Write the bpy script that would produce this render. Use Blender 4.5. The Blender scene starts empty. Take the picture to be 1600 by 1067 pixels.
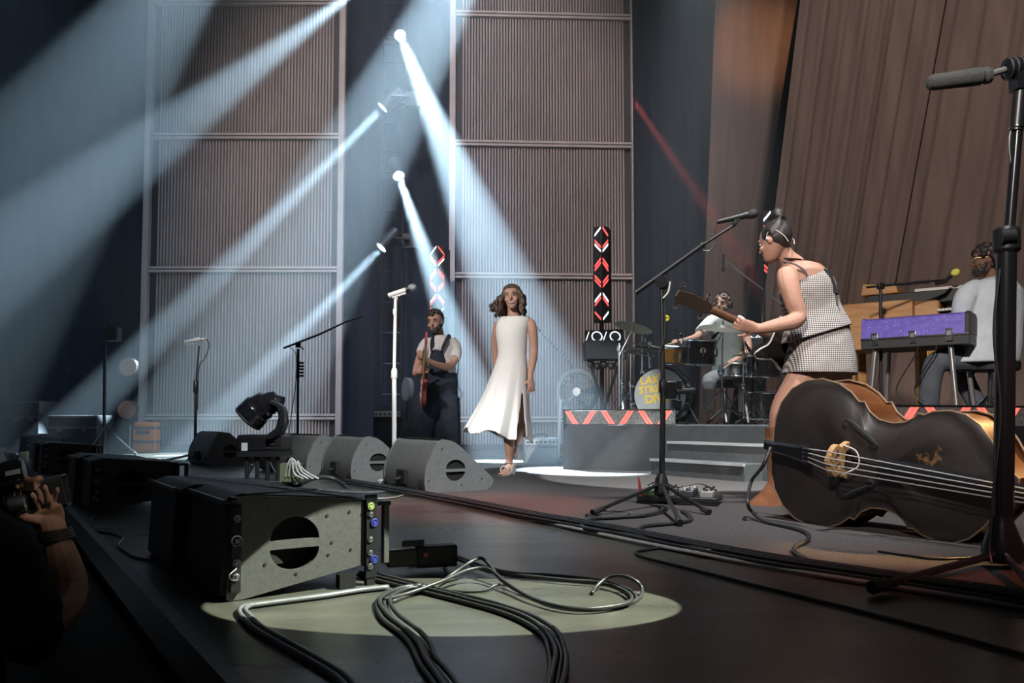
import bpy, bmesh, math, random
from mathutils import Vector, Matrix, Quaternion, noise
random.seed(7)
V = Vector
S = bpy.context.scene
COL = S.collection

# ------------------------------------------------------------------ camera
FPX, CAMH, PITCH, SHY = 1244.44, 0.5, math.radians(3.0), 0.0352
cd = bpy.data.cameras.new('camera'); cd.lens = 28.0; cd.sensor_width = 36.0; cd.shift_y = SHY
cd.clip_start = 0.05; cd.clip_end = 200
cam = bpy.data.objects.new('camera', cd); COL.objects.link(cam)
cam.location = (0, 0, CAMH); cam.rotation_euler = (math.radians(90) + PITCH, 0, 0)
S.camera = cam

def ray(px, py):
    xc = (px - 800) / FPX; yc = (533.5 - py + 1600 * SHY) / FPX
    return V((xc, math.cos(PITCH) - yc * math.sin(PITCH), yc * math.cos(PITCH) + math.sin(PITCH)))
def W(px, py, Y):
    """real place of a photograph point that stands Y metres upstage of the camera"""
    d = ray(px, py); k = Y / d.y
    return V((d.x * k, Y, CAMH + d.z * k))
def G(px, py, z=0.0):
    """place where a photograph point meets the level z"""
    d = ray(px, py); k = (z - CAMH) / d.z
    return V((d.x * k, d.y * k, z))
U_ = V((0.552, -0.834, 0.0))      # along the front edge of the stage, toward the camera
V_ = V((0.834, 0.552, 0.0))       # upstage
Z_ = V((0, 0, 1))

# ------------------------------------------------------------------ view, world
vs = S.view_settings
vs.view_transform = 'Standard'; vs.look = 'None'; vs.gamma = 1.0; vs.use_curve_mapping = False
vs.exposure = 0.12
try:
    S.cycles.use_denoising = True
    S.cycles.max_bounces = 6; S.cycles.volume_bounces = 0; S.cycles.diffuse_bounces = 3
    S.cycles.glossy_bounces = 3; S.cycles.transmission_bounces = 4
    S.cycles.sample_clamp_indirect = 4.0
    S.cycles.use_adaptive_sampling = True; S.cycles.adaptive_threshold = 0.02
except Exception:
    pass
w = bpy.data.worlds.new('world'); S.world = w; w.use_nodes = True
bg = w.node_tree.nodes['Background']; bg.inputs[0].default_value = (0.62, 0.64, 0.72, 1); bg.inputs[1].default_value = 0.028

# ------------------------------------------------------------------ lights
def spot(name, loc, target, deg, watts, col=(1, 1, 1), blend=0.15, radius=0.05):
    l = bpy.data.lights.new(name, 'SPOT'); l.energy = watts; l.color = col
    l.spot_size = math.radians(deg); l.spot_blend = blend; l.shadow_soft_size = radius
    o = bpy.data.objects.new(name, l); COL.objects.link(o)
    loc = V(loc); o.location = loc
    o.rotation_euler = (V(target) - loc).to_track_quat('-Z', 'Y').to_euler()
    return o
def area(name, loc, target, sx, sy, watts, col=(1, 1, 1)):
    l = bpy.data.lights.new(name, 'AREA'); l.shape = 'RECTANGLE'; l.size = sx; l.size_y = sy
    l.energy = watts; l.color = col
    o = bpy.data.objects.new(name, l); COL.objects.link(o)
    loc = V(loc); o.location = loc
    o.rotation_euler = (V(target) - loc).to_track_quat('-Z', 'Y').to_euler()
    return o
COOL = (0.62, 0.84, 1.0)
# moving lights on the towers in the gap between the screens: (lens pixel, depth, aim pixel, aim depth, cone degrees, watts)
BEAMS = [
    ((625, 55), 12.4, (905, 738), 7.6, 9.0, 92000),
    ((598, 168), 12.4, (118, 656), 11.8, 6.6, 84000),
    ((623, 275), 12.4, (775, 716), 9.6, 8.0, 80000),
    ((596, 387), 12.4, (318, 674), 11.2, 7.6, 52000),
    ((560, -18), 12.4, (-150, 520), 7.4, 8.8, 35000),
    ((460, -270), 12.4, (-170, 600), 7.6, 15.0, 22000),
    ((872, -330), 12.4, (560, 260), 11.6, 13.5, 100000),
]
beam_at = []
for (lp, Y, ap, aY, deg, wt) in BEAMS:
    p = W(lp[0], lp[1], Y); t = W(ap[0], ap[1], aY); d = (t - p).normalized()
    beam_at.append((p, d))
    spot('beam_lamp', p + d * 0.03, t, deg * 0.86, wt, COOL, 0.10, 0.06)
# profile spot from stage left on the near floor
c0 = G(712, 942)
ps = spot('profile_spot', c0 + V((4.0, -0.2, 5.0)), c0, 6.0, 9000, (0.94, 1.0, 0.80), 0.012, 0.006)
ps.scale = (1.0, 1.5, 1.0)
# front-of-house follow spot on the singer, washes for band and set, added fill lamps
spot('follow_spot', (-5.0, -5.0, 6.0), W(800, 560, 7.1), 8.5, 6800, (1.0, 0.97, 0.93), 0.25, 0.08)
spot('singer_top', (2.6, 3.2, 6.5), G(1060, 750), 17, 5500, (0.93, 1.0, 0.97), 0.12, 0.03)
spot('band_wash', (-2.5, -4.5, 6.0), V((2.5, 4.9, 0.9)), 21, 5200, (1.0, 0.92, 0.86), 0.9, 0.4)
spot('carpet_wash', (1.8, 2.2, 7.0), G(1130, 800), 30, 2800, (0.95, 0.97, 1.0), 0.9, 0.3)
spot('monitor_wash', (1.0, 0.0, 6.5), V((-0.9, 6.0, 0.2)), 19, 4200, (0.92, 0.98, 1.0), 0.7, 0.2)
spot('guitar_wash', (-4.5, 0.0, 6.0), W(680, 540, 8.3), 11, 3000, (1.0, 0.93, 0.90), 0.8, 0.2)
spot('curtain_warm', (1.2, 4.0, 7.6), W(1175, 60, 11.2), 13, 2200, (1.0, 0.52, 0.24), 0.7, 0.3)
spot('red_spot', (0.6, 2.6, 7.0), G(750, 792), 13, 2400, (1.0, 0.20, 0.11), 0.6, 0.1)
spot('red_side', (4.6, 0.2, 4.2), G(1350, 884), 9, 700, (1.0, 0.25, 0.14), 0.6, 0.1)
spot('screen_wash', (-1.5, 1.5, 9.0), V((-1.0, 13, 4.4)), 46, 4200, (1.0, 0.88, 0.85), 0.7, 0.3)
spot('curtain_wash', (2.4, 0.5, 8.0), V((5.0, 9.3, 3.6)), 44, 2300, (1.0, 0.86, 0.80), 0.7, 0.3)
spot('wing_fill', (-9.0, 8.5, 10.0), V((-6.5, 11.5, 2.0)), 60, 900, (0.45, 0.68, 1.0), 0.8, 0.3)
spot('bass_back', (5.2, 4.4, 3.6), V((2.05, 3.25, 0.5)), 9, 2400, (1.0, 0.62, 0.25), 0.5, 0.1)
spot('red_beam', W(985, 150, 11.6), W(1225, 500, 10.9), 5.5, 9000, (1.0, 0.12, 0.12), 0.4, 0.04)
spot('side_mic_fill', (-3.0, -2.0, 6.0), W(306, 545, 9.3), 8, 4500, (1.0, 0.96, 0.92), 0.8, 0.1)  # added lamp to brighten the silver microphone at the left
spot('hand_fill', (1.2, 0.4, 3.2), W(58, 766, 2.0), 3.6, 210, (1.0, 0.93, 0.86), 0.8, 0.1)  # added narrow lamp brightening the camera operator's fingers
spot('gap_blue_fill', (-1.2, 8.6, 10.4), V((-1.45, 12.6, 2.0)), 34, 2600, (0.35, 0.58, 1.0), 0.8, 0.2)  # added blue fill colouring the haze in the gap
spot('drum_fill', (1.9, 7.45, 7.5), V((2.15, 8.2, 0.9)), 24, 3600, (0.88, 0.95, 1.0), 0.7, 0.2)

# ------------------------------------------------------------------ materials
MATS = {}
def mat(name, col, rough=0.6, metal=0.0, col2=None, nscale=20, bump=0.0, bscale=None, emit=0.0, coat=0.0, spec=0.5, alpha=None, detail=4.0, stretch=None):
    if name in MATS: return MATS[name]
    m = bpy.data.materials.new(name); m.use_nodes = True; nt = m.node_tree; b = nt.nodes['Principled BSDF']
    b.inputs['Base Color'].default_value = (*col, 1); b.inputs['Roughness'].default_value = rough
    b.inputs['Metallic'].default_value = metal; b.inputs['Coat Weight'].default_value = coat
    b.inputs['Specular IOR Level'].default_value = spec
    if emit:
        b.inputs['Emission Color'].default_value = (*col, 1); b.inputs['Emission Strength'].default_value = emit; m.cycles.emission_sampling = 'NONE'
    if col2 or bump:
        tc = nt.nodes.new('ShaderNodeTexCoord'); src = tc.outputs['Object']
        if stretch:
            mp = nt.nodes.new('ShaderNodeMapping'); mp.inputs['Scale'].default_value = stretch
            nt.links.new(src, mp.inputs[0]); src = mp.outputs[0]
        n = nt.nodes.new('ShaderNodeTexNoise'); n.inputs['Scale'].default_value = nscale; n.inputs['Detail'].default_value = detail
        nt.links.new(src, n.inputs['Vector'])
        if col2:
            r = nt.nodes.new('ShaderNodeValToRGB'); r.color_ramp.elements[0].position = 0.35; r.color_ramp.elements[1].position = 0.68
            r.color_ramp.elements[0].color = (*col, 1); r.color_ramp.elements[1].color = (*col2, 1)
            nt.links.new(n.outputs['Fac'], r.inputs[0]); nt.links.new(r.outputs[0], b.inputs['Base Color'])
        if bump:
            n2 = n
            if bscale:
                n2 = nt.nodes.new('ShaderNodeTexNoise'); n2.inputs['Scale'].default_value = bscale; n2.inputs['Detail'].default_value = 3
                nt.links.new(src, n2.inputs['Vector'])
            bp = nt.nodes.new('ShaderNodeBump'); bp.inputs['Strength'].default_value = bump; bp.inputs['Distance'].default_value = 0.01
            nt.links.new(n2.outputs['Fac'], bp.inputs['Height']); nt.links.new(bp.outputs[0], b.inputs['Normal'])
    MATS[name] = m
    return m
BLACK = mat('black_paint', (0.012, 0.012, 0.013), 0.55)
BLACKG = mat('black_gloss', (0.010, 0.010, 0.012), 0.22)
METALB = mat('black_metal', (0.018, 0.018, 0.02), 0.38, 0.3)
CHROME = mat('chrome', (0.75, 0.76, 0.78), 0.18, 1.0)
STEEL = mat('steel', (0.42, 0.43, 0.45), 0.35, 1.0)
RUBBER = mat('rubber', (0.02, 0.02, 0.021), 0.6)
CABLE = mat('cable_rubber', (0.022, 0.023, 0.025), 0.42)
WHITE = mat('white_enamel', (0.72, 0.70, 0.68), 0.4)

# ------------------------------------------------------------------ mesh helpers
def frame(d, up=Z_):
    d = V(d).normalized(); a = up.cross(d)
    if a.length < 1e-4: a = V((1, 0, 0)).cross(d)
    a.normalize(); return a, d.cross(a).normalized(), d
def rotz(p, a):
    c, s = math.cos(a), math.sin(a); return V((p[0] * c - p[1] * s, p[0] * s + p[1] * c, p[2]))
class MB:
    def __init__(s): s.v = []; s.f = []
    def add(s, vs, fs):
        o = len(s.v); s.v += [V(p) for p in vs]; s.f += [tuple(i + o for i in f) for f in fs]; return s
    def box(s, c, size, ax=None, ay=None, az=None):
        """box of full size, optionally along three given axes"""
        ax = V(ax) if ax is not None else V((1, 0, 0)); ay = V(ay) if ay is not None else V((0, 1, 0)); az = V(az) if az is not None else Z_
        c = V(c); hx, hy, hz = size[0] / 2, size[1] / 2, size[2] / 2
        vs = [c + ax * (hx * i) + ay * (hy * j) + az * (hz * k) for k in (-1, 1) for j in (-1, 1) for i in (-1, 1)]
        return s.add(vs, [(0, 2, 3, 1), (4, 5, 7, 6), (0, 1, 5, 4), (2, 6, 7, 3), (0, 4, 6, 2), (1, 3, 7, 5)])
    def bar(s, a, b, w, h, up=Z_):
        a = V(a); b = V(b); x, y, d = frame(b - a, up)
        return s.box((a + b) / 2, (w, h, (b - a).length), x, y, d)
    def loft(s, rings, cap=True, closed=True):
        n = len(rings[0]); vs = [p for r in rings for p in r]; fs = []
        for i in range(len(rings) - 1):
            for j in range(n if closed else n - 1):
                k = (j + 1) % n
                fs.append((i * n + j, i * n + k, (i + 1) * n + k, (i + 1) * n + j))
        if cap and closed:
            fs.append(tuple(range(n - 1, -1, -1))); m = (len(rings) - 1) * n; fs.append(tuple(m + j for j in range(n)))
        return s.add(vs, fs)
    def tube(s, pts, r, n=8, cap=True, flat=1.0, up=Z_):
        pts = [V(p) for p in pts]; rr = r if isinstance(r, (list, tuple)) else [r] * len(pts)
        t0 = (pts[1] - pts[0]).normalized(); a, b, _ = frame(t0, up); rings = []
        for i, p in enumerate(pts):
            t = (pts[min(i + 1, len(pts) - 1)] - pts[max(i - 1, 0)])
            t = t.normalized() if t.length > 1e-9 else t0
            a = (a - t * a.dot(t)).normalized(); b = t.cross(a)
            rings.append([p + a * (math.cos(2 * math.pi * k / n) * rr[i]) + b * (math.sin(2 * math.pi * k / n) * rr[i] * flat) for k in range(n)])
        return s.loft(rings, cap)
    def cyl(s, a, b, r, n=16, r2=None): return s.tube([a, b], [r, r if r2 is None else r2], n)
    def lathe(s, o, d, prof, n=24, cap=True):
        """prof: list of (distance along d, radius)"""
        a, b, d = frame(d); o = V(o)
        rings = [[o + d * h + a * (math.cos(2 * math.pi * k / n) * r) + b * (math.sin(2 * math.pi * k / n) * r) for k in range(n)] for h, r in prof]
        return s.loft(rings, cap)
    def ball(s, c, r, n=12, m=8, ax=None, ay=None, az=None):
        r = (r, r, r) if not isinstance(r, (tuple, list)) else r; c = V(c)
        ax = V(ax) if ax is not None else V((1, 0, 0)); ay = V(ay) if ay is not None else V((0, 1, 0)); az = V(az) if az is not None else Z_
        rings = []
        for i in range(m + 1):
            th = math.pi * (i / m); th = min(max(th, 0.02), math.pi - 0.02)
            rings.append([c + ax * (r[0] * math.sin(th) * math.cos(2 * math.pi * k / n)) + ay * (r[1] * math.sin(th) * math.sin(2 * math.pi * k / n)) - az * (r[2] * math.cos(th)) for k in range(n)])
        return s.loft(rings)
    def prism(s, poly, o, ax, ay, d):
        """flat polygon (2d points) at o in axes ax, ay pushed along vector d"""
        o = V(o); ax = V(ax); ay = V(ay); d = V(d)
        a = [o + ax * p[0] + ay * p[1] for p in poly]; n = len(a)
        fs = [tuple(range(n - 1, -1, -1)), tuple(range(n, 2 * n))] + [(i, (i + 1) % n, n + (i + 1) % n, n + i) for i in range(n)]
        return s.add(a + [p + d for p in a], fs)
    def plate(s, outer, holes, o, ax, ay, d):
        """flat plate with holes (2d loops) pushed along vector d"""
        from mathutils.geometry import tessellate_polygon
        o = V(o); ax = V(ax); ay = V(ay); d = V(d); loops = [outer] + holes
        pts = [p for l in loops for p in l]; n = len(pts)
        tri = tessellate_polygon([[V((p[0], p[1], 0)) for p in l] for l in loops])
        a = [o + ax * p[0] + ay * p[1] for p in pts]; fs = [tuple(t) for t in tri] + [tuple(n + i for i in reversed(t)) for t in tri]; k = 0
        for l in loops:
            m = len(l); fs += [(k + i, k + (i + 1) % m, n + k + (i + 1) % m, n + k + i) for i in range(m)]; k += m
        return s.add(a + [p + d for p in a], fs)
    def torus(s, c, d, R, r, n=28, m=8, sx=1.0):
        a, b, d = frame(d); c = V(c); rings = []
        for i in range(n):
            t = 2 * math.pi * i / n; e = a * (math.cos(t) * sx) + b * math.sin(t)
            rings.append([c + e * (R + r * math.cos(2 * math.pi * k / m)) + d * (r * math.sin(2 * math.pi * k / m)) for k in range(m)])
        rings.append(rings[0]); return s.loft(rings, False)
    def mesh(s, name):
        me = bpy.data.meshes.new(name); me.from_pydata([tuple(p) for p in s.v], [], s.f); me.validate(); return me
    def build(s, name, m, parent=None, bevel=0.0, smooth=35, fix=True, sub=0, thick=0.0):
        off = parent.matrix_world.translation.copy() if parent else V((0, 0, 0))
        if parent: off = world_loc(parent)
        me = bpy.data.meshes.new(name); me.from_pydata([tuple(p - off) for p in s.v], [], s.f); me.validate()
        if fix:
            bm = bmesh.new(); bm.from_mesh(me); bmesh.ops.recalc_face_normals(bm, faces=bm.faces); bm.to_mesh(me); bm.free()
        return link(name, me, m, parent, bevel, smooth, sub, thick)
def world_loc(o):
    p = V((0, 0, 0))
    while o: p = p + o.location; o = o.parent
    return p
def link(name, me, m, parent=None, bevel=0.0, smooth=35, sub=0, thick=0.0):
    me.materials.append(m)
    if smooth:
        me.polygons.foreach_set('use_smooth', [True] * len(me.polygons))
        if smooth < 170: me.set_sharp_from_angle(angle=math.radians(smooth))
    o = bpy.data.objects.new(name, me); COL.objects.link(o); o.parent = parent
    if thick:
        md = o.modifiers.new('t', 'SOLIDIFY'); md.thickness = thick; md.offset = 0
    if bevel:
        md = o.modifiers.new('b', 'BEVEL'); md.width = bevel; md.segments = 2; md.limit_method = 'ANGLE'; md.angle_limit = math.radians(40)
    if sub:
        md = o.modifiers.new('s', 'SUBSURF'); md.levels = sub; md.render_levels = sub
    return o
def thing(name, label, cat, loc=(0, 0, 0), group=None):
    o = bpy.data.objects.new(name, None); COL.objects.link(o); o.location = loc; o.empty_display_size = 0.1
    return tag(o, label, cat, group)
def tag(o, label, cat=None, group=None, kind=None):
    if label: o['label'] = label
    if cat: o['category'] = cat
    if group: o['group'] = group
    if kind: o['kind'] = kind
    return o
def struct(o, label=None):
    o['kind'] = 'structure'
    if label: o['label'] = label
    return o
def copy_tree(o, parent=None):
    c = o.copy(); COL.objects.link(c); c.parent = parent
    for ch in list(o.children): copy_tree(ch, c)
    return c
def catmull(pts, k=6):
    pts = [V(p) for p in pts]; P = [pts[0] * 2 - pts[1]] + pts + [pts[-1] * 2 - pts[-2]]; out = []
    for i in range(1, len(P) - 2):
        a, b, c, d = P[i - 1], P[i], P[i + 1], P[i + 2]
        for j in range(k):
            t = j / k
            out.append(0.5 * ((2 * b) + (c - a) * t + (2 * a - 5 * b + 4 * c - d) * t * t + (3 * b - a - 3 * c + d) * t ** 3))
    return out + [pts[-1]]
def remesh(mb, name, m, parent, voxel=0.01, smooth_it=3, fac=0.5):
    """melt overlapping volumes into one continuous skin"""
    o = mb.build(name, m, None, smooth=0)
    md = o.modifiers.new('r', 'REMESH'); md.mode = 'VOXEL'; md.voxel_size = voxel; md.use_smooth_shade = True
    if smooth_it:
        sm = o.modifiers.new('sm', 'SMOOTH'); sm.iterations = smooth_it; sm.factor = fac
    dg = bpy.context.evaluated_depsgraph_get(); ev = o.evaluated_get(dg)
    me = bpy.data.meshes.new_from_object(ev); old = o.data
    bpy.data.objects.remove(o); bpy.data.meshes.remove(old)
    if parent: me.transform(Matrix.Translation(-world_loc(parent)))
    me.materials.clear()
    return link(name, me, m, parent, smooth=180)
# ------------------------------------------------------------------ stage floor, edge and pit
def floor_mat():
    m = bpy.data.materials.new('stage_floor_black'); m.use_nodes = True; nt = m.node_tree; b = nt.nodes['Principled BSDF']
    tc = nt.nodes.new('ShaderNodeTexCoord')
    n = nt.nodes.new('ShaderNodeTexNoise'); n.inputs['Scale'].default_value = 3.0; n.inputs['Detail'].default_value = 8; n.inputs['Roughness'].default_value = 0.7
    mp = nt.nodes.new('ShaderNodeMapping'); mp.inputs['Rotation'].default_value = (0, 0, math.radians(-56)); mp.inputs['Scale'].default_value = (0.5, 2.2, 1)
    nt.links.new(tc.outputs['Object'], mp.inputs[0]); nt.links.new(mp.outputs[0], n.inputs['Vector'])
    r = nt.nodes.new('ShaderNodeValToRGB'); r.color_ramp.elements[0].color = (0.030, 0.031, 0.027, 1); r.color_ramp.elements[1].color = (0.082, 0.082, 0.068, 1)
    r.color_ramp.elements[0].position = 0.3; r.color_ramp.elements[1].position = 0.75
    nt.links.new(n.outputs['Fac'], r.inputs[0]); nt.links.new(r.outputs[0], b.inputs['Base Color'])
    rr = nt.nodes.new('ShaderNodeMapRange'); rr.inputs[1].default_value = 0.3; rr.inputs[2].default_value = 0.7; rr.inputs[3].default_value = 0.24; rr.inputs[4].default_value = 0.40
    nt.links.new(n.outputs['Fac'], rr.inputs[0]); nt.links.new(rr.outputs[0], b.inputs['Roughness'])
    n2 = nt.nodes.new('ShaderNodeTexNoise'); n2.inputs['Scale'].default_value = 60; nt.links.new(mp.outputs[0], n2.inputs['Vector'])
    bp = nt.nodes.new('ShaderNodeBump'); bp.inputs['Strength'].default_value = 0.06; bp.inputs['Distance'].default_value = 0.01
    nt.links.new(n2.outputs['Fac'], bp.inputs['Height']); nt.links.new(bp.outputs[0], b.inputs['Normal'])
    return m
FLOORM = floor_mat()
E0 = G(145, 825)                                   # a point on the stage's front edge
def st(s, t, z=0.0): return E0 + U_ * s + V_ * t + Z_ * z      # stage coordinates: s toward the camera, t upstage
q = [st(-16, 0), st(7, 0), st(7, 16), st(-16, 16)]
m_ = MB(); m_.prism([(-16, 0), (7, 0), (7, 18), (-16, 18)], st(0, 0, -0.1), U_, V_, (0, 0, 0.1))
struct(m_.build('floor', FLOORM), 'glossy black stage floor')
m_ = MB(); m_.prism([(0, 0), (0, -0.09), (-0.035, -0.10), (-0.035, 0.002), (0.0, 0.004)], st(-16, 0), V_, Z_, U_ * 23)
struct(m_.build('trim_1', mat('edge_metal', (0.035, 0.033, 0.034), 0.42, 0.2, (0.07, 0.066, 0.066), 40, 0.2)), 'worn dark nosing along the stage front edge')
m_ = MB(); m_.box(st(-4.5, 0.03, -0.62), (23, 0.06, 1.0), U_, V_)
m_.box(st(-4.5, -0.045, -0.20), (23, 0.03, 0.06), U_, V_)
struct(m_.build('wall_stage_front', mat('fascia', (0.012, 0.011, 0.011), 0.6, 0, (0.03, 0.027, 0.027), 25, 0.2)), 'black stage front dropping to the pit')
m_ = MB(); m_.prism([(-16, -5), (7, -5), (7, 0.05), (-16, 0.05)], st(0, 0, -1.25), U_, V_, (0, 0, 0.05))
struct(m_.build('floor_pit', mat('pit', (0.008, 0.008, 0.008), 0.8)), 'dark pit floor in front of the stage')
# carpet upstage of the cable run
CARP = mat('carpet_grey', (0.060, 0.054, 0.054), 0.95, 0, (0.105, 0.096, 0.094), 90, 0.5, 400, spec=0.1)
ca = [G(600, 764), G(690, 780), G(870, 822), G(1060, 862), G(1300, 905), G(1600, 952), G(1900, 1003)]
far = [V((7.0, 4.0, 0)), V((7.5, 9.5, 0)), V((0.2, 8.6, 0)), V((-1.0, 6.9, 0))]
m_ = MB(); m_.prism([(p.x, p.y) for p in ca + far], (0, 0, 0.0), (1, 0, 0), (0, 1, 0), (0, 0, 0.012))
cpt = m_.build('floor_carpet', CARP); struct(cpt, 'grey carpet laid over the stage floor')
m_ = MB(); m_.tube(catmull([p + V((0, 0, 0.012)) + V((-0.01, -0.02, 0)) for p in ca], 5), 0.008, 6)
struct(m_.build('trim_2', mat('tape_edge', (0.34, 0.33, 0.31), 0.6)), 'pale taped edge of the grey carpet')

# ------------------------------------------------------------------ back drapes and wing walls
DRAPE = mat('haze_tinted_drape', (0.018, 0.023, 0.034), 0.95, 0, None, 20, spec=0.1)  # blue of the haze mixed into the black cloth's base colour
def drape(name, a, b, h, mtl, amp=0.06, pitch=0.33, z0=0.0, lean=0.0, seed=1, label=None):
    """gathered cloth hanging from a to b (plan points), folds along the drop"""
    a = V(a); b = V(b); L = (b - a).length; ax, ay, d = frame(b - a); nrm = V((d.y, -d.x, 0)); n = max(8, int(L / pitch * 10)); rnd = random.Random(seed)
    ph = [rnd.uniform(0, 6.28) for _ in range(4)]; rows = []
    for zi in range(9):
        z = z0 + (h - z0) * zi / 8; row = []
        for i in range(n + 1):
            u = i / n * L
            y = amp * (math.sin(u * 6.283 / pitch + ph[0] + 0.8 * math.sin(u * 1.3 + ph[1])) + 0.6 * math.sin(u * 6.283 / (pitch * 2.7) + ph[2] + 0.1 * zi)) * (1.0 - 0.35 * zi / 8)
            row.append(a + d * (u + lean * (z - z0)) + nrm * y + Z_ * z)
        rows.append(row)
    m = MB(); m.loft(rows, False, False)
    o = m.build(name, mtl, smooth=180, fix=False); struct(o, label); return o
drape('wall_back_drape', (-16, 14.2, 0), (6.5, 14.2, 0), 12, DRAPE, 0.05, 0.4, label='black drape hanging behind the slatted screens')
drape('wall_left_drape', (-13.5, 3.5, -0.1), (-9.5, 14.0, -0.1), 12, DRAPE, 0.08, 0.6, label='dark drape closing the left wing')
p1 = W(997, 660, 12.6); p2 = W(1130, 660, 12.0)
drape('wall_dark_leg', (p1.x, 12.9, 0), (p2.x, 12.2, 0), 12, DRAPE, 0.04, 0.3, label='black leg drape between the right screen and the brown curtain')
BROWN = mat('brown_drape', (0.13, 0.096, 0.082), 0.92, 0, (0.165, 0.122, 0.104), 2.2, 0.15, 60, spec=0.15, stretch=(3, 3, 0.25))
def lean_drape(name, L0, R0, L1, R1, amp, nf, label, seed):
    """cloth between a lower edge L0-R0 and an upper edge L1-R1 with folds that fan between them"""
    rnd = random.Random(seed); n = nf * 10; rows = []
    kk = [(rnd.uniform(0, 6.28), rnd.uniform(0.5, 1.0)) for _ in range(5)]
    for zi in range(13):
        k = zi / 12; row = []
        for i in range(n + 1):
            u = i / n; p = L0.lerp(R0, u).lerp(L1.lerp(R1, u), k)
            f = u * nf * 6.283
            y = amp * (kk[1][1] * math.sin(f + kk[0][0] + 1.4 * math.sin(u * 5 + kk[1][0])) + 0.9 * math.sin(f * 0.31 + kk[2][0]) + 0.35 * math.sin(f * 2.3 + kk[3][0]))
            row.append(p + V((0, y, 0)))
        rows.append(row)
    m = MB(); m.loft(rows, False, False)
    return struct(m.build(name, BROWN, smooth=180, fix=False), label)
def low(px, Y): q = W(px, 655, Y); return V((q.x, Y, 0.0))
def top(px0, py0, px1, py1, Y, H):
    """point at height H on the line through two photograph points at depth Y"""
    a = W(px0, py0, Y); b = W(px1, py1, Y); k = (H - a.z) / (b.z - a.z); return a + (b - a) * k
def edge(px0, py0, px1, py1, Y, H=9.0): return top(px0, py0, px1, py1, Y, 0.0), top(px0, py0, px1, py1, Y, H)
l0, l1 = edge(1098, 500, 1118, 0, 11.4); r0, r1 = edge(1165, 500, 1246, 0, 11.2)
lean_drape('wall_right_curtain_narrow', l0, r0, l1, r1, 0.02, 3, 'narrow brown curtain lit orange at its top', 3)
l0, l1 = edge(1189, 500, 1250, 0, 9.6); r0, r1 = edge(1405, 500, 1496, 0, 9.3)
lean_drape('wall_right_curtain_wide', l0, r0, l1, r1, 0.034, 7, 'wide brown curtain behind the bass player', 5)
l0, l1 = edge(1388, 500, 1478, 0, 9.15); r0, r1 = edge(1760, 500, 1830, 0, 8.7)
lean_drape('wall_right_curtain_far', l0, r0, l1, r1, 0.034, 7, 'wide brown curtain behind the keyboard player', 9)

# ------------------------------------------------------------------ slatted screens
SLAT = mat('screen_slat', (0.30, 0.255, 0.245), 0.7, 0, (0.36, 0.31, 0.30), 3, stretch=(1, 1, 0.4))
SBACK = mat('screen_back', (0.06, 0.055, 0.06), 0.9)
SFRAME = mat('screen_frame', (0.40, 0.345, 0.33), 0.65, 0, (0.46, 0.40, 0.38), 4)
def screen(label, xl, xr, Yl, Yr, rails, postw):
    """xl, xr: post pixels; rails: photograph heights of the cross rails at the left post"""
    A = W(xl, 500, Yl); B = W(xr, 500, Yr); A.z = B.z = 0; d = (B - A).normalized(); L = (B - A).length; n = V((d.y, -d.x, 0))
    t = thing('slatted_screen', label, 'screen', A)
    zs = [W(xl, y, Yl).z for y in rails]; Ht = max(zs) + 2.2
    for p in (A, B):
        m = MB(); m.box(p + Z_ * (Ht / 2), (postw, 0.12, Ht), d, n); m.build('post', SFRAME, t, bevel=0.008)
        m = MB(); m.box(p + Z_ * 0.03 - n * -0.05, (postw + 0.16, 0.5, 0.05), d, n); m.build('foot_plate', SBACK, t)
    m = MB(); m.box((A + B) / 2 + Z_ * (Ht / 2) - n * 0.09, (L - postw, 0.02, Ht), d, n); m.build('backing', SBACK, t)
    for z in zs + [Ht - 0.03]:
        m = MB()
        for dz in (-0.028, 0.028): m.box((A + B) / 2 + Z_ * (z + dz), (L - postw, 0.07, 0.040), d, n)
        m.build('rail', SFRAME, t, bevel=0.005)
    edges = [0.04] + [z for z in zs] + [Ht - 0.05]
    edges = sorted(edges)
    for k in range(len(edges) - 1):
        z0, z1 = edges[k] + 0.05, edges[k + 1] - 0.05; m = MB(); cnt = 56; x0 = postw / 2 + 0.10; pit = (L - 2 * x0) / cnt
        for i in range(cnt):
            c = A + d * (x0 + pit * (i + 0.5))
            m.prism([(-pit * 0.36, 0), (-pit * 0.24, 0.035), (pit * 0.24, 0.035), (pit * 0.36, 0)], c - n * 0.06 + Z_ * z0, d, n, Z_ * (z1 - z0))
        o = m.build('slat_panel', SLAT, t, smooth=0); o['kind'] = 'stuff'
    return t
screen('tall slatted screen left of the dark gap, crossed by slanting light beams', 226, 531, 13.0, 13.0, [651, 421, 213, 4], 0.10)
screen('tall slatted screen behind the singer, to the right of the gap', 706, 993, 13.0, 13.15, [655, 430, 223, 21], 0.10)

# ------------------------------------------------------------------ haze upstage
m_ = MB(); m_.prism([(-12.5, 7.35), (1.9, 7.35), (4.2, 9.0), (4.2, 13.95), (-12.5, 13.95)], (0, 0, 0.015), (1, 0, 0), (0, 1, 0), (0, 0, 11))
hm = bpy.data.materials.new('stage_haze'); hm.use_nodes = True; nt = hm.node_tree; nt.nodes.clear()
out = nt.nodes.new('ShaderNodeOutputMaterial'); sc_ = nt.nodes.new('ShaderNodeVolumeScatter')
sc_.inputs['Color'].default_value = (0.86, 0.94, 1.0, 1); sc_.inputs['Density'].default_value = 0.022; sc_.inputs['Anisotropy'].default_value = 0.25
nt.links.new(sc_.outputs[0], out.inputs['Volume'])
HAZE = m_.build('stage_haze', hm, smooth=0); tag(HAZE, 'thin blue stage haze that shows the light beams', 'haze', kind='stuff')
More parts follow.
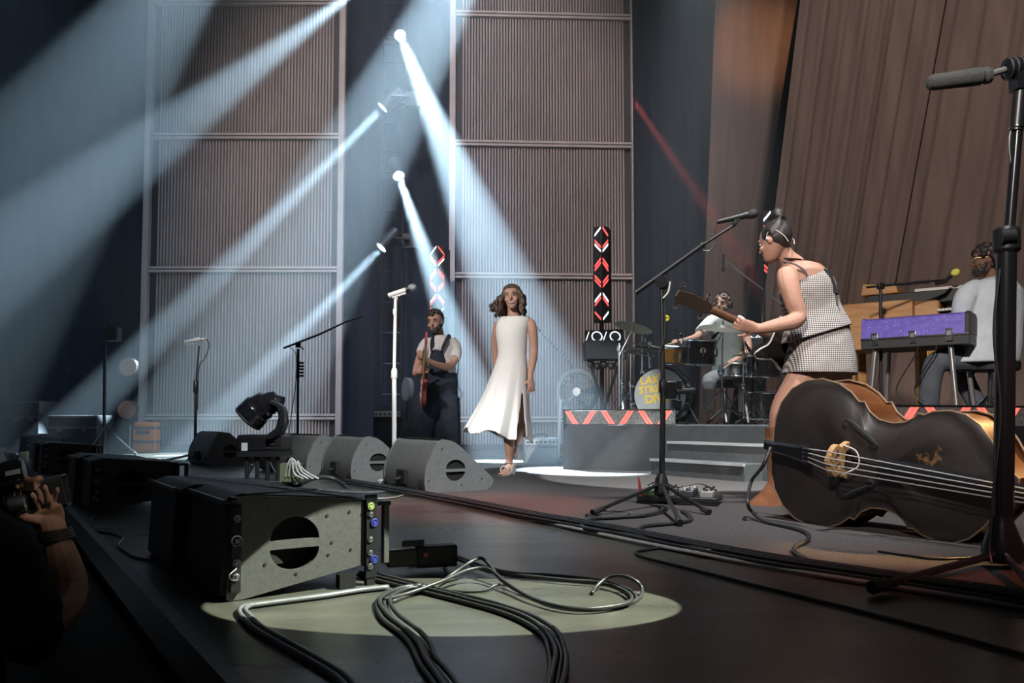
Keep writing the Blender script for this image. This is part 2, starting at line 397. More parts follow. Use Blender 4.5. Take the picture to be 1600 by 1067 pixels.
# ------------------------------------------------------------------ moving lights on the tower
LENS = mat('lit_lens', (0.80, 0.92, 1.0), 0.3, emit=9.0)
LENSRIM = mat('lens_rim', (0.55, 0.62, 0.68), 0.3, 0.6)
tp = W(611, 655, 12.9)
tw = thing('lighting_tower', 'slim black lighting tower standing in the gap between the screens', 'tower', (tp.x, 12.9, 0))
for dx in (-0.16, 0.16):
    m = MB(); m.cyl((tp.x + dx, 12.9, 0.02), (tp.x + dx, 12.9, 9.0), 0.025, 8); m.build('upright', METALB, tw)
for k in range(18):
    m = MB(); m.cyl((tp.x - 0.16, 12.9, 0.4 + k * 0.5), (tp.x + 0.16, 12.9, 0.4 + k * 0.5), 0.014, 6); m.build('rung', METALB, tw)
m = MB(); m.box((tp.x, 12.9, 0.02), (0.9, 0.7, 0.04)); m.build('base_plate', METALB, tw)
def moving_head(p, d, label, post):
    t = thing('moving_light', label, 'stage light', p, 'moving lights shining through the haze')
    m = MB(); m.lathe(p - d * 0.40, d, [(0, 0.06), (0.03, 0.10), (0.20, 0.115), (0.36, 0.105), (0.40, 0.10), (0.40, 0.088), (0.37, 0.085)], 20); m.build('head', BLACK, t)
    m = MB(); m.lathe(p - d * 0.012, d, [(0, 0.085), (0.006, 0.084), (0.010, 0.0)], 20); m.build('lens', LENS, t)
    m = MB(); m.torus(p, d, 0.094, 0.009, 22, 6); m.build('lens_ring', LENSRIM, t)
    a, b, _ = frame(d); c = p - d * 0.2; back = V((0, 1, 0)); back = (back - a * back.dot(a)).normalized(); back = -back if back.dot(d) > 0 else back
    m = MB()
    for s_ in (-1, 1): m.bar(c + a * (0.135 * s_), c + a * (0.135 * s_) + back * 0.26, 0.05, 0.03)
    m.bar(c - a * 0.15 + back * 0.26, c + a * 0.15 + back * 0.26, 0.06, 0.04); m.build('yoke', BLACK, t)
    m = MB(); m.box(c + back * 0.34, (0.24, 0.12, 0.24)); m.build('base', BLACK, t, bevel=0.01)
    if post is not None:
        m = MB(); m.bar(c + back * 0.36, V((post, 12.9, (c + back * 0.36).z)), 0.04, 0.04); m.build('clamp_arm', METALB, t)
    return t
lab = ['topmost moving light on the tower, beam slanting down toward the singer',
       'second moving light from the top, its long beam crossing the left screen',
       'moving light whose narrow beam falls behind the guitarist',
       'lowest moving light on the tower, beam falling down to the left',
       'moving light at the top picture edge above the left screen',
       'moving light out of the picture above the left screen', 'moving light out of the picture above the right screen']
for k, (p, d) in enumerate(beam_at[:4]): moving_head(p, d, lab[k], tp.x)

# ------------------------------------------------------------------ chevron light columns
RED = mat('led_red', (1.0, 0.10, 0.09), 0.4, emit=1.5)
WLED = mat('led_white', (0.85, 0.92, 1.0), 0.4, emit=1.6)
def chevron_column(px, y0, y1, Y, wpx, label, stand_to):
    """prism with a forward ridge; rows of two-bar chevrons on its two front faces"""
    top_ = W(px, y0, Y); bot = W(px, y1, Y); s = Y / FPX; w_ = wpx * s; h = top_.z - bot.z; dp = w_ * 0.55
    c = V((top_.x, Y, 0)); t = thing('light_column', label, 'stage light', V((c.x, Y, bot.z)))
    m = MB(); m.prism([(0, 0), (w_, dp), (w_ * 1.55, dp + 0.22), (-w_ * 0.9, dp + 0.22), (-w_, dp)], V((c.x, Y, bot.z)), (1, 0, 0), (0, 1, 0), (0, 0, h)); m.build('housing', BLACK, t, bevel=0.006)
    rows = [(0.055, 1, 'wr'), (0.205, -1, 'rr/wW'), (0.405, 1, 'rr'), (0.58, -1, 'rr'), (0.775, 1, 'wr2'), (0.945, -1, 'rw')]
    bh = 0.011 * h / 0.9
    def bar(side, zc, slope, mt):
        fx = V((w_ * side, dp, 0)).normalized(); nn = V((side * dp, -w_, 0)).normalized()
        a0 = V((c.x, Y, bot.z + zc)) + fx * 0.015 + nn * 0.006; L = math.hypot(w_, dp) - 0.03
        a1 = a0 + fx * L - Z_ * (slope * w_ * 0.95)
        mm = MB(); z = Z_ * bh
        mm.add([a0 - z, a1 - z, a1 + z, a0 + z, a0 - z - nn * 0.008, a1 - z - nn * 0.008, a1 + z - nn * 0.008, a0 + z - nn * 0.008], [(0, 1, 2, 3), (7, 6, 5, 4), (0, 4, 5, 1), (2, 6, 7, 3), (1, 5, 6, 2), (0, 3, 7, 4)])
        mm.build('light_bar', mt, t, smooth=0)
    for fy, sl, code in rows:
        zc = h * (1 - fy) + (0.5 * w_ * 0.95 * sl)
        if code == 'wr': bar(-1, zc, sl, WLED); bar(1, zc, sl, RED)
        elif code == 'rw': bar(-1, zc, sl, RED); bar(1, zc, sl, WLED)
        else:
            o2 = bh * 1.7
            up, dn = {'rr': (RED, RED), 'rr/wW': (RED, WLED), 'wr2': (WLED, RED)}[code]
            for sd in (-1, 1): bar(sd, zc + o2, sl, up); bar(sd, zc - o2, sl, dn)
    m = MB(); m.cyl((c.x + w_ * 0.3, Y + dp + 0.26, stand_to), (c.x + w_ * 0.3, Y + dp + 0.26, bot.z + h * 0.8), 0.028, 8)
    m.box((c.x + w_ * 0.3, Y + dp + 0.23, bot.z + h * 0.7), (0.08, 0.08, 0.1)); m.build('pole', METALB, t)
    m = MB(); m.lathe((c.x + w_ * 0.3, Y + dp + 0.26, stand_to), (0, 0, 1), [(0, 0.28), (0.015, 0.28), (0.02, 0.03)], 20); m.build('base', METALB, t)
    return t
chevron_column(683, 385, 492, 12.0, 12, 'column of red and white chevron lights behind the guitarist', 0.0)
chevron_column(940, 353, 501, 10.4, 12, 'column of red and white chevron lights left of the drummer, above the drum kit', 0.0)
chevron_column(1206, 328, 492, 10.0, 13, 'column of red and white chevron lights partly hidden behind the bass player', 0.0)

# ------------------------------------------------------------------ risers and steps
DECK = 0.45
RISM = mat('riser_black', (0.04, 0.043, 0.047), 0.55, 0, (0.052, 0.055, 0.06), 12, 0.15, 80)
LIPM = mat('lip_speckle', (0.05, 0.05, 0.05), 0.5, 0.2, (0.26, 0.27, 0.26), 110, 0.2, detail=2.0)
RLED = mat('lip_red', (1.0, 0.13, 0.10), 0.4, emit=1.25)
LEDEDGE = mat('lip_red_edge', (0.22, 0.01, 0.01), 0.5, emit=0.15)
A = G(876, 735); A = V((0.50, 7.85, 0)); B = V((1.53, 7.42, 0)); C = B + U_ * 1.2
m_ = MB(); m_.prism([(p.x, p.y) for p in (A, B, C, V((2.60, 7.0, 0)), V((2.66, 7.55, 0)), V((3.3, 8.6, 0)), V((2.95, 9.1, 0)), V((0.9, 9.8, 0)))], (0, 0, 0), (1, 0, 0), (0, 1, 0), (0, 0, DECK))
rs = thing('drum_riser', 'dark drum riser with a red striped light strip on its front edge', 'riser', A)
m_.build('deck', RISM, rs, bevel=0.008)
def led_lip(par, P, Q, z0, z1, n, first, back):
    """raised strip from P to Q with pairs of slanted red bars, direction alternating"""
    d = (Q - P).normalized(); L = (Q - P).length; nn = V((d.y, -d.x, 0)); h = z1 - z0
    m = MB(); m.box((P + Q) / 2 + Z_ * ((z0 + z1) / 2) - nn * 0.02, (L, 0.04, h), d, nn); m.build('light_strip', LIPM, par, bevel=0.003)
    m = MB(); m.box((P + Q) / 2 + Z_ * (z1 + 0.006) - nn * 0.02, (L, 0.05, 0.012), d, nn); m.build('strip_cap', BLACK, par)
    pit = L / n; bw = pit * 0.062
    for k in range(n):
        x = pit * (k + 0.5); sl = (1 if (k + first) % 2 else -1) * pit * 0.23
        for j in (-1, 1):
            xo = x + j * bw * 1.45
            m = MB(); m.prism([(xo - bw - sl, 0.004), (xo + bw - sl, 0.004), (xo + bw + sl, h - 0.004), (xo - bw + sl, h - 0.004)], P + Z_ * z0 - nn * 0.005, d, Z_, nn * 0.012)
            m.build('light_bar', RLED, par, smooth=0)
led_lip(rs, A, A.lerp(B, 0.985), DECK, DECK + 0.135, 6, 0, None)
# two steps beside the riser, parallel to the stage front
ss = thing('riser_steps', 'two low grey steps leading up to the drum riser', 'steps', G(1017, 743))
p0 = G(1017, 743); 
for k, (s0, s1, t0, t1, z1) in enumerate([(0, 1.05, 0, 0.22, 0.15), (0.0, 1.3, 0.21, 0.43, 0.30)]):
    m = MB(); m.prism([(s0, t0), (s1, t0), (s1, t1), (s0, t1)], p0, U_, V_, (0, 0, z1)); m.build('step', mat('step_grey', (0.07, 0.074, 0.08), 0.6, 0, (0.09, 0.094, 0.10), 15, 0.1), ss, bevel=0.006)
    m = MB(); m.box(p0 + U_ * ((s0 + s1) / 2) + V_ * (t0 - 0.002) + Z_ * (z1 - 0.008), (s1 - s0, 0.02, 0.022), U_, V_); m.build('nosing', mat('nosing', (0.42, 0.43, 0.44), 0.5), ss)
# keyboard riser
K0 = W(1398, 655, 5.25); K0.z = 0; K1 = W(1625, 655, 5.75); K1.z = 0
kr = thing('keyboard_riser', 'keyboard riser with a bright red striped strip, behind the double bass', 'riser', K0)
kd = (K1 - K0).normalized(); Kn = V((-kd.y, kd.x, 0)); K2 = K0 + kd * 2.4
m_ = MB(); m_.prism([(p.x, p.y) for p in (K0, K2, K2 + Kn * 1.5, V((2.76, 7.5, 0)))], (0, 0, 0), (1, 0, 0), (0, 1, 0), (0, 0, DECK)); m_.build('deck', mat('key_riser_black', (0.012, 0.012, 0.013), 0.6), kr, bevel=0.008)
led_lip(kr, K0, K2, DECK, DECK + 0.135, 10, 1, None)
KR0 = K0

# ------------------------------------------------------------------ floor monitors
WEDM = mat('wedge_paint', (0.105, 0.10, 0.095), 0.55, 0, (0.135, 0.13, 0.122), 30, 0.25, 500)
WEDS = mat('wedge_side_paint', (0.125, 0.128, 0.125), 0.55, 0, (0.155, 0.158, 0.155), 30, 0.25, 500)
HOLE = mat('recess_shade_black', (0.004, 0.004, 0.004), 0.8)  # near-black carries the shade inside openings; also used on screws
def dshape(cx, cy, rx, ry, up, n=14):
    """half-ellipse loop, flat side toward the centre bar, dome up or down"""
    pts = [(cx + rx * math.cos(math.pi * i / n), cy + up * ry * math.sin(math.pi * i / n)) for i in range(n + 1)]
    return pts if up > 0 else pts[::-1]
def rounded(poly, r, k=5):
    out = []; n = len(poly)
    for i in range(n):
        p0, p1, p2 = V(poly[i - 1]).to_2d() if False else V((*poly[i - 1], 0)), V((*poly[i], 0)), V((*poly[(i + 1) % n], 0))
        rr = r[i] if isinstance(r, (list, tuple)) else r
        a = p1 + (p0 - p1).normalized() * rr; b = p1 + (p2 - p1).normalized() * rr
        for j in range(k + 1):
            t = j / k; q = a * (1 - t) ** 2 + p1 * 2 * t * (1 - t) + b * t * t; out.append((q.x, q.y))
    return out
WPROF = rounded([(0.035, 0.0), (0.50, 0.0), (0.575, 0.075), (0.235, 0.365), (0.125, 0.365), (0.0, 0.14)], [0.04, 0.05, 0.05, 0.09, 0.05, 0.12])
def wedge_proto(wd):
    t = thing('floor_monitor', 'x', 'monitor', (0, 0, 0), 'wedge floor monitors along the stage')
    sh = [(0.5 * (p[0] - 0.25) * 1.96 + 0.25, p[1] * 0.985 + 0.002) for p in WPROF]
    m = MB(); m.prism(sh, (0, 0.02, 0.0), (1, 0, 0), (0, 0, 1), (0, wd - 0.04, 0)); m.build('shell', WEDM, t, smooth=40)
    for y, dy in ((0.0, 0.022), (wd - 0.022, 0.022)):
        m = MB(); m.plate(WPROF, [dshape(0.255, 0.165, 0.075, 0.062, 1), dshape(0.255, 0.145, 0.075, 0.062, -1)], (0, y, 0), (1, 0, 0), (0, 0, 1), (0, dy, 0)); o = m.build('side_panel', WEDS, t, bevel=0.004)
        m = MB(); yy = y + (0.024 if y < 0.1 else -0.002)
        m.box((0.255, 0.0178 if y < 0.1 else wd - 0.0178, 0.155), (0.17, 0.003, 0.15)); m.build('handle_shade_plate', HOLE, o, smooth=0)  # flat black plate painting the shade inside the handle holes
        for q in ((0.15, 0.30), (0.46, 0.09), (0.05, 0.09), (0.30, 0.055)):
            m = MB(); m.cyl((q[0], y - 0.002 if y < 0.1 else y + 0.024, q[1]), (q[0], y + 0.003, q[1]), 0.006, 8); m.build('screw', HOLE, o)
    m = MB(); m.prism([(0.0, 0), (0.40, 0), (0.40, 0.006), (0, 0.006)], (0.255, 0.05, 0.352), V((0.76, 0, -0.65)), V((0.65, 0, 0.76)), (0, wd - 0.1, 0)); m.build('grille', mat('wedge_grille', (0.02, 0.02, 0.021), 0.6, 0.2, bump=0.6, bscale=250), t)
    m = MB(); m.box((0.005, wd * 0.47, 0.105), (0.03, 0.13, 0.10)); o = m.build('connector_recess', HOLE, t, bevel=0.006)
    m = MB(); m.cyl((-0.004, wd * 0.47, 0.10), (-0.05, wd * 0.45, 0.085), 0.011, 8); m.build('plug', RUBBER, o)
    for y in (0.06, wd - 0.06):
        m = MB(); m.box((0.028, y, 0.10), (0.012, 0.012, 0.16), V((0.85, 0, -0.53)), None, V((0.53, 0, 0.85))); m.build('rib', BLACK, t)
    m = MB(); m.box((0.165, wd / 2, 0.364), (0.03, wd - 0.06, 0.006)); m.build('top_edge', HOLE, t)
    return t
ANG = math.atan2(V_.y, V_.x)
wproto = wedge_proto(0.66); nearp = G(659, 774)
wl = [(0.0, 0.0, 0, 'large grey wedge monitor nearest the singer, its handle side lit'),
      (-1.22, -0.02, 0, 'grey wedge monitor at the foot of the white microphone stand'),
      (-2.02, -0.10, 0.08, 'wedge monitor with its dark side turned this way, third along the row'),
      (-2.55, -0.13, 0.06, 'wedge monitor just right of the black moving light, grey back lit'),
      (-4.1, -0.45, 0.1, 'wedge monitor farthest along the row, left of the black moving light')]
for k, (s_, t_, da, lb) in enumerate(wl):
    o = wproto if k == 0 else copy_tree(wproto)
    p = nearp + U_ * s_ + V_ * t_; o.location = (p.x, p.y, 0.012 if k == 0 else 0.0); o.rotation_euler = (0, 0, ANG + da); o['label'] = lb
wproto.location.z = 0.0

# ------------------------------------------------------------------ front-fill speakers on the stage edge
SPKP = mat('speaker_paint', (0.045, 0.045, 0.044), 0.5, 0, (0.062, 0.062, 0.060), 60, 0.35, 650)
GRILL = mat('speaker_grille', (0.030, 0.026, 0.026), 0.55, 0.1, (0.042, 0.037, 0.036), 120, 0.6, 260)
BLUE = mat('blue_connector', (0.03, 0.04, 0.24), 0.4)
YEL = mat('green_ring', (0.24, 0.32, 0.09), 0.5)
def fill_speaker(detail):
    """two line-array cabinets side by side, grilles toward the pit; local x upstage, y away from the camera"""
    t = thing('line_array_speaker', 'x', 'speaker', (0, 0, 0))
    Wd = 0.485; D = 0.40
    prof = [(0.0, 0.0), (0.01, 0.27), (0.055, 0.285), (D, 0.256), (D + 0.01, 0.062), (0.045, 0.0)]
    for b in range(2):
        y0 = b * (Wd + 0.012); cab = MB(); xo = -0.035 * b
        cab.prism([(x + xo, z) for x, z in rounded(prof, 0.008, 2)], (0, y0 + (0.075 if b == 0 else 0.016), 0), (1, 0, 0), (0, 0, 1), (0, Wd - (0.091 if b == 0 else 0.032), 0)); c = cab.build('cabinet', SPKP, t, smooth=30)
        if b == 0:
            m = MB(); m.prism([(x * .93 + .012, z * .96 + .004) for x, z in prof], (0, y0 + 0.060, 0), (1, 0, 0), (0, 0, 1), (0, 0.016, 0)); m.build('inner_wall', HOLE, t)
            m = MB()
            for zz in (0.262, 0.02): m.box((0.20, y0 + 0.045, zz if zz > .1 else .036), (0.36, 0.06, 0.006), V((1, 0, -.08 if zz > .1 else .14)).normalized(), None, V((.08 if zz > .1 else -.14, 0, 1)).normalized())
            m.box((0.012, y0 + 0.045, 0.14), (0.006, 0.06, 0.25)); m.box((D - 0.004, y0 + 0.045, 0.155), (0.006, 0.06, 0.19)); m.build('handle_box', SPKP, t)
        holes = [dshape(0.19, 0.152, 0.072, 0.066, 1), dshape(0.19, 0.128, 0.072, 0.062, -1)] if b == 0 else []
        for yy in (y0, y0 + Wd - 0.018):
            m = MB(); m.plate([(x + xo, z) for x, z in rounded(prof, 0.010, 2)], holes if yy == y0 else [], (0, yy, 0), (1, 0, 0), (0, 0, 1), (0, 0.018, 0)); pnl = m.build('side_panel', SPKP, t, bevel=0.003)
            if holes and yy == y0:
                m = MB(); m.box((0.19, yy + 0.072, 0.141), (0.30, 0.003, 0.20)); m.build('handle_shade_plate', HOLE, pnl, smooth=0)
                for q in ((0.285, 0.215), (0.29, 0.10), (0.30, 0.135), (0.355, 0.222), (0.36, 0.11), (0.195, 0.055), (0.105, 0.09)):
                    m = MB(); m.cyl((q[0], yy - 0.002, q[1]), (q[0], yy + 0.004, q[1]), 0.0045, 8); m.build('screw', HOLE, pnl)
        m = MB(); m.prism([(xo - 0.012, 0.012), (xo + 0.0, 0.262), (xo + 0.012, 0.262), (xo + 0.004, 0.012)], (0, y0 + 0.022, 0), (1, 0, 0), (0, 0, 1), (0, Wd - 0.044, 0)); m.build('grille', GRILL, t, bevel=0.003)
        m = MB(); m.box((xo - 0.004, y0 + Wd * 0.5, 0.268), (0.012, Wd - 0.03, 0.012)); m.build('grille_edge', mat('grille_edge', (0.10, 0.09, 0.09), 0.45), t)
    # rigging strip with locks on the near front corner
    m = MB(); m.box((0.022, -0.006, 0.14), (0.028, 0.016, 0.235)); rg = m.build('front_rigging', METALB, t, bevel=0.002)
    for z, r in ((0.165, 0.014), (0.065, 0.008), (0.105, 0.008), (0.225, 0.008)):
        m = MB(); m.torus((0.022, -0.016, z), (0, 1, 0), r, 0.003, 14, 5); m.cyl((0.022, -0.014, z), (0.022, -0.024, z), r * 0.5, 8); m.build('lock_pin', STEEL, rg)
    m = MB(); m.tube(catmull([(0.022, -0.018, 0.09), (0.0, -0.03, 0.075), (0.012, -0.03, 0.06), (0.03, -0.022, 0.07)], 5), 0.0016, 5); m.build('wire', STEEL, rg)
    m = MB(); m.box((D * 0.86, -0.004, 0.02), (0.05, 0.03, 0.04)); m.build('foot', METALB, t)
    # rear plate and rear rigging
    m = MB(); m.box((D + 0.022, Wd * 0.30, 0.152), (0.03, Wd * 0.55, 0.20)); rp = m.build('rear_plate', METALB, t, bevel=0.004)
    if detail:
        m = MB(); m.box((D + 0.022, -0.004, 0.145), (0.036, 0.014, 0.25)); rr = m.build('rear_rigging', METALB, t, bevel=0.002)
        for z, mt, r in ((0.235, YEL, 0.009), (0.185, BLUE, 0.010), (0.075, BLUE, 0.010), (0.135, STEEL, 0.006), (0.095, STEEL, 0.006), (0.055, STEEL, 0.007), (0.21, STEEL, 0.006)):
            m = MB(); m.torus((D + 0.022 + (0.008 if mt is BLUE else -0.004), -0.013, z), (0, 1, 0), r, 0.0028, 14, 5); m.cyl((D + 0.022 + (0.008 if mt is BLUE else -0.004), -0.008, z), (D + 0.022 + (0.008 if mt is BLUE else -0.004), -0.017, z), r * 0.6, 10); m.build('connector', mt, rr)
        m = MB(); m.box((D + 0.022, 0.002, 0.012), (0.026, 0.02, 0.075)); m.build('rear_leg', METALB, t)
    m = MB(); m.box((D + 0.055, Wd * 0.30, 0.240), (0.07, Wd * 0.6, 0.012)); m.build('rear_hood', METALB, t)
    m = MB(); m.box((D + 0.085, 0.03, 0.148), (0.02, 0.022, 0.19)); m.box((D + 0.085, Wd * 0.58, 0.148), (0.02, 0.022, 0.19)); m.build('rear_guard', SPKP, t, bevel=0.003)
    # pale grey strips crossed over the lid
    if detail:
        up = V((0.345, 0, -0.029)).normalized(); nz = V((0.029, 0, 0.345)).normalized(); o0 = V((0.055, 0, 0.2866))
        for a_, b_ in (((0.0, 0.04), (0.34, 0.40)), ((0.02, 0.93), (0.34, 0.01))):
            pa = o0 + up * a_[0] + V((0, a_[1], 0)); pb = o0 + up * b_[0] + V((0, b_[1], 0)); dd = (pb - pa).normalized(); sd = nz.cross(dd)
            m = MB(); m.box((pa + pb) / 2 + nz * 0.001, ((pb - pa).length, 0.022, 0.0016), dd, sd, nz); m.build('pale_strip', mat('pale_grey_strip', (0.34, 0.33, 0.34), 0.7), t)
    return t
fl = [(G(353, 941), 1, 'large black line array speaker in the foreground with two handle slots'),
      (G(143, 800), 0, 'black line array speaker on the stage edge behind the camera lens'),
      (G(66, 741), 0, 'black line array speaker third along the stage edge, mostly in shadow'),
      (G(40, 716), 0, 'black line array speaker farthest along the stage edge')]
sp1 = fill_speaker(True); sp0 = fill_speaker(False)
for k, (p, dt, lb) in enumerate(fl):
    o = sp1 if k == 0 else (sp0 if k == 1 else copy_tree(sp0))
    o.location = (p.x, p.y, 0.002); o.rotation_euler = (0, 0, ANG); o['label'] = lb; o['group'] = 'front speakers along the stage edge'

# ------------------------------------------------------------------ black moving light on a short truss stand (seen from behind)
def floor_mover():
    b = G(402, 764); Y = b.y; s = Y / FPX; t = thing('floor_moving_light', 'black moving light on a short leg stand, head drooping to the left', 'stage light', b)
    P = lambda px, py, dy=0.0: W(px, py, Y + dy)
    m = MB(); m.box(P(404, 757), (95 * s, 0.36, 16 * s)); m.build('stand_plate', BLACK, t, bevel=0.004)
    for px in (386, 402, 418, 434):
        for dy in (-0.12, 0.12):
            m = MB(); m.cyl(P(px, 752, dy), P(px, 711, dy), 0.016, 8); m.build('leg', METALB, t)
    m = MB()
    for dy in (-0.12, 0.12):
        m.cyl(P(386, 745, dy), P(402, 716, dy), 0.008, 6); m.cyl(P(418, 716, dy), P(434, 745, dy), 0.008, 6)
    m.build('brace', METALB, t)
    m = MB(); m.box(P(415, 708), (66 * s, 0.32, 8 * s)); m.build('top_plate', METALB, t)
    c = P(414, 692); m = MB(); m.box(c, (68 * s, 0.30, 27 * s)); bs = m.build('base', BLACKG, t, bevel=0.02)
    m = MB(); m.box(P(382, 698, -0.152), (9 * s, 0.004, 12 * s)); m.build('sticker', mat('pale_sticker', (0.5, 0.5, 0.48), 0.6), bs)
    m = MB()
    for k in range(3): m.box(P(424, 688 + 6 * k, -0.153), (18 * s, 0.006, 2.2 * s))
    m.build('vent', HOLE, bs)
    for dy in (-0.11, 0.11):                      # yoke arms
        pts = [P(424, 684, dy), P(438, 672, dy), P(443, 652, dy), P(438, 636, dy), P(424, 630, dy)]
        m = MB(); m.tube(catmull(pts, 5), [0.095] * 5 + [0.09] * 5 + [0.08] * 5 + [0.07] * 6, 12, flat=0.35); m.build('yoke_arm', BLACKG, t)
    hp = [P(440, 632), P(428, 629), P(415, 633), P(402, 640), P(394, 648), P(388, 654)]
    m = MB(); m.tube(catmull(hp, 4), [0.06] * 4 + [0.082] * 4 + [0.10] * 4 + [0.112] * 4 + [0.115] * 4 + [0.104], 18); h = m.build('head', BLACKG, t)
    m = MB(); d = (hp[-1] - hp[-2]).normalized(); m.torus(hp[-1], d, 0.104, 0.012, 20, 6); m.build('lens_rim', BLACK, h)
    m = MB(); m.tube(catmull([P(446, 748), P(462, 760), P(478, 752), P(496, 746), P(522, 748), P(546, 766), P(560, 786, -0.9)], 6), 0.016, 8); m.build('power_cable', CABLE, t)
    m = MB(); m.box(P(455, 738, -0.1), (30 * s, 0.1, 28 * s)); m.build('junction_box', mat('box_khaki', (0.10, 0.11, 0.06), 0.6), t, bevel=0.004)
    for k in range(4):
        pts = [P(446 + 5 * k, 744, -0.16), P(450 + 5 * k, 724 - 3 * (k % 2), -0.2), P(457 + 4 * k, 716 + 4 * k, -0.2), P(459 + 7 * k, 738, -0.2), P(474 + 8 * k, 748, -0.2)]
        m = MB(); m.tube(catmull(pts, 5), 0.006, 6); m.build('white_cable', mat('white_cable', (0.5, 0.5, 0.47), 0.5), t)
floor_mover()
# ------------------------------------------------------------------ microphone stands
def tripod(t, c, r, n=3, a0=0.3, hub=0.30, rad=0.009, mt=METALB, foot=0.014, legs=None):
    """folding legs from a hub at height hub down to the floor around c; every leg its own part"""
    for k in range(n):
        a = a0 + 2 * math.pi * k / n; e = V((c.x + r * math.cos(a), c.y + r * math.sin(a), c.z + foot)) if legs is None else legs[k]
        m = MB(); m.tube([c + Z_ * hub, c + Z_ * hub * 0.97 + (e - c) * 0.03, e], [rad, rad, rad], 8)
        lg = m.build('leg', mt, t); d = (e - c - Z_ * hub).normalized()
        m = MB(); m.cyl(e - d * 0.05, e + d * 0.012, rad * 1.6, 8); m.build('rubber_foot', RUBBER, lg)
MICB = mat('mic_body', (0.02, 0.02, 0.021), 0.4, 0.2)
MICS = mat('mic_grille', (0.35, 0.36, 0.37), 0.35, 0.9, bump=0.5, bscale=500)
def handheld_mic(t, a, b, body=MICB, grille=MICS, r=0.018):
    """tapered body from a (tail) to b (head)"""
    d = (b - a).normalized(); L = (b - a).length
    m = MB(); m.lathe(a, d, [(0, r * 0.55), (0.01, r * 0.65), (L * 0.7, r * 0.95), (L * 0.76, r * 1.05)], 14); mc = m.build('microphone', body, t)
    m = MB(); m.lathe(a + d * (L * 0.76), d, [(0, r * 1.1), (0.006, r * 1.3), (0.012, r * 1.3), (L * 0.14, r * 1.35), (L * 0.2, r * 1.1), (L * 0.24, r * 0.5)], 14); m.build('grille', grille, mc)
    return mc
# white straight stand in front of the guitarist
b = W(616, 735, 6.35); b.z = 0; Yw = 6.35
t = thing('microphone_stand', 'white straight microphone stand in front of the guitarist', 'mic stand', b)
WST = mat('stand_cream', (0.66, 0.62, 0.59), 0.45)
m = MB(); m.lathe(b, (0, 0, 1), [(0, 0.13), (0.02, 0.13), (0.03, 0.03), (0.06, 0.02)], 24); m.build('base', WST, t)
m = MB(); m.cyl(b + Z_ * 0.05, W(616, 578, Yw), 0.0185, 14); m.build('lower_tube', WST, t)
m = MB(); m.lathe(W(616, 592, Yw), (0, 0, 1), [(0, 0.02), (0.01, 0.026), (0.06, 0.026), (0.085, 0.019)], 14); m.build('clutch', WST, t)
m = MB(); m.cyl(W(616, 580, Yw), W(618, 468, Yw), 0.0135, 12); m.lathe(W(617, 492, Yw), (0, 0, 1), [(0, 0.014), (0.01, 0.017), (0.04, 0.017), (0.05, 0.013)], 12); m.build('upper_tube', WST, t)
m = MB(); m.bar(W(612, 464, Yw), W(634, 457, Yw), 0.036, 0.03); m.cyl(W(618, 470, Yw), W(620, 461, Yw), 0.015, 10); m.build('mic_clip', WST, t, bevel=0.006)
handheld_mic(t, W(605, 463, Yw), W(650, 447, Yw), MICB, MICS, 0.022)
m = MB(); m.tube([W(607, 462, Yw - 0.01), W(634, 453, Yw - 0.01)], 0.0205, 12); m.build('mic_sleeve', WST, t)

def straight_mic(px, base_py, parts, label, Y, boom=None):
    pass
# silver condenser mic on a black stand at the left
Y = 9.3; b = W(305, 700, Y); b.z = 0
t = thing('microphone_stand', 'thin black stand holding a silver microphone by the left screen', 'mic stand', b)
m = MB(); m.cyl(b + Z_ * 0.03, W(306, 612, Y), 0.016, 10); m.build('lower_tube', METALB, t)
m = MB(); m.lathe(W(306, 612, Y), (0, 0, 1), [(-0.02, 0.02), (0.0, 0.03), (0.12, 0.03), (0.14, 0.02)], 10); m.build('clutch', METALB, t)
m = MB(); m.cyl(W(306, 600, Y), W(311, 540, Y), 0.011, 8); m.build('upper_tube', METALB, t)
m = MB(); m.lathe(W(289, 535, Y), W(323, 529, Y) - W(289, 535, Y), [(0, 0.022), (0.01, 0.026), (0.12, 0.026), (0.125, 0.034), (0.19, 0.034), (0.195, 0.018), (0.25, 0.016)], 14); m.build('microphone', mat('mic_silver', (0.6, 0.6, 0.58), 0.35, 0.6), t)
m = MB(); m.tube(catmull([W(323, 530, Y), W(327, 540, Y), W(320, 560, Y), W(311, 575, Y), W(309, 640, Y)], 5), 0.006, 6); m.build('cable', CABLE, t)
tripod(t, b, 0.36, 3, 0.35, 0.10, 0.014, mat('pale_leg', (0.55, 0.56, 0.56), 0.4), legs=[W(330, 711, 9.2).xyz * 1 if False else V((b.x + 0.38, b.y - 0.25, 0.014)), V((b.x - 0.36, b.y - 0.12, 0.014)), V((b.x + 0.05, b.y + 0.38, 0.014))])
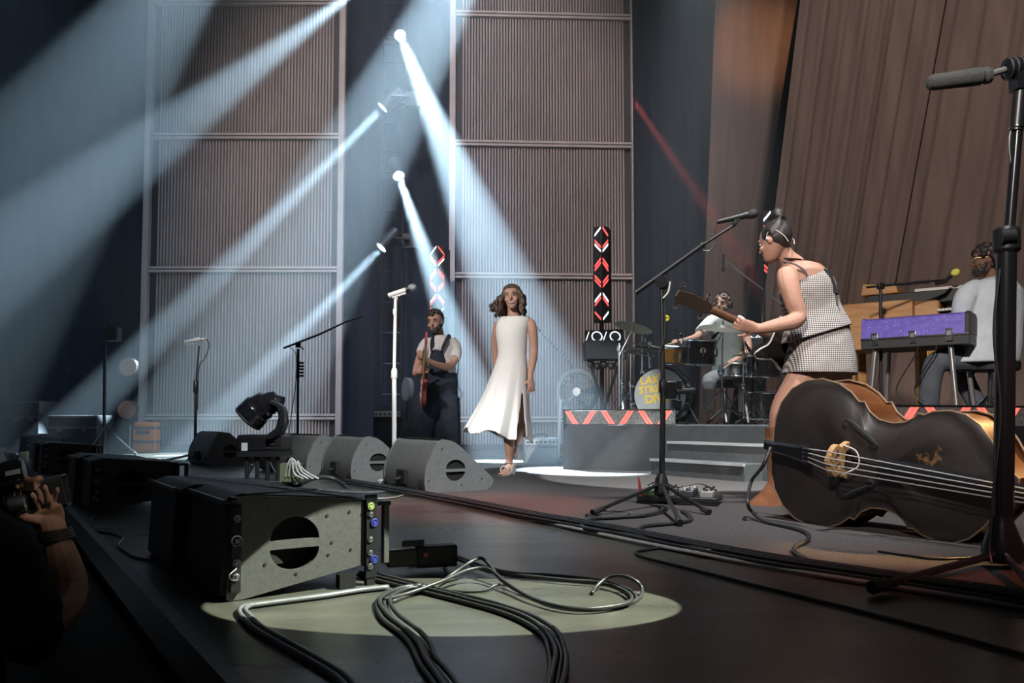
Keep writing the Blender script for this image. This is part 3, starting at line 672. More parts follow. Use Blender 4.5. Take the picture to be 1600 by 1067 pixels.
# boom stand at the left
Y = 9.0; b = W(465, 700, Y); b.z = 0
t = thing('microphone_stand', 'black boom stand with its arm rising to the right, left of the gap', 'mic stand', b)
m = MB(); m.cyl(b + Z_ * 0.03, W(466, 545, Y), 0.015, 10); m.build('tube', METALB, t)
m = MB(); m.tube([W(443, 544, Y), W(500, 522, Y), W(540, 503, Y), W(568, 494, Y)], [0.012, 0.012, 0.009, 0.006], 8); m.build('boom_arm', METALB, t)
m = MB(); m.box(W(466, 539, Y), (0.05, 0.05, 0.06)); m.cyl(W(466, 539, Y), W(475, 546, Y), 0.008, 6); m.build('clutch', METALB, t)
m = MB()
for k in range(5): m.box(W(471, 567 + 5 * k, Y), (0.05, 0.03, 0.022))
m.build('clip_holder', BLACK, t)
m = MB(); m.tube(catmull([W(452, 541, Y), W(463, 556, Y), W(462, 600, Y), W(455, 650, Y), W(449, 700, Y)], 5), 0.005, 6); m.build('cable', CABLE, t)
tripod(t, b, 0.33, 3, 0.7, 0.22, 0.012)
# bass player's boom stand on the carpet
b = G(1034, 795); b.z = 0.012; Y = b.y
t = thing('microphone_stand', 'black boom microphone stand on the carpet in front of the bass player', 'mic stand', b)
m = MB(); m.cyl(b + Z_ * 0.06, W(1036, 610, Y), 0.0165, 12); m.build('lower_tube', METALB, t)
m = MB(); m.lathe(W(1036, 615, Y), (0, 0, 1), [(0, 0.018), (0.01, 0.024), (0.07, 0.024), (0.08, 0.017)], 12); m.build('clutch', METALB, t)
m = MB(); m.cyl(W(1036, 612, Y), W(1034, 446, Y), 0.0135, 10); m.build('upper_tube', METALB, t)
m = MB(); m.tube([W(992, 458, Y), W(1094, 385, Y)], [0.016, 0.014], 10); m.tube([W(1094, 385, Y), W(1146, 352, Y)], 0.009, 8); bm_ = m.build('boom_arm', METALB, t)
m = MB(); m.cyl(W(1094, 385, Y), W(1099, 381, Y), 0.018, 10); m.build('boom_collar', METALB, bm_)
m = MB(); m.cyl(W(1033, 440, Y - 0.03), W(1033, 440, Y + 0.03), 0.035, 14); m.cyl(W(1040, 452, Y), W(1046, 436, Y), 0.006, 6); m.build('swivel', METALB, t)
m = MB(); m.bar(W(1146, 352, Y), W(1154, 341, Y), 0.03, 0.026); m.build('mic_clip', METALB, t, bevel=0.004)
handheld_mic(t, W(1120, 347, Y), W(1184, 332, Y), MICB, mat('mic_grille_black', (0.03, 0.03, 0.032), 0.5, 0.4, bump=0.5, bscale=500), 0.021)
m = MB(); m.tube(catmull([W(1120, 347, Y), W(1117, 362, Y), W(1118, 380, Y), W(1108, 392, Y), W(1096, 392, Y), W(1070, 400, Y), W(1040, 430, Y), W(1039, 520, Y - 0.02), W(1030, 560, Y - 0.02), W(1037, 610, Y - 0.02), W(1031, 680, Y - 0.02), W(1037, 740, Y - 0.02), G(1044, 790, 0.03), G(1032, 802, 0.02), G(1000, 806, 0.02)], 5), 0.0045, 6); m.build('cable', CABLE, t)
m = MB(); m.tube(catmull([W(1036, 466, Y - 0.02), W(1044, 456, Y - 0.02), W(1047, 440, Y - 0.02)], 4), 0.005, 6); m.build('safety_clip', mat('cream_clip', (0.5, 0.52, 0.42), 0.5), t)
lg = [G(928, 800, 0.03), G(1106, 799, 0.03), G(1062, 816, 0.03)]
tripod(t, b, 0.3, 3, 0, 0.13, 0.011, METALB, 0.014, lg)
m = MB(); m.lathe(b + Z_ * 0.055, (0, 0, 1), [(0, 0.02), (0.02, 0.045), (0.10, 0.035), (0.13, 0.02)], 14); m.build('leg_hub', METALB, t)
# tall stand with the shotgun mic at the right edge
b = G(1568, 893); b.z = 0.012; Y = b.y
t = thing('shotgun_mic_stand', 'tall black tripod stand at the right edge carrying a foam-covered shotgun microphone', 'mic stand', b)
m = MB(); m.cyl(b + Z_ * 0.05, W(1573, 360, Y), 0.031, 16); m.build('lower_tube', BLACKG, t)
m = MB(); m.lathe(W(1573, 395, Y), (0.01, 0, 1), [(0, 0.034), (0.01, 0.042), (0.075, 0.042), (0.085, 0.034)], 16); cl = m.build('clutch', METALB, t)
m = MB(); m.cyl(W(1564, 370, Y - 0.03), W(1586, 368, Y - 0.04), 0.024, 12); m.build('clutch_knob', METALB, cl)
m = MB(); m.cyl(W(1576, 372, Y), W(1591, 190, Y), 0.0165, 12); m.build('upper_tube', BLACKG, t)
m = MB(); m.cyl(W(1588, 205, Y), W(1594, 140, Y), 0.021, 12); m.build('top_sleeve', METALB, t)
m = MB(); m.torus(W(1589, 200, Y), (0.05, 0, 1), 0.022, 0.003, 16, 5); m.build('ring', CHROME, t)
m = MB(); m.lathe(W(1570, 108, Y), (W(1640, 100, Y) - W(1570, 108, Y)), [(0, 0.02), (0.006, 0.030), (0.02, 0.035), (0.05, 0.032), (0.15, 0.03)], 16); m.box(W(1590, 128, Y), (0.03, 0.05, 0.06)); mm = m.build('shock_mount', BLACKG, t)
for k in range(4):
    m = MB(); m.torus(W(1574 + 9 * k, 108 - k, Y), W(1640, 100, Y) - W(1570, 108, Y), 0.034, 0.0035, 16, 5); m.build('rubber_ring', RUBBER, mm)
m = MB(); m.cyl(W(1545, 117, Y), W(1580, 106, Y), 0.011, 10); m.build('mic_tube', mat('mic_grey', (0.22, 0.22, 0.22), 0.4, 0.5), t)
a_, b_ = W(1449, 130, Y), W(1548, 117, Y)
m = MB(); d = b_ - a_; L = d.length; m.lathe(a_, d, [(0, 0.010), (0.006, 0.021), (0.018, 0.0265), (L * 0.6, 0.029), (L * 0.82, 0.030), (L * 0.86, 0.023), (L * 0.88, 0.024), (L * 0.92, 0.029), (L * 0.98, 0.027), (L, 0.018)], 20); m.build('foam_windshield', mat('foam', (0.075, 0.078, 0.076), 0.95, 0, (0.12, 0.125, 0.12), 300, 0.9, spec=0.1), t)
m = MB(); m.tube(catmull([W(1590, 198, Y), W(1579, 206, Y), W(1577, 232, Y), W(1581, 270, Y), W(1582, 320, Y), W(1579, 350, Y)], 5), 0.004, 6); m.build('cable', CABLE, t)
m = MB(); m.tube(catmull([W(1562, 420, Y - 0.04), W(1553, 520, Y - 0.05), W(1563, 640, Y - 0.05), W(1553, 760, Y - 0.05), W(1546, 850, Y - 0.05), G(1549, 880, 0.04)], 6), 0.0045, 6); m.build('lower_cable', CABLE, t)
m = MB(); m.lathe(b + Z_ * 0.0, (0, 0, 1), [(0.02, 0.05), (0.035, 0.065), (0.075, 0.062), (0.15, 0.036), (0.17, 0.033)], 16); m.build('leg_hub', BLACKG, t)
tripod(t, b, 0.5, 3, 0, 0.05, 0.0125, BLACKG, 0.014, [G(1366, 917, 0.025), G(1640, 945, 0.025), b + V((0.38, 0.25, 0.015))])

# ------------------------------------------------------------------ double bass on its side
BASSF = mat('bass_front', (0.020, 0.017, 0.016), 0.42, 0, (0.030, 0.024, 0.022), 6, 0.05, 60, coat=0.25)
BASSR = mat('bass_rib', (0.09, 0.030, 0.010), 0.30, 0, (0.16, 0.06, 0.018), 5, coat=0.5, stretch=(1, 1, 3))
BASSE = mat('bass_edge', (0.20, 0.13, 0.08), 0.5)
MAPLE = mat('bridge_maple', (0.42, 0.24, 0.10), 0.55, 0, (0.5, 0.3, 0.14), 20)
def double_bass():
    th = -math.radians(58); tilt = -math.radians(7.0)
    ax = V((math.cos(th) * math.cos(tilt), math.sin(th) * math.cos(tilt), math.sin(tilt)))   # tail to neck
    nr = V((math.sin(th), -math.cos(th), 0.0))                                              # face normal, toward the viewer
    up = nr.cross(ax) if nr.cross(ax).z > 0 else ax.cross(nr)
    # right half outline (distance along the body, half width)
    half = [(0.0, 0.0), (0.0, 0.06), (0.006, 0.13), (0.03, 0.205), (0.085, 0.275), (0.16, 0.318), (0.245, 0.333), (0.33, 0.320), (0.395, 0.288), (0.437, 0.250),
            (0.462, 0.253), (0.470, 0.240), (0.490, 0.213), (0.535, 0.186), (0.60, 0.178), (0.655, 0.190), (0.692, 0.215), (0.705, 0.232), (0.728, 0.228),
            (0.765, 0.246), (0.83, 0.256), (0.89, 0.247), (0.945, 0.215), (0.99, 0.165), (1.03, 0.105), (1.07, 0.062), (1.10, 0.040), (1.10, 0.0)]
    base = W(1213, 706, 3.93)
    # set the tail so that the lower bout rests on the carpet
    O = base
    low = min((O + ax * a + up * (-h)).z for a, h in half); O = O + Z_ * (0.012 - low + 0.0)
    t = thing('double_bass', 'dark double bass lying on its side on the carpet', 'double bass', V((O.x, O.y, 0.012)))
    loop = half + [(a, -h) for a, h in half[-2:0:-1]]
    def pt(a, h, n): return O + ax * a + up * h + nr * n
    def inset(a, h, k):          # shrink toward the middle line for the arching
        ca = 0.245 if a < 0.45 else (0.6 if a < 0.72 else 0.85)
        return ca * (1 - k) + a * k if a < 0.45 or a > 0.72 else a, h * k
    depth = 0.20
    for side, n0, sgn, nm, mt in (('front', 0.0, 1, 'front_plate', BASSF), ('back', -depth, -1, 'back_plate', BASSR)):
        rings = []
        for k, rise in ((1.03, -0.010), (1.035, 0.0), (1.02, 0.006), (0.955, 0.005), (0.86, 0.016), (0.70, 0.036), (0.5, 0.050), (0.25, 0.056), (0.02, 0.058)):
            ring = []
            for a, h in loop:
                a2 = 0.55 + (a - 0.55) * (k if k > 0.95 else (0.955 + (k - 0.955) * 0.82)); h2 = h * k
                ring.append(pt(a2, h2, n0 + sgn * rise * (1.0 if abs(a - 0.55) < 0.4 else 0.75)))
            rings.append(ring)
        m = MB(); m.loft(rings, False); m.build(nm, mt, t, smooth=50)
        m = MB(); r0 = [pt(0.55 + (a - 0.55) * 1.035, h * 1.04, n0 + sgn * 0.001) for a, h in loop]; m.tube(r0 + [r0[0]], 0.0042, 6); m.build('edge_binding', BASSE, t)
    m = MB(); m.loft([[pt(a, h, -0.002) for a, h in loop], [pt(a, h, -depth + 0.002) for a, h in loop]], False); m.build('ribs', BASSR, t, smooth=40)
    KR = ((0.0, 0.058), (0.25, 0.056), (0.5, 0.050), (0.70, 0.036), (0.86, 0.016), (0.955, 0.005), (1.1, 0.005))
    def arch(a, h):
        hw = 0.3
        for i in range(len(half) - 1):
            if half[i][0] <= a <= half[i + 1][0] and half[i + 1][0] > half[i][0]: hw = half[i][1] + (half[i + 1][1] - half[i][1]) * (a - half[i][0]) / (half[i + 1][0] - half[i][0])
        k = abs(h) / hw
        for (k0, r0), (k1, r1) in zip(KR, KR[1:]):
            if k0 <= k <= k1: return r0 + (r1 - r0) * (k - k0) / (k1 - k0)
        return 0.005
    # f-holes: solid black S-shaped inlays painting the shade of the openings
    for s_ in (1, -1):
        cl = [(0.402, 0.148), (0.392, 0.163), (0.405, 0.174), (0.432, 0.166), (0.470, 0.143), (0.510, 0.120), (0.545, 0.100), (0.566, 0.086), (0.560, 0.070), (0.546, 0.072)]
        wd = [0.004, 0.006, 0.009, 0.014, 0.017, 0.017, 0.014, 0.009, 0.006, 0.004]
        P = [pt(a, s_ * h, arch(a, h) + 0.0005) for a, h in cl]
        m = MB(); m.tube(catmull(P, 4), [x for w0, w1 in zip(wd, wd[1:]) for x in [w0 + (w1 - w0) * j / 4 for j in range(4)]] + [wd[-1]], 8)
        for (a, h) in ((0.406, 0.150), (0.552, 0.077)): m.ball(pt(a, s_ * h, arch(a, h)), (0.018, 0.018, 0.008), 12, 6, ax, up, nr)
        m.build('f_hole_inlay', HOLE, t)
    # worn patch on the upper bout
    nt = BASSF.node_tree; b = nt.nodes['Principled BSDF']; tcn = [n for n in nt.nodes if n.type == 'TEX_COORD'][0]
    pc = pt(0.80, 0.055, 0.05) - t.location; gp = nt.nodes.new('ShaderNodeVectorMath'); gp.operation = 'DISTANCE'; gp.inputs[1].default_value = pc
    nt.links.new(tcn.outputs['Object'], gp.inputs[0]); no = nt.nodes.new('ShaderNodeTexNoise'); no.inputs['Scale'].default_value = 45; no.inputs['Detail'].default_value = 6; nt.links.new(tcn.outputs['Object'], no.inputs['Vector'])
    mr = nt.nodes.new('ShaderNodeMapRange'); mr.inputs[1].default_value = 0.02; mr.inputs[2].default_value = 0.12; mr.inputs[3].default_value = 0.14; mr.inputs[4].default_value = -0.3; nt.links.new(gp.outputs['Value'], mr.inputs[0])
    ad = nt.nodes.new('ShaderNodeMath'); ad.operation = 'ADD'; nt.links.new(mr.outputs[0], ad.inputs[0]); nt.links.new(no.outputs['Fac'], ad.inputs[1])
    st2 = nt.nodes.new('ShaderNodeMapRange'); st2.inputs[1].default_value = 0.56; st2.inputs[2].default_value = 0.72; nt.links.new(ad.outputs[0], st2.inputs[0])
    mx = nt.nodes.new('ShaderNodeMix'); mx.data_type = 'RGBA'; nt.links.new(st2.outputs[0], mx.inputs[0]); srcs = b.inputs['Base Color'].links[0].from_socket; nt.links.new(srcs, mx.inputs[6]); mx.inputs[7].default_value = (0.22, 0.11, 0.05, 1); nt.links.new(mx.outputs[2], b.inputs['Base Color'])
    # tailpiece, bridge, fingerboard, neck, strings
    m = MB(); m.loft([[pt(a, w_ * j, n_ + e) for j, e in ((-1, 0), (-0.6, 0.016), (0.6, 0.016), (1, 0), (0.6, -0.012), (-0.6, -0.012))] for a, w_, n_ in ((0.0, 0.022, 0.075), (0.10, 0.028, 0.085), (0.20, 0.036, 0.10), (0.27, 0.046, 0.115), (0.285, 0.040, 0.117))]); m.build('tailpiece', BLACKG, t)
    m = MB(); m.tube([pt(-0.01, 0.0, 0.0), pt(-0.015, 0.0, 0.05), pt(0.01, 0.0, 0.075)], 0.006, 6); m.build('tail_wire', STEEL, t)
    m = MB(); m.cyl(pt(-0.02, 0, -0.1), pt(-0.16, 0, -0.1), 0.009, 10); m.cyl(pt(0.0, 0, -0.1), pt(-0.03, 0, -0.1), 0.022, 12); m.build('end_pin', STEEL, t)
    bo = [(-0.085, 0.0), (-0.055, 0.0), (-0.035, 0.03), (0.035, 0.03), (0.055, 0.0), (0.085, 0.0), (0.080, 0.02), (0.060, 0.06), (0.072, 0.085), (0.065, 0.105), (0.045, 0.122), (0.0, 0.142), (-0.045, 0.122), (-0.065, 0.105), (-0.072, 0.085), (-0.060, 0.06), (-0.080, 0.02)]
    hearts = [[(0.012, 0.058), (0.035, 0.066), (0.034, 0.090), (0.016, 0.084)], [(-0.012, 0.058), (-0.016, 0.084), (-0.034, 0.090), (-0.035, 0.066)]]
    m = MB(); m.plate(bo, hearts, pt(0.415, 0.0, 0.048), up, nr, ax * 0.026); br = m.build('bridge', MAPLE, t, bevel=0.002)
    m = MB(); m.tube(catmull([pt(0.44, 0.07, 0.10), pt(0.50, 0.05, 0.09), pt(0.515, -0.01, 0.09), pt(0.47, -0.05, 0.11), pt(0.43, -0.07, 0.09)], 5), 0.003, 6); m.build('pickup_wire', mat('wire_white', (0.6, 0.58, 0.54), 0.5), br)
    m = MB(); m.loft([[pt(a, w_ * j, n_ + e) for j, e in ((-1, -0.012), (-0.7, 0.004), (0, 0.012), (0.7, 0.004), (1, -0.012))] for a, w_, n_ in ((0.62, 0.046, 0.112), (1.1, 0.036, 0.085), (1.5, 0.026, 0.062))]); m.build('fingerboard', BLACKG, t, smooth=40)
    m = MB(); m.loft([[pt(a, w_ * math.cos(q), n_ - w_ * 0.7 * max(0, math.sin(q)) * 1.2) for q in [math.pi * 2 * k / 12 for k in range(12)]] for a, w_, n_ in ((1.05, 0.040, 0.055), (1.10, 0.034, 0.065), (1.5, 0.024, 0.052), (1.72, 0.022, 0.04))]); m.build('neck', BASSR, t)
    m = MB(); m.lathe(pt(1.70, 0, 0.03), ax, [(0, 0.03), (0.05, 0.034), (0.2, 0.03), (0.26, 0.04), (0.30, 0.02)], 12); m.build('scroll', BASSR, t)
    for k in range(4):
        h = (k - 1.5)
        m = MB(); m.tube([pt(0.27, h * 0.018, 0.122), pt(0.428, h * 0.027, 0.192 - 0.004 * h * h), pt(1.55, h * 0.012, 0.075)], [0.0027] * 3, 6); m.build('string', mat('string', (0.75, 0.73, 0.70), 0.42, 0.6), t)
        m = MB(); m.cyl(pt(0.255, h * 0.018, 0.124), pt(0.292, h * 0.018, 0.128), 0.006, 8); m.build('fine_tuner', STEEL, t)
    return t, pt
BASS, bpt = double_bass()

# ------------------------------------------------------------------ drum kit on the riser
DZ = DECK
DSH = mat('drum_shell', (0.018, 0.019, 0.021), 0.2, 0, (0.03, 0.031, 0.034), 30, coat=0.5)
SKIN = mat('drum_head', (0.42, 0.44, 0.42), 0.5, 0, (0.5, 0.52, 0.5), 12)
AMBER = mat('amber_shell', (0.85, 0.38, 0.04), 0.3, 0, (0.95, 0.5, 0.08), 10, coat=0.4)
def drum(name, label, c, d, r, h, shell, lugs=8, badge=False, group='drums of the kit'):
    """c: centre of the lower rim, d: axis toward the playing head"""
    d = V(d).normalized(); c = V(c); a, b, _ = frame(d); t = thing(name, label, 'drum', c, group)
    m = MB(); m.lathe(c + d * 0.012, d, [(0, r), (h - 0.024, r)], 28); sh = m.build('shell', shell, t, smooth=50)
    for k, nm in ((0.0, 'bottom_head'), (h, 'top_head')):
        m = MB(); m.lathe(c + d * (k - 0.004), d, [(0, r * 0.985), (0.008, r * 0.985)], 28); m.build(nm, SKIN, t)
        m = MB(); m.torus(c + d * k, d, r * 1.02, 0.010, 28, 6); m.build('hoop', CHROME, t)
    for k in range(lugs):
        an = 2 * math.pi * (k + 0.5) / lugs; e = a * math.cos(an) + b * math.sin(an)
        m = MB(); m.cyl(c + e * (r * 1.035) + d * 0.0, c + e * (r * 1.035) + d * h, 0.004, 5); m.box(c + e * (r + 0.01) + d * (h / 2), (0.02, 0.022, min(0.08, h * 0.4)), a.cross(Z_) if False else e.cross(d), e, d); m.build('lug', CHROME, t)
    if badge:
        m = MB(); e = (V((0, -1, 0)) - d * d.dot(V((0, -1, 0)))).normalized(); q = c + e * (r + 0.002) + d * (h * 0.58)
        m.cyl(q - e * 0.005, q + e * 0.004, 0.028, 14); m.build('badge', mat('badge_cream', (0.75, 0.68, 0.42), 0.5), t)
    return t
# bass drum, front head toward the viewer's left
ka = V((-0.42, -0.90, 0.02)).normalized(); kr_ = 0.275; kc = W(1031, 616, 7.98); kc.z = DZ + kr_ + 0.02
kd_ = thing('bass_drum', 'bass drum with yellow band lettering on its grey front head', 'drum', V((kc.x, kc.y, DZ)), 'drums of the kit')
m = MB(); m.lathe(kc - ka * 0.42, ka, [(0, kr_ * 0.97), (0.42, kr_ * 0.97)], 40); m.build('shell', DSH, kd_, smooth=50)
m = MB(); m.lathe(kc, ka, [(0, kr_ * 0.985), (0.006, kr_ * 0.985), (0.007, kr_ * 0.5), (0.0072, 0.001)], 40); kh = m.build('front_head', mat('kick_head', (0.33, 0.36, 0.36), 0.5, 0, (0.38, 0.41, 0.41), 8), kd_)
for k in (0.0, -0.42):
    m = MB(); m.torus(kc + ka * k, ka, kr_ * 1.0, 0.016, 40, 8); m.build('hoop', BLACKG, kd_)
fa, fb, _ = frame(ka); 
for k in range(10):
    an = 2 * math.pi * (k + 0.5) / 10; e = fa * math.cos(an) + fb * math.sin(an)
    m = MB(); m.box(kc + e * (kr_ * 1.03) - ka * 0.01, (0.022, 0.03, 0.05), e.cross(ka), e, ka); m.build('claw', CHROME, kd_)
    m = MB(); m.cyl(kc + e * (kr_ * 1.03), kc + e * (kr_ * 1.03) - ka * 0.12, 0.004, 5); m.build('tension_rod', CHROME, kd_)
for s_ in (-1, 1):
    q = kc - ka * 0.06; sd = V((-ka.y, ka.x, 0)).normalized() * s_
    m = MB(); m.cyl(q + sd * kr_ * 0.9 - Z_ * 0.06, V((q.x, q.y, DZ + 0.012)) + sd * (kr_ * 1.35), 0.008, 8); m.build('spur', CHROME, kd_)
def text_mesh(txt, size, o, ax, ay, n, mt, parent, name, bold=0.02, shear=0.0):
    cu = bpy.data.curves.new('t', 'FONT'); cu.body = txt; cu.size = size; cu.extrude = 0.001; cu.offset = bold * size; cu.align_x = 'CENTER'; cu.shear = shear; cu.resolution_u = 2
    to = bpy.data.objects.new('t', cu); COL.objects.link(to)
    me = bpy.data.meshes.new_from_object(to.evaluated_get(bpy.context.evaluated_depsgraph_get()))
    bpy.data.objects.remove(to)
    M = Matrix(((ax.x, ay.x, n.x, o.x), (ax.y, ay.y, n.y, o.y), (ax.z, ay.z, n.z, o.z), (0, 0, 0, 1)))
    me.transform(M); me.transform(Matrix.Translation(-world_loc(parent))); me.materials.clear()
    return link(name, me, mt, parent, smooth=0)
kx = V((-ka.y, ka.x, 0)).normalized(); kx = kx if kx.x > 0 else -kx
tilt_ = 0.10; tx = (kx * math.cos(tilt_) + Z_ * math.sin(tilt_)); ty = ka.cross(tx); ty = ty if ty.z > 0 else -ty
YLET = mat('yellow_letter', (0.80, 0.52, 0.03), 0.5)
for k, (wd_, sz, dx, dz) in enumerate((('LAKE', 0.115, -0.01, 0.105), ('STREET', 0.10, 0.0, 0.0), ('DIVE', 0.115, 0.012, -0.115))):
    text_mesh(wd_, sz, kc + ka * 0.009 + tx * (dx - 0.045) + ty * (dz * .88 + 0.03), tx, ty, ka, YLET, kh, 'lettering', 0.035)
c = W(1046, 566, 8.0); drum('small_tom', 'small amber tom behind the boom stand pole', c, (0.05, -0.25, 1), 0.092, 0.16, AMBER, 6)
c = W(1091, 569, 7.95); drum('rack_tom', 'black rack tom with a round cream badge', c, (0.04, -0.10, 1), 0.165, 0.24, DSH, 8, True)
c = W(1194, 588, 8.0); drum('floor_tom', 'black floor tom right of the drummer, upper of two', c, (-0.03, -0.08, 1), 0.165, 0.21, DSH, 8)
c = W(1192, 640, 8.05); c.z = DZ + 0.06; ft = drum('low_floor_tom', 'low black drum under the floor tom beside the drummer', c, (0, -0.05, 1), 0.17, 0.26, DSH, 8)
c = W(1150, 590, 8.45); drum('snare_drum', 'snare drum half hidden in front of the seated drummer', c, (0, 0.05, 1), 0.17, 0.13, CHROME, 8)
def stand_pole(t, px, ytop, Y, spread=0.27, hub=0.34, a0=0.4, r=0.010):
    b = W(px, 655, Y); b.z = DZ; topz = W(px, ytop, Y)
    m = MB(); m.cyl(b + Z_ * 0.06, V((b.x, b.y, b.z + (topz.z - b.z) * 0.55)), r * 1.3, 8); m.build('lower_tube', CHROME, t)
    m = MB(); m.cyl(V((b.x, b.y, b.z + (topz.z - b.z) * 0.5)), topz, r * 0.85, 8); m.build('upper_tube', CHROME, t)
    m = MB(); m.lathe(V((b.x, b.y, b.z + (topz.z - b.z) * 0.53)), (0, 0, 1), [(0, r * 1.4), (0.01, r * 2), (0.05, r * 2), (0.06, r * 1.2)], 10); m.build('clutch', CHROME, t)
    for k in range(3):
        a = a0 + 2 * math.pi * k / 3; e = V((math.cos(a), math.sin(a), 0))
        m = MB(); m.bar(b + Z_ * hub + e * 0.012, b + e * spread + Z_ * 0.012, 0.016, 0.007); lg_ = m.build('leg', CHROME, t)
        m = MB(); m.bar(b + Z_ * 0.09 + e * 0.01, b + Z_ * (hub * 0.42) + e * (spread * 0.58), 0.012, 0.005); m.build('strut', CHROME, lg_)
        m = MB(); m.ball(b + e * spread + Z_ * 0.014, 0.014, 8, 5); m.build('rubber_foot', RUBBER, lg_)
    return b
BRONZE = mat('cymbal_bronze', (0.42, 0.43, 0.36), 0.28, 0.9, (0.5, 0.5, 0.42), 40)
def cymbal(label, px, py, Y, r, nrm, boom=None, poleTop=None):
    c = W(px, py, Y); t = thing('cymbal_stand', label, 'cymbal', V((c.x, c.y, DZ)), 'cymbals on chrome stands')
    stand_pole(t, poleTop[0] if poleTop else px, poleTop[1] if poleTop else py + 4, Y)
    if poleTop:
        m = MB(); m.cyl(W(poleTop[0] + (poleTop[0] - px) * 0.3, poleTop[1] + (poleTop[1] - py) * 0.3, Y), c, 0.008, 8); m.build('boom_arm', CHROME, t)
    n = V(nrm).normalized()
    m = MB(); m.lathe(c, n, [(0.0, r), (-0.0015, r), (0.008, r * 0.75), (0.014, r * 0.45), (0.018, r * 0.24), (0.034, r * 0.13), (0.038, 0.008)][::1], 36, True); cy = m.build('cymbal', BRONZE, t, smooth=60)
    m = MB(); m.cyl(c + n * 0.03, c + n * 0.075, 0.010, 8); m.build('wing_nut', CHROME, cy)
    return t
cymbal('large ride cymbal in front of the drummer on a chrome tripod', 1129, 513, 7.75, 0.235, (0.02, -0.28, 1))
cymbal('dark edge-on cymbal at the left end of the drum kit', 990, 512, 8.2, 0.20, (0.28, 0.10, 1), None, (973, 545))
cymbal('cymbal low over the bass drum, seen nearly edge-on', 1006, 540, 8.35, 0.25, (0.15, -0.12, 1), None, (986, 552))
cymbal('small cymbal on the stand by the floor tom', 1162, 556, 7.72, 0.12, (0.0, -0.1, 1))
cymbal('cymbal behind the bass player at the right end of the drum kit', 1222, 520, 8.2, 0.20, (-0.2, -0.1, 1))
# kick drum mic on a short stand
b = W(1060, 655, 7.35); b.z = DZ; b = W(1062, 655, 7.62); b.z = DZ
t = thing('kick_drum_mic', 'black kick drum microphone on a short stand before the bass drum', 'microphone', b); Y = 7.62
m = MB(); m.lathe(b, (0, 0, 1), [(0, 0.09), (0.015, 0.09), (0.02, 0.012), (0.05, 0.010), ((W(1062, 612, Y) - b).z, 0.010)], 14); m.build('stand', METALB, t)
m = MB(); m.box(W(1046, 609, Y), (0.13, 0.12, 0.17)); m.build('microphone', BLACK, t, bevel=0.02)
m = MB(); m.tube([W(1050, 612, Y), W(1086, 610, Y)], 0.03, 8); m.box(W(1062, 603, Y), (0.04, 0.05, 0.1)); m.build('clamp', BLACK, t, bevel=0.004)
m = MB(); m.lathe(W(1057, 641, Y), (0, 0, 1), [(0, 0.02), (0.02, 0.05), (0.09, 0.055), (0.1, 0.04)], 12); m.build('counterweight', BLACK, t)
# small clip-on mics and a hi-hat among the drums
def clip_mic(px, py, Y, aim, lab):
    c = W(px, py, Y); d = (V(aim)).normalized(); t = thing('drum_microphone', lab, 'microphone', c, 'clip-on drum microphones')
    m = MB(); m.lathe(c, d, [(0, .010), (.01, .016), (.05, .018), (.055, .012), (.11, .010)], 10); m.build('microphone', MICB, t)
    m = MB(); m.tube(catmull([c + d * .10, c + d * .13 + Z_ * .01, c + d * .12 - Z_ * .05, c + d * .06 - Z_ * .09], 4), .004, 6); m.build('gooseneck', BLACK, t)
clip_mic(1066, 528, 7.85, (-.5, -.3, .5), 'small clip-on microphone on the left rim of the rack tom')
clip_mic(1112, 529, 7.85, (.5, -.3, .5), 'small clip-on microphone on the right rim of the rack tom')
clip_mic(1172, 549, 7.85, (-.4, -.4, .5), 'small clip-on microphone on the rim of the floor tom')
hb = W(1004, 655, 8.35); hb.z = DZ; t = thing('hi_hat_stand', 'chrome hi-hat stand with two small cymbals left of the bass drum', 'cymbal', hb)
stand_pole(t, 1004, 522, 8.35, 0.22, 0.28, 1.0)
for k, sg in ((0.0, 1), (0.018, -1)):
    m = MB(); c = W(1004, 548, 8.35) + Z_ * k; m.lathe(c, (0.04, -.05, -sg), [(0.0, .18), (-.001, .18), (.010, .10), (.022, .03), (.025, .006)], 28); m.build('cymbal', BRONZE, t, smooth=60)
m = MB(); m.box(hb + V((-.05, -.16, .03)), (.09, .28, .02), None, V((0, .97, .2)), V((0, -.2, .97))); m.build('pedal', CHROME, t)
rk = W(985, 655, 8.6); rk.z = DZ; t = thing('drum_rack', 'chrome pipe rack frame at the left of the drum kit', 'rack', rk)
for px, yt in ((968, 536), (1016, 534)):
    b = W(px, 655, 8.6); b.z = DZ; m = MB(); m.cyl(b, W(px, yt, 8.6), .019, 10); m.build('upright', CHROME, t)
    m = MB(); m.lathe(b, (0, 0, 1), [(0, .05), (.015, .05), (.03, .02)], 12); m.build('foot', RUBBER, t)
b = W(1041, 655, 8.6); b.z = DZ; m = MB(); m.cyl(b, W(1041, 500, 8.6), .010, 8); m.build('mast', METALB, t)
m = MB(); m.torus(W(1041, 497, 8.57), (0, 1, 0), .024, .010, 18, 6); m.cyl(W(1041, 497, 8.57), W(1041, 497, 8.60), .010, 10); m.build('glowing_yellow_disc', mat('glowing_yellow_disc', (.80, .68, .02), .5, emit=.15), t)  # plain disc, no lamp; a slight glow is put into its material
m = MB(); m.cyl(W(962, 545, 8.6), W(1022, 556, 8.6), .017, 10); m.build('cross_pipe', CHROME, t)
for px, py in ((968, 546), (1016, 555), (992, 551)):
    m = MB(); m.lathe(W(px, py + 3, 8.6), (0, 0, 1), [(0, .024), (.01, .032), (.05, .032), (.06, .024)], 10); m.build('clamp', CHROME, t)
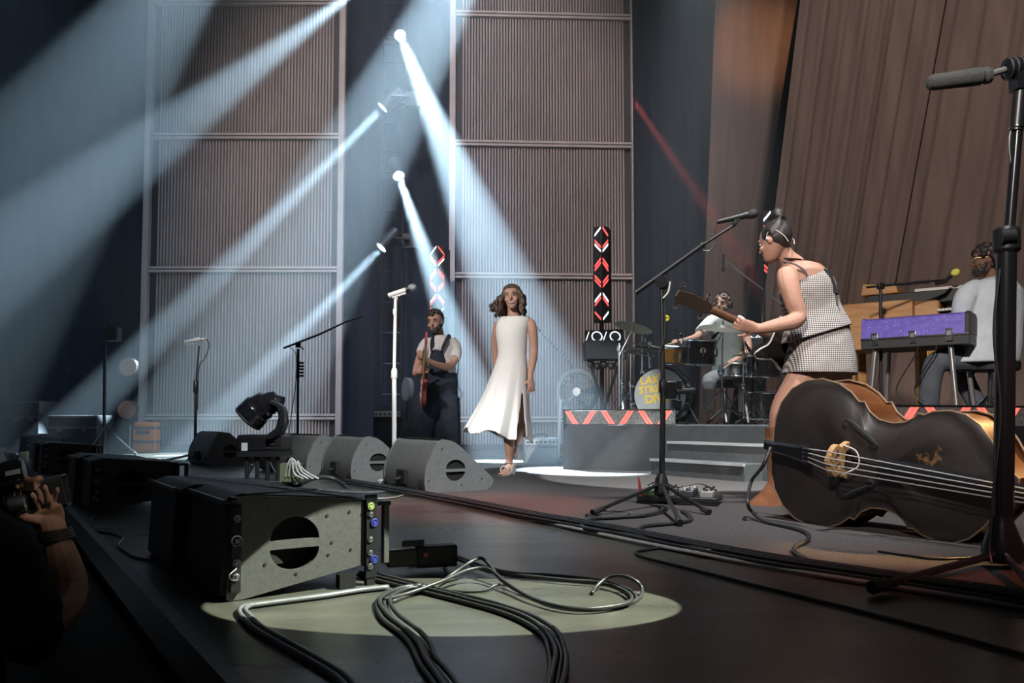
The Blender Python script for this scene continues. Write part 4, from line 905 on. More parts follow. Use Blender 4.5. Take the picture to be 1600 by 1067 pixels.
# overhead mic on a boom to the right of the kit
Y = 8.3; b = W(1194, 655, Y); b.z = DZ
t = thing('overhead_mic_stand', 'thin boom stand hanging a small microphone over the drummer', 'mic stand', b)
m = MB(); m.cyl(b + Z_ * 0.02, W(1194, 452, Y), 0.013, 8); m.build('tube', METALB, t)
m = MB(); m.tube([W(1134, 408, Y), W(1192, 452, Y), W(1214, 470, Y)], 0.008, 8); m.build('boom_arm', STEEL, t)
m = MB(); m.lathe(W(1130, 424, Y), (W(1130, 396, Y) - W(1130, 424, Y)), [(0, 0.018), (0.03, 0.020), (0.06, 0.012), (0.18, 0.011), (0.185, 0.006)], 10); m.build('microphone', MICB, t)
tripod(t, b, 0.28, 3, 0.9, 0.2, 0.009)
# white glowing rings and bars on the keyboard racks behind the kit
RINGM = mat('white_neon', (0.9, 0.92, 1.0), 0.4, emit=1.3)
for (px, py, Y, sc, lb) in ((944, 540, 9.2, 1.0, 'black keyboard rack with glowing white rings left of the drum kit'), (1186, 536, 9.0, 0.9, 'black keyboard rack with glowing white rings behind the drummer')):
    c = W(px, py, Y); t = thing('keyboard_rack', lb, 'keyboard', V((c.x, Y, 0 if px < 1000 else DZ)))
    m = MB(); m.box(c - Z_ * 0.06, (0.46 * sc, 0.3, 0.22)); kb = m.build('case', mat('rack_dark', (0.03, 0.032, 0.04), 0.5), t, bevel=0.01)
    m = MB(); m.prism([(-0.23 * sc, 0), (0.23 * sc, 0), (0.22 * sc, 0.15), (-0.22 * sc, 0.13)], c + V((0, -0.05, 0.05)), (1, 0, 0), V((0, 0.3, 0.95)), (0, 0.03, 0)); m.build('panel', BLACK, t)
    for k, (dx, kind) in enumerate(((-0.20, 'b'), (-0.09, 'o'), (0.0, 'b'), (0.12, 'o'))):
        q = c + V((dx * sc, -0.07, 0.10)); m = MB()
        if kind == 'o': m.torus(q, (0.1, -1, 0.3), 0.058 * sc, 0.007, 24, 6)
        else: m.bar(q - V((0.02, 0, 0.055)) * sc, q + V((0.02, 0, 0.055)) * sc, 0.010, 0.010)
        m.build('light_ring' if kind == 'o' else 'light_bar', RINGM, t)
    z0 = 0 if px < 1000 else DZ
    for s_ in (-1, 1):
        m = MB(); m.bar(c + V((-0.18 * s_, 0, -0.17)), V((c.x + 0.2 * s_, Y, z0 + 0.02)), 0.035, 0.03, V((0, 1, 0))); m.build('stand_leg', METALB, t)
        m = MB(); m.box((c.x + 0.2 * s_, Y, z0 + 0.015), (0.04, 0.4, 0.03)); m.build('stand_foot', METALB, t)
    m = MB()
    for k in range(5): m.ball(c + V((-0.16 + 0.08 * k, -0.02, -0.22 - 0.02 * (k % 2))), 0.045, 8, 5)
    m.build('cable_bundle', CABLE, t)

# ------------------------------------------------------------------ keyboards
PURP = mat('purple_sparkle', (0.14, 0.10, 0.48), 0.35, 0, (0.19, 0.14, 0.58), 25, coat=0.4)
nt = PURP.node_tree; bs = nt.nodes['Principled BSDF']; vo = nt.nodes.new('ShaderNodeTexVoronoi'); vo.inputs['Scale'].default_value = 55
tcn = [n for n in nt.nodes if n.type == 'TEX_COORD'][0]; nt.links.new(tcn.outputs['Object'], vo.inputs['Vector'])
lt = nt.nodes.new('ShaderNodeMath'); lt.operation = 'LESS_THAN'; lt.inputs[1].default_value = 0.13; nt.links.new(vo.outputs['Distance'], lt.inputs[0])
mx = nt.nodes.new('ShaderNodeMix'); mx.data_type = 'RGBA'; nt.links.new(lt.outputs[0], mx.inputs[0])
src = bs.inputs['Base Color'].links[0].from_socket; nt.links.new(src, mx.inputs[6]); mx.inputs[7].default_value = (0.75, 0.72, 0.95, 1); nt.links.new(mx.outputs[2], bs.inputs['Base Color'])
OAK = mat('oak', (0.40, 0.19, 0.065), 0.45, 0, (0.52, 0.27, 0.10), 4, 0.08, 40, stretch=(1, 1, 7))
Ya, Yb = 6.1, 5.62                                    # far left end, near right end of the purple electric piano's back
pl, pr = W(1345, 523, Ya), W(1514, 510, Yb); d = V((pr.x - pl.x, pr.y - pl.y, 0)).normalized(); nn = V((-d.y, d.x, 0)); L = (V((pr.x, pr.y, 0)) - V((pl.x, pl.y, 0))).length
zt, zb = pr.z + 0.105, pr.z - 0.06; zt = W(1514, 485, Yb).z; zb = W(1514, 521, Yb).z
t = thing('electric_piano', 'electric piano with a purple sparkle lid on tubular steel legs', 'keyboard', V((pl.x, pl.y, DECK)))
bx = V((pl.x, pl.y, 0))
m = MB(); m.prism([(0, zb), (0.03, zt - 0.015), (0.06, zt), (0.24, zt - 0.01), (0.42, zb + 0.05), (0.45, zb)], bx + d * 0.025, nn, Z_, d * (L - 0.05)); lid = m.build('lid', PURP, t, bevel=0.006)
for k, s0 in enumerate((0.0, L - 0.028)):
    m = MB(); m.prism([(-0.006, zb - 0.004), (0.024, zt - 0.01), (0.058, zt + 0.005), (0.245, zt - 0.004), (0.43, zb + 0.05), (0.46, zb - 0.004)], bx + d * s0, nn, Z_, d * 0.03); m.build('end_cheek', PURP if k == 0 else BLACK, t, bevel=0.004)
m = MB(); m.box(bx + d * (L / 2) + nn * 0.225 + Z_ * (zb - 0.035), (L, 0.46, 0.075), d, nn); bd = m.build('bed', mat('piano_bed', (0.03, 0.031, 0.033), 0.5), t, bevel=0.004)
m = MB(); m.box(bx + d * (L / 2) - nn * 0.008 + Z_ * (zb + 0.002), (L, 0.012, 0.012), d, nn); m.build('trim_strip', CHROME, t)
for f_ in (0.14, 0.5, 0.83):
    m = MB(); m.box(bx + d * (L * f_) - nn * 0.012 + Z_ * (zb + 0.0), (0.05, 0.014, 0.09), d, nn); la = m.build('latch', CHROME, t, bevel=0.003)
    m = MB(); m.box(bx + d * (L * f_) - nn * 0.022 + Z_ * (zb + 0.012), (0.026, 0.012, 0.03), d, nn); m.build('catch', STEEL, la)
for f_, g_, sp in ((0.12, 0.06, (-0.06, -0.02)), (0.82, 0.06, (0.04, -0.02)), (0.12, 0.40, (-0.05, 0.04)), (0.86, 0.40, (0.05, 0.04))):
    a0 = bx + d * (L * f_) + nn * g_ + Z_ * (zb - 0.07); a1 = V((a0.x, a0.y, DECK + 0.01)) + d * sp[0] + nn * sp[1]
    m = MB(); m.cyl(a0, a1, 0.019, 12); lg_ = m.build('leg', mat('leg_steel', (0.5, 0.48, 0.46), 0.3, 0.85), t)
    m = MB(); m.cyl(a1 - Z_ * 0.008, a1 + Z_ * 0.03, 0.024, 10); m.build('rubber_foot', RUBBER, lg_)
for f_ in (0.55, 0.72):
    q = bx + d * (L * f_) + Z_ * (zb - 0.06)
    m = MB(); m.tube(catmull([q, q - Z_ * 0.07 - d * 0.02, q - Z_ * 0.2 - d * 0.1, q - Z_ * 0.33 - d * 0.16, q - Z_ * 0.42 - d * 0.1], 5), 0.005, 6); m.build('cable', CABLE, t)
# wooden organ behind it
Yo = 6.75; o0 = W(1318, 540, Yo); o1 = W(1420, 540, 6.45); d2 = V((o1.x - o0.x, o1.y - o0.y, 0)).normalized(); n2 = V((-d2.y, d2.x, 0))
t = thing('organ', 'oak console organ with upper keyboards, behind the purple electric piano', 'organ', V((o0.x, o0.y, DECK)))
b0 = V((o0.x, o0.y, 0)); zT = W(1320, 476, Yo).z; zB = W(1330, 548, Yo).z
m = MB(); m.box(b0 + d2 * 0.27 + n2 * 0.25 + Z_ * ((zT + zB) / 2), (0.54, 0.5, zT - zB), d2, n2); m.build('case', OAK, t, bevel=0.008)
m = MB(); m.box(b0 + d2 * 0.62 + n2 * 0.30 + Z_ * (zT - 0.10), (0.20, 0.42, 0.18), d2, n2); m.build('side_arm', OAK, t, bevel=0.02)
m = MB(); m.box(b0 + d2 * 0.85 + n2 * 0.32 + Z_ * (zT - 0.13), (0.95, 0.40, 0.05), d2, n2); kb = m.build('lower_manual', BLACK, t)
for k in range(24):
    m = MB(); m.box(b0 + d2 * (0.72 + 0.027 * k) + n2 * 0.14 + Z_ * (zT - 0.095), (0.024, 0.14, 0.018), d2, n2); m.build('key', mat('ivory', (0.62, 0.60, 0.54), 0.4), kb)
m = MB(); m.box(b0 + d2 * 0.62 + n2 * 0.30 + Z_ * (zT + 0.025), (0.9, 0.36, 0.10), d2, n2); up_ = m.build('upper_keyboard', BLACK, t, bevel=0.006)
m = MB(); m.prism([(0, 0), (0.30, 0), (0.28, 0.07), (0.02, 0.10)], b0 + d2 * 0.12 + n2 * 0.10 + Z_ * (zT + 0.075), d2, Z_, n2 * 0.4); m.build('cheek_block', OAK, t, bevel=0.01)
m = MB(); m.box(b0 + d2 * 0.85 + n2 * 0.12 + Z_ * (zT + 0.085), (0.62, 0.012, 0.022), d2, n2); m.build('white_edge', mat('ivory_edge', (0.6, 0.58, 0.52), 0.5), up_)
for k in range(22):
    m = MB(); m.cyl(b0 + d2 * (0.15 + 0.022 * k) + n2 * (0.30) + Z_ * (zT + 0.155), b0 + d2 * (0.15 + 0.022 * k) + n2 * 0.30 + Z_ * (zT + 0.195), 0.008, 6); m.build('knob', RUBBER, t)
for dx, dn in ((0.58, 0.06), (0.58, 0.46), (0.03, 0.46), (0.03, 0.06)):
    q = b0 + d2 * dx + n2 * dn; m = MB(); m.bar(V((q.x, q.y, DECK + 0.005)), V((q.x, q.y, zB + 0.01)), 0.07, 0.07); m.build('leg', OAK, t, bevel=0.006)
m = MB(); m.box(b0 + d2 * 0.3 + n2 * 0.4 + Z_ * (DECK + 0.10), (0.5, 0.04, 0.10), d2, n2); m.build('stretcher', OAK, t)
# keyboard player's mic boom with the yellow foam
Y = 6.2; b = W(1376, 655, Y); b.z = DECK
t = thing('microphone_stand', 'boom stand with a yellow foam microphone pointing at the keyboard player', 'mic stand', b)
m = MB(); m.cyl(b + Z_ * 0.02, W(1376, 446, Y), 0.012, 10); m.build('tube', METALB, t)
m = MB(); m.tube([W(1354, 449, Y), W(1420, 443, Y), W(1480, 437, Y)], 0.008, 8); m.build('boom_arm', METALB, t)
m = MB(); m.box(W(1376, 447, Y), (0.05, 0.04, 0.05)); m.build('swivel', METALB, t, bevel=0.006)
m = MB(); m.tube([W(1462, 443, Y), W(1476, 440, Y), W(1486, 431, Y)], [0.013, 0.016, 0.014], 10); mc = m.build('microphone', MICB, t)
m = MB(); m.ball(W(1493, 426, Y), (0.036, 0.032, 0.030), 14, 10, V((0.8, 0, 0.6)), None, V((-0.6, 0, 0.8))); m.build('foam_ball', mat('yellow_foam', (0.72, 0.66, 0.10), 0.9, 0, (0.8, 0.74, 0.16), 90, 0.6), mc)
tripod(t, b, 0.26, 3, 0.5, 0.2, 0.009)
# piano stool
Y = 5.95; b = W(1545, 655, Y); b.z = DECK
t = thing('piano_stool', 'round black stool under the keyboard player', 'stool', b)
m = MB(); m.lathe(W(1548, 572, Y), (0, 0, 1), [(-0.04, 0.17), (-0.03, 0.19), (0.02, 0.195), (0.04, 0.17), (0.045, 0.02)], 24); m.build('seat', BLACK, t)
m = MB(); m.cyl(b + Z_ * 0.12, W(1548, 580, Y), 0.018, 10); m.build('post', CHROME, t)
tripod(t, b, 0.26, 4, 0.5, 0.22, 0.012, CHROME)
# ------------------------------------------------------------------ people
def skinm(name, c, c2): return mat(name, c, 0.6, 0, c2, 14, 0.12, 90, spec=0.3)
HPROF = [(-.116, .014, .070, -.040), (-.110, .026, .082, -.018), (-.094, .040, .089, .005), (-.074, .050, .088, .028), (-.050, .059, .086, .054), (-.025, .065, .086, .074),
         (0, .070, .084, .090), (.030, .073, .089, .099), (.058, .071, .083, .099), (.082, .062, .067, .089), (.102, .045, .044, .066), (.113, .024, .020, .038), (.117, .006, .004, .012)]
class Head:
    def __init__(s, c, f, up=(0, 0, 1), k=1.0):
        s.c = V(c); s.f = V(f).normalized(); s.u = V(up); s.u = (s.u - s.f * s.u.dot(s.f)).normalized(); s.r = s.f.cross(s.u); s.k = k
    def P(s, x, y, z): return s.c + (s.r * x + s.f * y + s.u * z) * s.k
    def flesh(s, m):
        rings = []
        for z, w_, yf, yb in HPROF:
            cy = (yf - yb) / 2; ry = (yf + yb) / 2; ring = []
            for i in range(24):
                a = 2 * math.pi * i / 24; cx, sy = math.cos(a), math.sin(a)
                ring.append(s.P(w_ * math.copysign(abs(cx) ** 0.9, cx), cy + ry * math.copysign(abs(sy) ** 0.95, sy), z))
            rings.append(ring)
        m.loft(rings)
        m.tube([s.P(0, .080, .022), s.P(0, .094, -.004), s.P(0, .104, -.026), s.P(0, .094, -.036)], [.007 * s.k, .010 * s.k, .015 * s.k, .012 * s.k], 10)
        for sx in (-1, 1):
            m.ball(s.P(sx * .072, -.010, -.010), (.009 * s.k, .019 * s.k, .031 * s.k), 10, 8, s.r, s.f, s.u)
            m.ball(s.P(sx * .038, .062, -.034), (.024 * s.k, .024 * s.k, .020 * s.k), 10, 8, s.r, s.f, s.u)
            m.ball(s.P(sx * .034, .080, .022), (.020 * s.k, .010 * s.k, .007 * s.k), 10, 6, s.r, s.f, s.u)
        m.ball(s.P(0, .076, -.092), (.022 * s.k, .014 * s.k, .014 * s.k), 10, 6, s.r, s.f, s.u)
    def face(s, t, browm, lipm, smile=False):
        e1 = mat('eye_white', (0.62, 0.60, 0.58), 0.3); e2 = mat('eye_dark', (0.025, 0.018, 0.014), 0.3)
        for sx in (-1, 1):
            m = MB(); m.ball(s.P(sx * .032, .0775, .004), (.0135 * s.k, .0085 * s.k, .0075 * s.k), 12, 8, s.r, s.f, s.u); e = m.build('eye', e1, t)
            m = MB(); m.ball(s.P(sx * .032, .0835, .0035), (.0062 * s.k, .004 * s.k, .0062 * s.k), 10, 6, s.r, s.f, s.u); m.build('iris', e2, e)
            m = MB(); m.tube([s.P(sx * .046, .0785, .005), s.P(sx * .032, .087, .0125), s.P(sx * .018, .082, .006)], .0022 * s.k, 5); m.build('eyelash', e2, e)
            m = MB(); m.tube([s.P(sx * .054, .076, .021), s.P(sx * .036, .090, .029), s.P(sx * .016, .092, .024)], [.003 * s.k, .0045 * s.k, .004 * s.k], 6); m.build('eyebrow', browm, t)
        if smile:
            m = MB(); m.tube(catmull([s.P(-.030, .082, -.050), s.P(-.016, .0905, -.0605), s.P(0, .093, -.064), s.P(.016, .0905, -.0605), s.P(.030, .082, -.050)], 4), [.003 * s.k] + [.0085 * s.k] * 15 + [.003 * s.k], 8, flat=0.6); mo = m.build('teeth', mat('teeth', (0.8, 0.78, 0.74), 0.35), t)
            m = MB(); m.tube(catmull([s.P(-.033, .081, -.047), s.P(-.016, .091, -.051), s.P(0, .095, -.053), s.P(.016, .091, -.051), s.P(.033, .081, -.047)], 4), .0034 * s.k, 6)
            m.tube(catmull([s.P(-.033, .081, -.047), s.P(-.018, .090, -.070), s.P(0, .093, -.077), s.P(.018, .090, -.070), s.P(.033, .081, -.047)], 4), .0042 * s.k, 6); m.build('lips', lipm, t)
        else:
            m = MB(); m.tube(catmull([s.P(-.024, .082, -.060), s.P(-.010, .090, -.058), s.P(0, .0915, -.059), s.P(.010, .090, -.058), s.P(.024, .082, -.060)], 3), [.002] + [.0055 * s.k] * 11 + [.002], 6); m.build('lips', lipm, t)
def hand(m, wr, d, pn, thumb, curl=0.35, k=1.0, spread=0.10):
    """palm and five fingers; d wrist to knuckles, pn palm normal, thumb: +1/-1 side along d x pn"""
    d = V(d).normalized(); pn = V(pn); pn = (pn - d * pn.dot(d)).normalized(); sd = d.cross(pn) * thumb; wr = V(wr); rings = []
    for a, w_, th in ((-0.01, .026, .020), (.02, .032, .019), (.05, .040, .016), (.085, .042, .014), (.095, .036, .010)):
        rings.append([wr + d * (a * k) + sd * (w_ * k * math.cos(q)) + pn * (th * k * math.sin(q)) for q in [2 * math.pi * i / 12 for i in range(12)]])
    m.loft(rings)
    for i, (o, L, r) in enumerate(((.031, .072, .0088), (.0105, .080, .0092), (-.0105, .074, .0088), (-.030, .058, .0080))):
        p = wr + d * (.082 * k) + sd * (o * k); dd = (d + sd * (spread * (1.5 - i) * 0.6)).normalized(); pts = [p - dd * .01 * k, p]; c = curl if not isinstance(curl, (list, tuple)) else curl[i]
        for j, fr in enumerate((.45, .32, .23)):
            q = Quaternion(d.cross(pn), -0.0); ang = c * (0.7 + 0.5 * j); dd = (dd * math.cos(ang) + pn * math.sin(ang) if j == 0 else (dd * math.cos(ang) + (pn - dd * pn.dot(dd)).normalized() * math.sin(ang))).normalized()
            p = p + dd * (L * fr * k); pts.append(p)
        m.tube(pts, [r * k, r * k, r * .98 * k, r * .9 * k, r * .72 * k], 8)
    p = wr + d * (.022 * k) + sd * (.028 * k); dd = (d * 0.55 + sd * 0.75 + pn * 0.35).normalized(); d2 = (d * 0.9 + sd * 0.3 + pn * 0.35).normalized()
    m.tube([p - dd * .012 * k, p + dd * .03 * k, p + dd * .045 * k + d2 * .018 * k, p + dd * .052 * k + d2 * .045 * k], [.013 * k, .0115 * k, .0105 * k, .0075 * k], 8)
def rings_px(Y, rows, n=20, p=1.0):
    """rows: (py, left px, right px, half depth[, depth shift]) -> stacked elliptical rings"""
    out = []
    for r in rows:
        py, xl, xr, dh = r[:4]; dy = r[4] if len(r) > 4 else 0.0; a = W(xl, py, Y + dy); b = W(xr, py, Y + dy); c = (a + b) / 2; hw = (b.x - a.x) / 2
        out.append([c + V((hw * math.copysign(abs(math.cos(q)) ** p, math.cos(q)), dh * math.copysign(abs(math.sin(q)) ** p, math.sin(q)), 0)) for q in [2 * math.pi * i / n for i in range(n)]])
    return out
def limb(m, Y, pts, n=12, k=4):
    """pts: (px, py, depth shift, radius)"""
    P = catmull([W(a, b, Y + dy) for a, b, dy, r in pts], k); R = []
    for i in range(len(pts) - 1): R += [pts[i][3] + (pts[i + 1][3] - pts[i][3]) * j / k for j in range(k)]
    m.tube(P, R + [pts[-1][3]], n)
def strands(m, H, n, phis, lens, wave, r0, seed, out=0.03, drift=(0, 0, 0), startz=.112, lift=1.07):
    rnd = random.Random(seed)
    for k in range(n):
        ph = rnd.uniform(*phis); L = rnd.uniform(*lens); x, y = math.sin(ph), math.cos(ph); ph2 = rnd.uniform(0, 6.28)
        pts = [H.P(x * .02, y * .03 - .01, startz), H.P(x * .058, y * .066 - .012, .094), H.P(x * .082 * lift, y * .098 * lift - .012, .03)]
        for j in range(1, 6):
            q = j / 5; wv = wave * math.sin(q * 9 + ph2)
            pts.append(H.P(x * (.086 * lift + out * q + wv * .6) , y * (.10 * lift + out * q * 0.7) - .012 + wv * .5, .03 - L * q) + V(drift) * (q * q) + V((rnd.uniform(-1, 1), rnd.uniform(-1, 1), 0)) * wave * .5)
        P = catmull(pts, 4); nn = len(P)
        m.tube(P, [r0 * (0.7 + 0.5 * math.sin(math.pi * min(1, i / nn * 1.1 + .08))) * (1 if i < nn - 3 else 0.5) for i in range(nn)], 7)
def curls(m, H, n, r, seed, test, zoff=0.0, grow=1.05):
    rnd = random.Random(seed); c = 0
    while c < n:
        a = rnd.uniform(0, 6.283); z = rnd.uniform(-0.11, .117); 
        for i in range(len(HPROF) - 1):
            if HPROF[i][0] <= z <= HPROF[i + 1][0]: break
        q = (z - HPROF[i][0]) / (HPROF[i + 1][0] - HPROF[i][0]); w_, yf, yb = [HPROF[i][j] + (HPROF[i + 1][j] - HPROF[i][j]) * q for j in (1, 2, 3)]
        x = w_ * math.cos(a); y = (yf - yb) / 2 + (yf + yb) / 2 * math.sin(a)
        if not test(x, y, z): continue
        m.ball(H.P(x * grow, y * grow, z * grow + zoff), rnd.uniform(0.8, 1.25) * r, 7, 5); c += 1
HAIRB = mat('hair_brown', (0.075, 0.048, 0.036), 0.5, 0, (0.13, 0.085, 0.062), 40, 0.2, 150)
HAIRD = mat('hair_dark', (0.020, 0.016, 0.015), 0.5, 0, (0.035, 0.028, 0.025), 40, 0.2, 150)
LIP = mat('lips', (0.30, 0.085, 0.075), 0.4); LIPD = mat('lips_brown', (0.22, 0.10, 0.08), 0.5)

# ---- singer
Y = 7.1
SK1 = skinm('skin_singer', (0.46, 0.26, 0.19), (0.50, 0.29, 0.21))
pp = thing('person', 'woman in a sleeveless white dress striding across the stage, smiling', 'person', G(797, 742) * 1.0)
pp.location = (G(797, 742).x, Y, 0.012)
m = MB(); H = Head(W(800, 464, Y - 0.03), (-0.16, -1, 0.02), (-0.10, 0, 1), 0.98); H.flesh(m)
m.tube([W(801, 474, Y + .02), W(802, 487, Y + .02), W(803, 500, Y + .03)], [.052, .050, .06], 12)
m.loft(rings_px(Y, [(494, 793, 812, .05), (499, 785, 820, .065), (506, 783, 820, .08), (520, 782, 819, .09), (545, 782, 821, .085), (556, 783, 819, .08), (575, 778, 821, .10), (605, 776, 822, .11)]))
limb(m, Y, [(821, 504, .04, .028), (829, 504, .005, .040), (832, 516, .0, .044), (834, 547, .02, .038), (832, 565, -.02, .037), (829, 583, -.05, .026), (829, 592, -.06, .025)])
hand(m, W(829, 591, Y - .06), V((.10, -.05, -1)), V((-.5, .9, 0)), -1, [0.15, 0.22, 0.3, 0.4], 0.92, 0.25)
limb(m, Y, [(780, 504, .04, .043), (776, 520, .08, .043), (774, 548, .16, .037), (777, 580, .2, .028), (779, 590, .2, .025)])
hand(m, W(779, 590, Y + .2), V((.1, -.05, -1)), V((.6, .8, 0)), 1, 0.4, 0.9)
limb(m, Y, [(794, 600, 0, .085), (796, 640, -.06, .068), (795, 672, -.08, .052), (796, 690, -.05, .05), (796, 715, .0, .032), (795, 726, .02, .032)])
m.tube([W(797, 727, Y + .03), W(795, 732, Y - .03), W(788, 738.0, Y - .12), W(783, 740, Y - .19)], [.030, .034, .032, .016], 10, flat=0.8)
for k in range(5): m.ball(W(780 + 2.6 * k, 740.6, Y - .20 + .004 * k), (.010, .018, .009), 8, 6)
limb(m, Y, [(810, 600, .02, .085), (816, 635, .02, .068), (817, 660, .06, .052), (813, 676, .2, .045), (809, 690, .36, .03), (808, 695, .40, .029)])
m.tube([W(808, 694, Y + .42), W(806, 701, Y + .42), W(803, 708, Y + .36), W(802, 711, Y + .32)], [.029, .032, .028, .014], 10, flat=0.8)
remesh(m, 'body', SK1, pp, 0.0065, 3)
H.face(pp, HAIRB, LIP, True)
m = MB(); strands(m, H, 120, (1.0, 5.28), (.15, .25), .024, .0105, 4, .04, (-.04, -.01, .02))
strands(m, H, 26, (0.95, 2.4), (.13, .2), .03, .0095, 9, .08, (-.05, -.02, .03))
m.ball(H.P(0, -.010, .032), (.079, .092, .093), 20, 14, H.r, H.f, H.u)
remesh(m, 'hair', HAIRB, pp, 0.0065, 1)
DRESS = mat('white_dress', (0.80, 0.775, 0.75), 0.75, 0, (0.84, 0.81, 0.785), 60, 0.45, 14, spec=0.2)
rows = [(494.5, 791, 494, 814, .066), (494.5, 786, 493, 821, .076), (496, 781, 494, 828, .086), (501, 777, 500, 829, .098), (512, 775, 511, 826, .112), (524, 775, 523, 823, .120), (540, 778, 540, 823, .110), (556, 779, 556, 822, .100), (572, 773, 572, 824, .118), (592, 765, 594, 825, .15), (612, 757, 616, 826, .19), (632, 747, 640, 827, .23), (652, 736, 664, 828, .27), (664, 729, 678, 829, .29), (671, 726, 688, 829, .30)]
n = 96; R = []
for i, (yl, xl, yr, xr, dh) in enumerate(rows):
    ring = []; g = max(0, (i - 7) / (len(rows) - 8))
    for j in range(n):
        a = 2 * math.pi * j / n; c_, s_ = math.cos(a), math.sin(a); u = (c_ + 1) / 2
        fold = 1 + g * g * (0.15 * math.sin(a * 7 + 0.6) + 0.10 * math.sin(a * 13 + 2) + .05 * math.sin(a * 23))
        cx = (xl + xr) / 2; hw = (xr - xl) / 2; px = cx + hw * c_ * (1 + (fold - 1) * 0.45); py = yl + (yr - yl) * u + g * g * 5 * math.sin(a * 5 + 1)
        ring.append(W(px, py, Y + dh * s_ * fold + 0.02))
    R.append(ring)
m = MB(); fs = []; vsx = [p for r in R for p in r]
for i in range(len(R) - 1):
    for j in range(n):
        a = 2 * math.pi * (j + .5) / n; k = (j + 1) % n
        wdt = 0.06 + 0.055 * max(0, i - 10)
        if i >= 10 and abs((a - 5.50 + math.pi) % (2 * math.pi) - math.pi) < wdt: continue
        fs.append((i * n + j, i * n + k, (i + 1) * n + k, (i + 1) * n + j))
m.add(vsx, fs); m.build('dress', DRESS, pp, smooth=180, thick=0.005, sub=1, fix=False)
SHOE = mat('sandal', (0.62, 0.50, 0.44), 0.5)
for px, py, dy, tx, ty in ((795, 741, 0.03, 781, 743.0),):
    a = W(px + 6, py, Y + .05); a.z = .012; b_ = W(tx, ty, Y - .22); b_.z = .012; d = (b_ - a).normalized(); sd = V((-d.y, d.x, 0))
    m = MB(); m.loft([[a + d * x + sd * (w_ * j) + Z_ * (z + e) for j, e in ((-1, 0), (1, 0), (1, .014), (-1, .014))] for x, w_, z in ((-.01, .026, .075), (.05, .028, .07), (.12, .036, .022), (.17, .040, .0), (.235, .034, .0), (.262, .018, .0))]); so = m.build('sandal', SHOE, pp)
    m = MB(); m.loft([[a + d * (.02 + x * w_) + sd * (y * w_) + Z_ * z for x, y in ((-1, -1), (1, -1), (1, 1), (-1, 1))] for w_, z in ((.024, 0.0), (.028, .08))]); m.build('block_heel', SHOE, so)
    for q in (0.10, 0.19):
        m = MB(); c = a + d * q + Z_ * .045; m.torus(c, d, .036, .005, 18, 6); m.build('strap', SHOE, so)
    m = MB(); m.torus(W(795, 722, Y + .01), (0, 0, 1), .035, .004, 18, 6); m.build('ankle_strap', SHOE, so)
m = MB(); c = W(806, 706, Y + .42); m.box(c, (.05, .03, .16), (1, 0, 0), V((0, .8, .6)), V((0, -.6, .8))); so = m.build('sandal', SHOE, pp, bevel=.01)
m = MB(); m.box(W(808, 697, Y + .47), (.04, .05, .05)); m.build('block_heel', SHOE, so)

# ---- guitarist
Y = 8.3
SK2 = skinm('skin_guitarist', (0.44, 0.24, 0.17), (0.48, 0.27, 0.195))
pp = thing('person', 'bearded man in a white T-shirt and dark dungarees playing an electric guitar', 'person', V((W(676, 655, Y).x, Y, 0)))
m = MB(); H = Head(W(680, 503, Y - .03), (-.30, -1, -.12), (-.08, 0, 1), 1.0); H.flesh(m)
m.tube([W(683, 512, Y + .03), W(686, 526, Y + .04), W(688, 534, Y + .05)], [.056, .058, .07], 12)
m.loft(rings_px(Y, [(527, 676, 700, .06), (532, 668, 708, .09), (545, 667, 711, .11), (570, 668, 709, .115), (595, 668, 709, .12), (615, 666, 710, .12)]))
limb(m, Y, [(708, 533, 0, .055), (711, 548, 0, .052), (708, 566, -.06, .044), (699, 573, -.16, .042), (682, 570, -.28, .036), (668, 563, -.36, .028)])
hand(m, W(669, 563, Y - .36), V((-1, -.3, .25)), V((-.2, .3, 1)), -1, 0.75, 1.0)
limb(m, Y, [(668, 535, -.02, .052), (659, 552, -.10, .048), (653, 571, -.20, .042), (650, 583, -.30, .036), (655, 580, -.40, .028)])
hand(m, W(653, 580, Y - .38), V((.55, -.5, .1)), V((.2, .9, -.1)), 1, 0.6, 1.0)
limb(m, Y, [(676, 612, 0, .1), (660, 660, -.05, .07), (641, 718, 0, .05)]); limb(m, Y, [(697, 612, 0, .1), (700, 660, 0, .07), (703, 720, .05, .05)])
remesh(m, 'body', SK2, pp, 0.0075, 3)
H.face(pp, HAIRD, LIPD)
m = MB(); curls(m, H, 280, .016, 3, lambda x, y, z: z > .062 or (y < -.01 and z > -.05), .004, 1.07); remesh(m, 'hair', HAIRD, pp, 0.006, 0)
m = MB(); curls(m, H, 170, .0085, 5, lambda x, y, z: z < -.028 and y > 0.005 and not (abs(x) < .022 and -.068 < z < -.050) and not (abs(x) < .034 and z > -.044), 0, 1.02); remesh(m, 'beard', HAIRD, pp, 0.0055, 1)
TEE = mat('cream_tee', (0.62, 0.585, 0.55), 0.85, 0, None, 20, 0.25, 30, spec=.1)
m = MB(); m.loft(rings_px(Y, [(524, 678, 700, .075), (530, 668, 709, .105), (545, 664, 713, .13), (570, 665, 712, .13), (586, 666, 713, .135), (592, 668, 711, .13)], 24))
limb(m, Y, [(703, 533, 0, .07), (709, 541, 0, .075), (711, 553, -.02, .073), (709, 560, -.05, .07)]); limb(m, Y, [(671, 534, 0, .07), (664, 542, -.04, .07), (659, 553, -.10, .066)])
remesh(m, 'tshirt', TEE, pp, 0.012, 3)
DEN = mat('dark_denim', (0.022, 0.027, 0.040), 0.85, 0, (0.035, 0.041, 0.058), 12, 0.4, 22, spec=.1)
m = MB(); m.loft(rings_px(Y, [(582, 664, 714, .14), (600, 661, 715, .15), (618, 656, 715, .15), (632, 652, 715, .15)], 24))
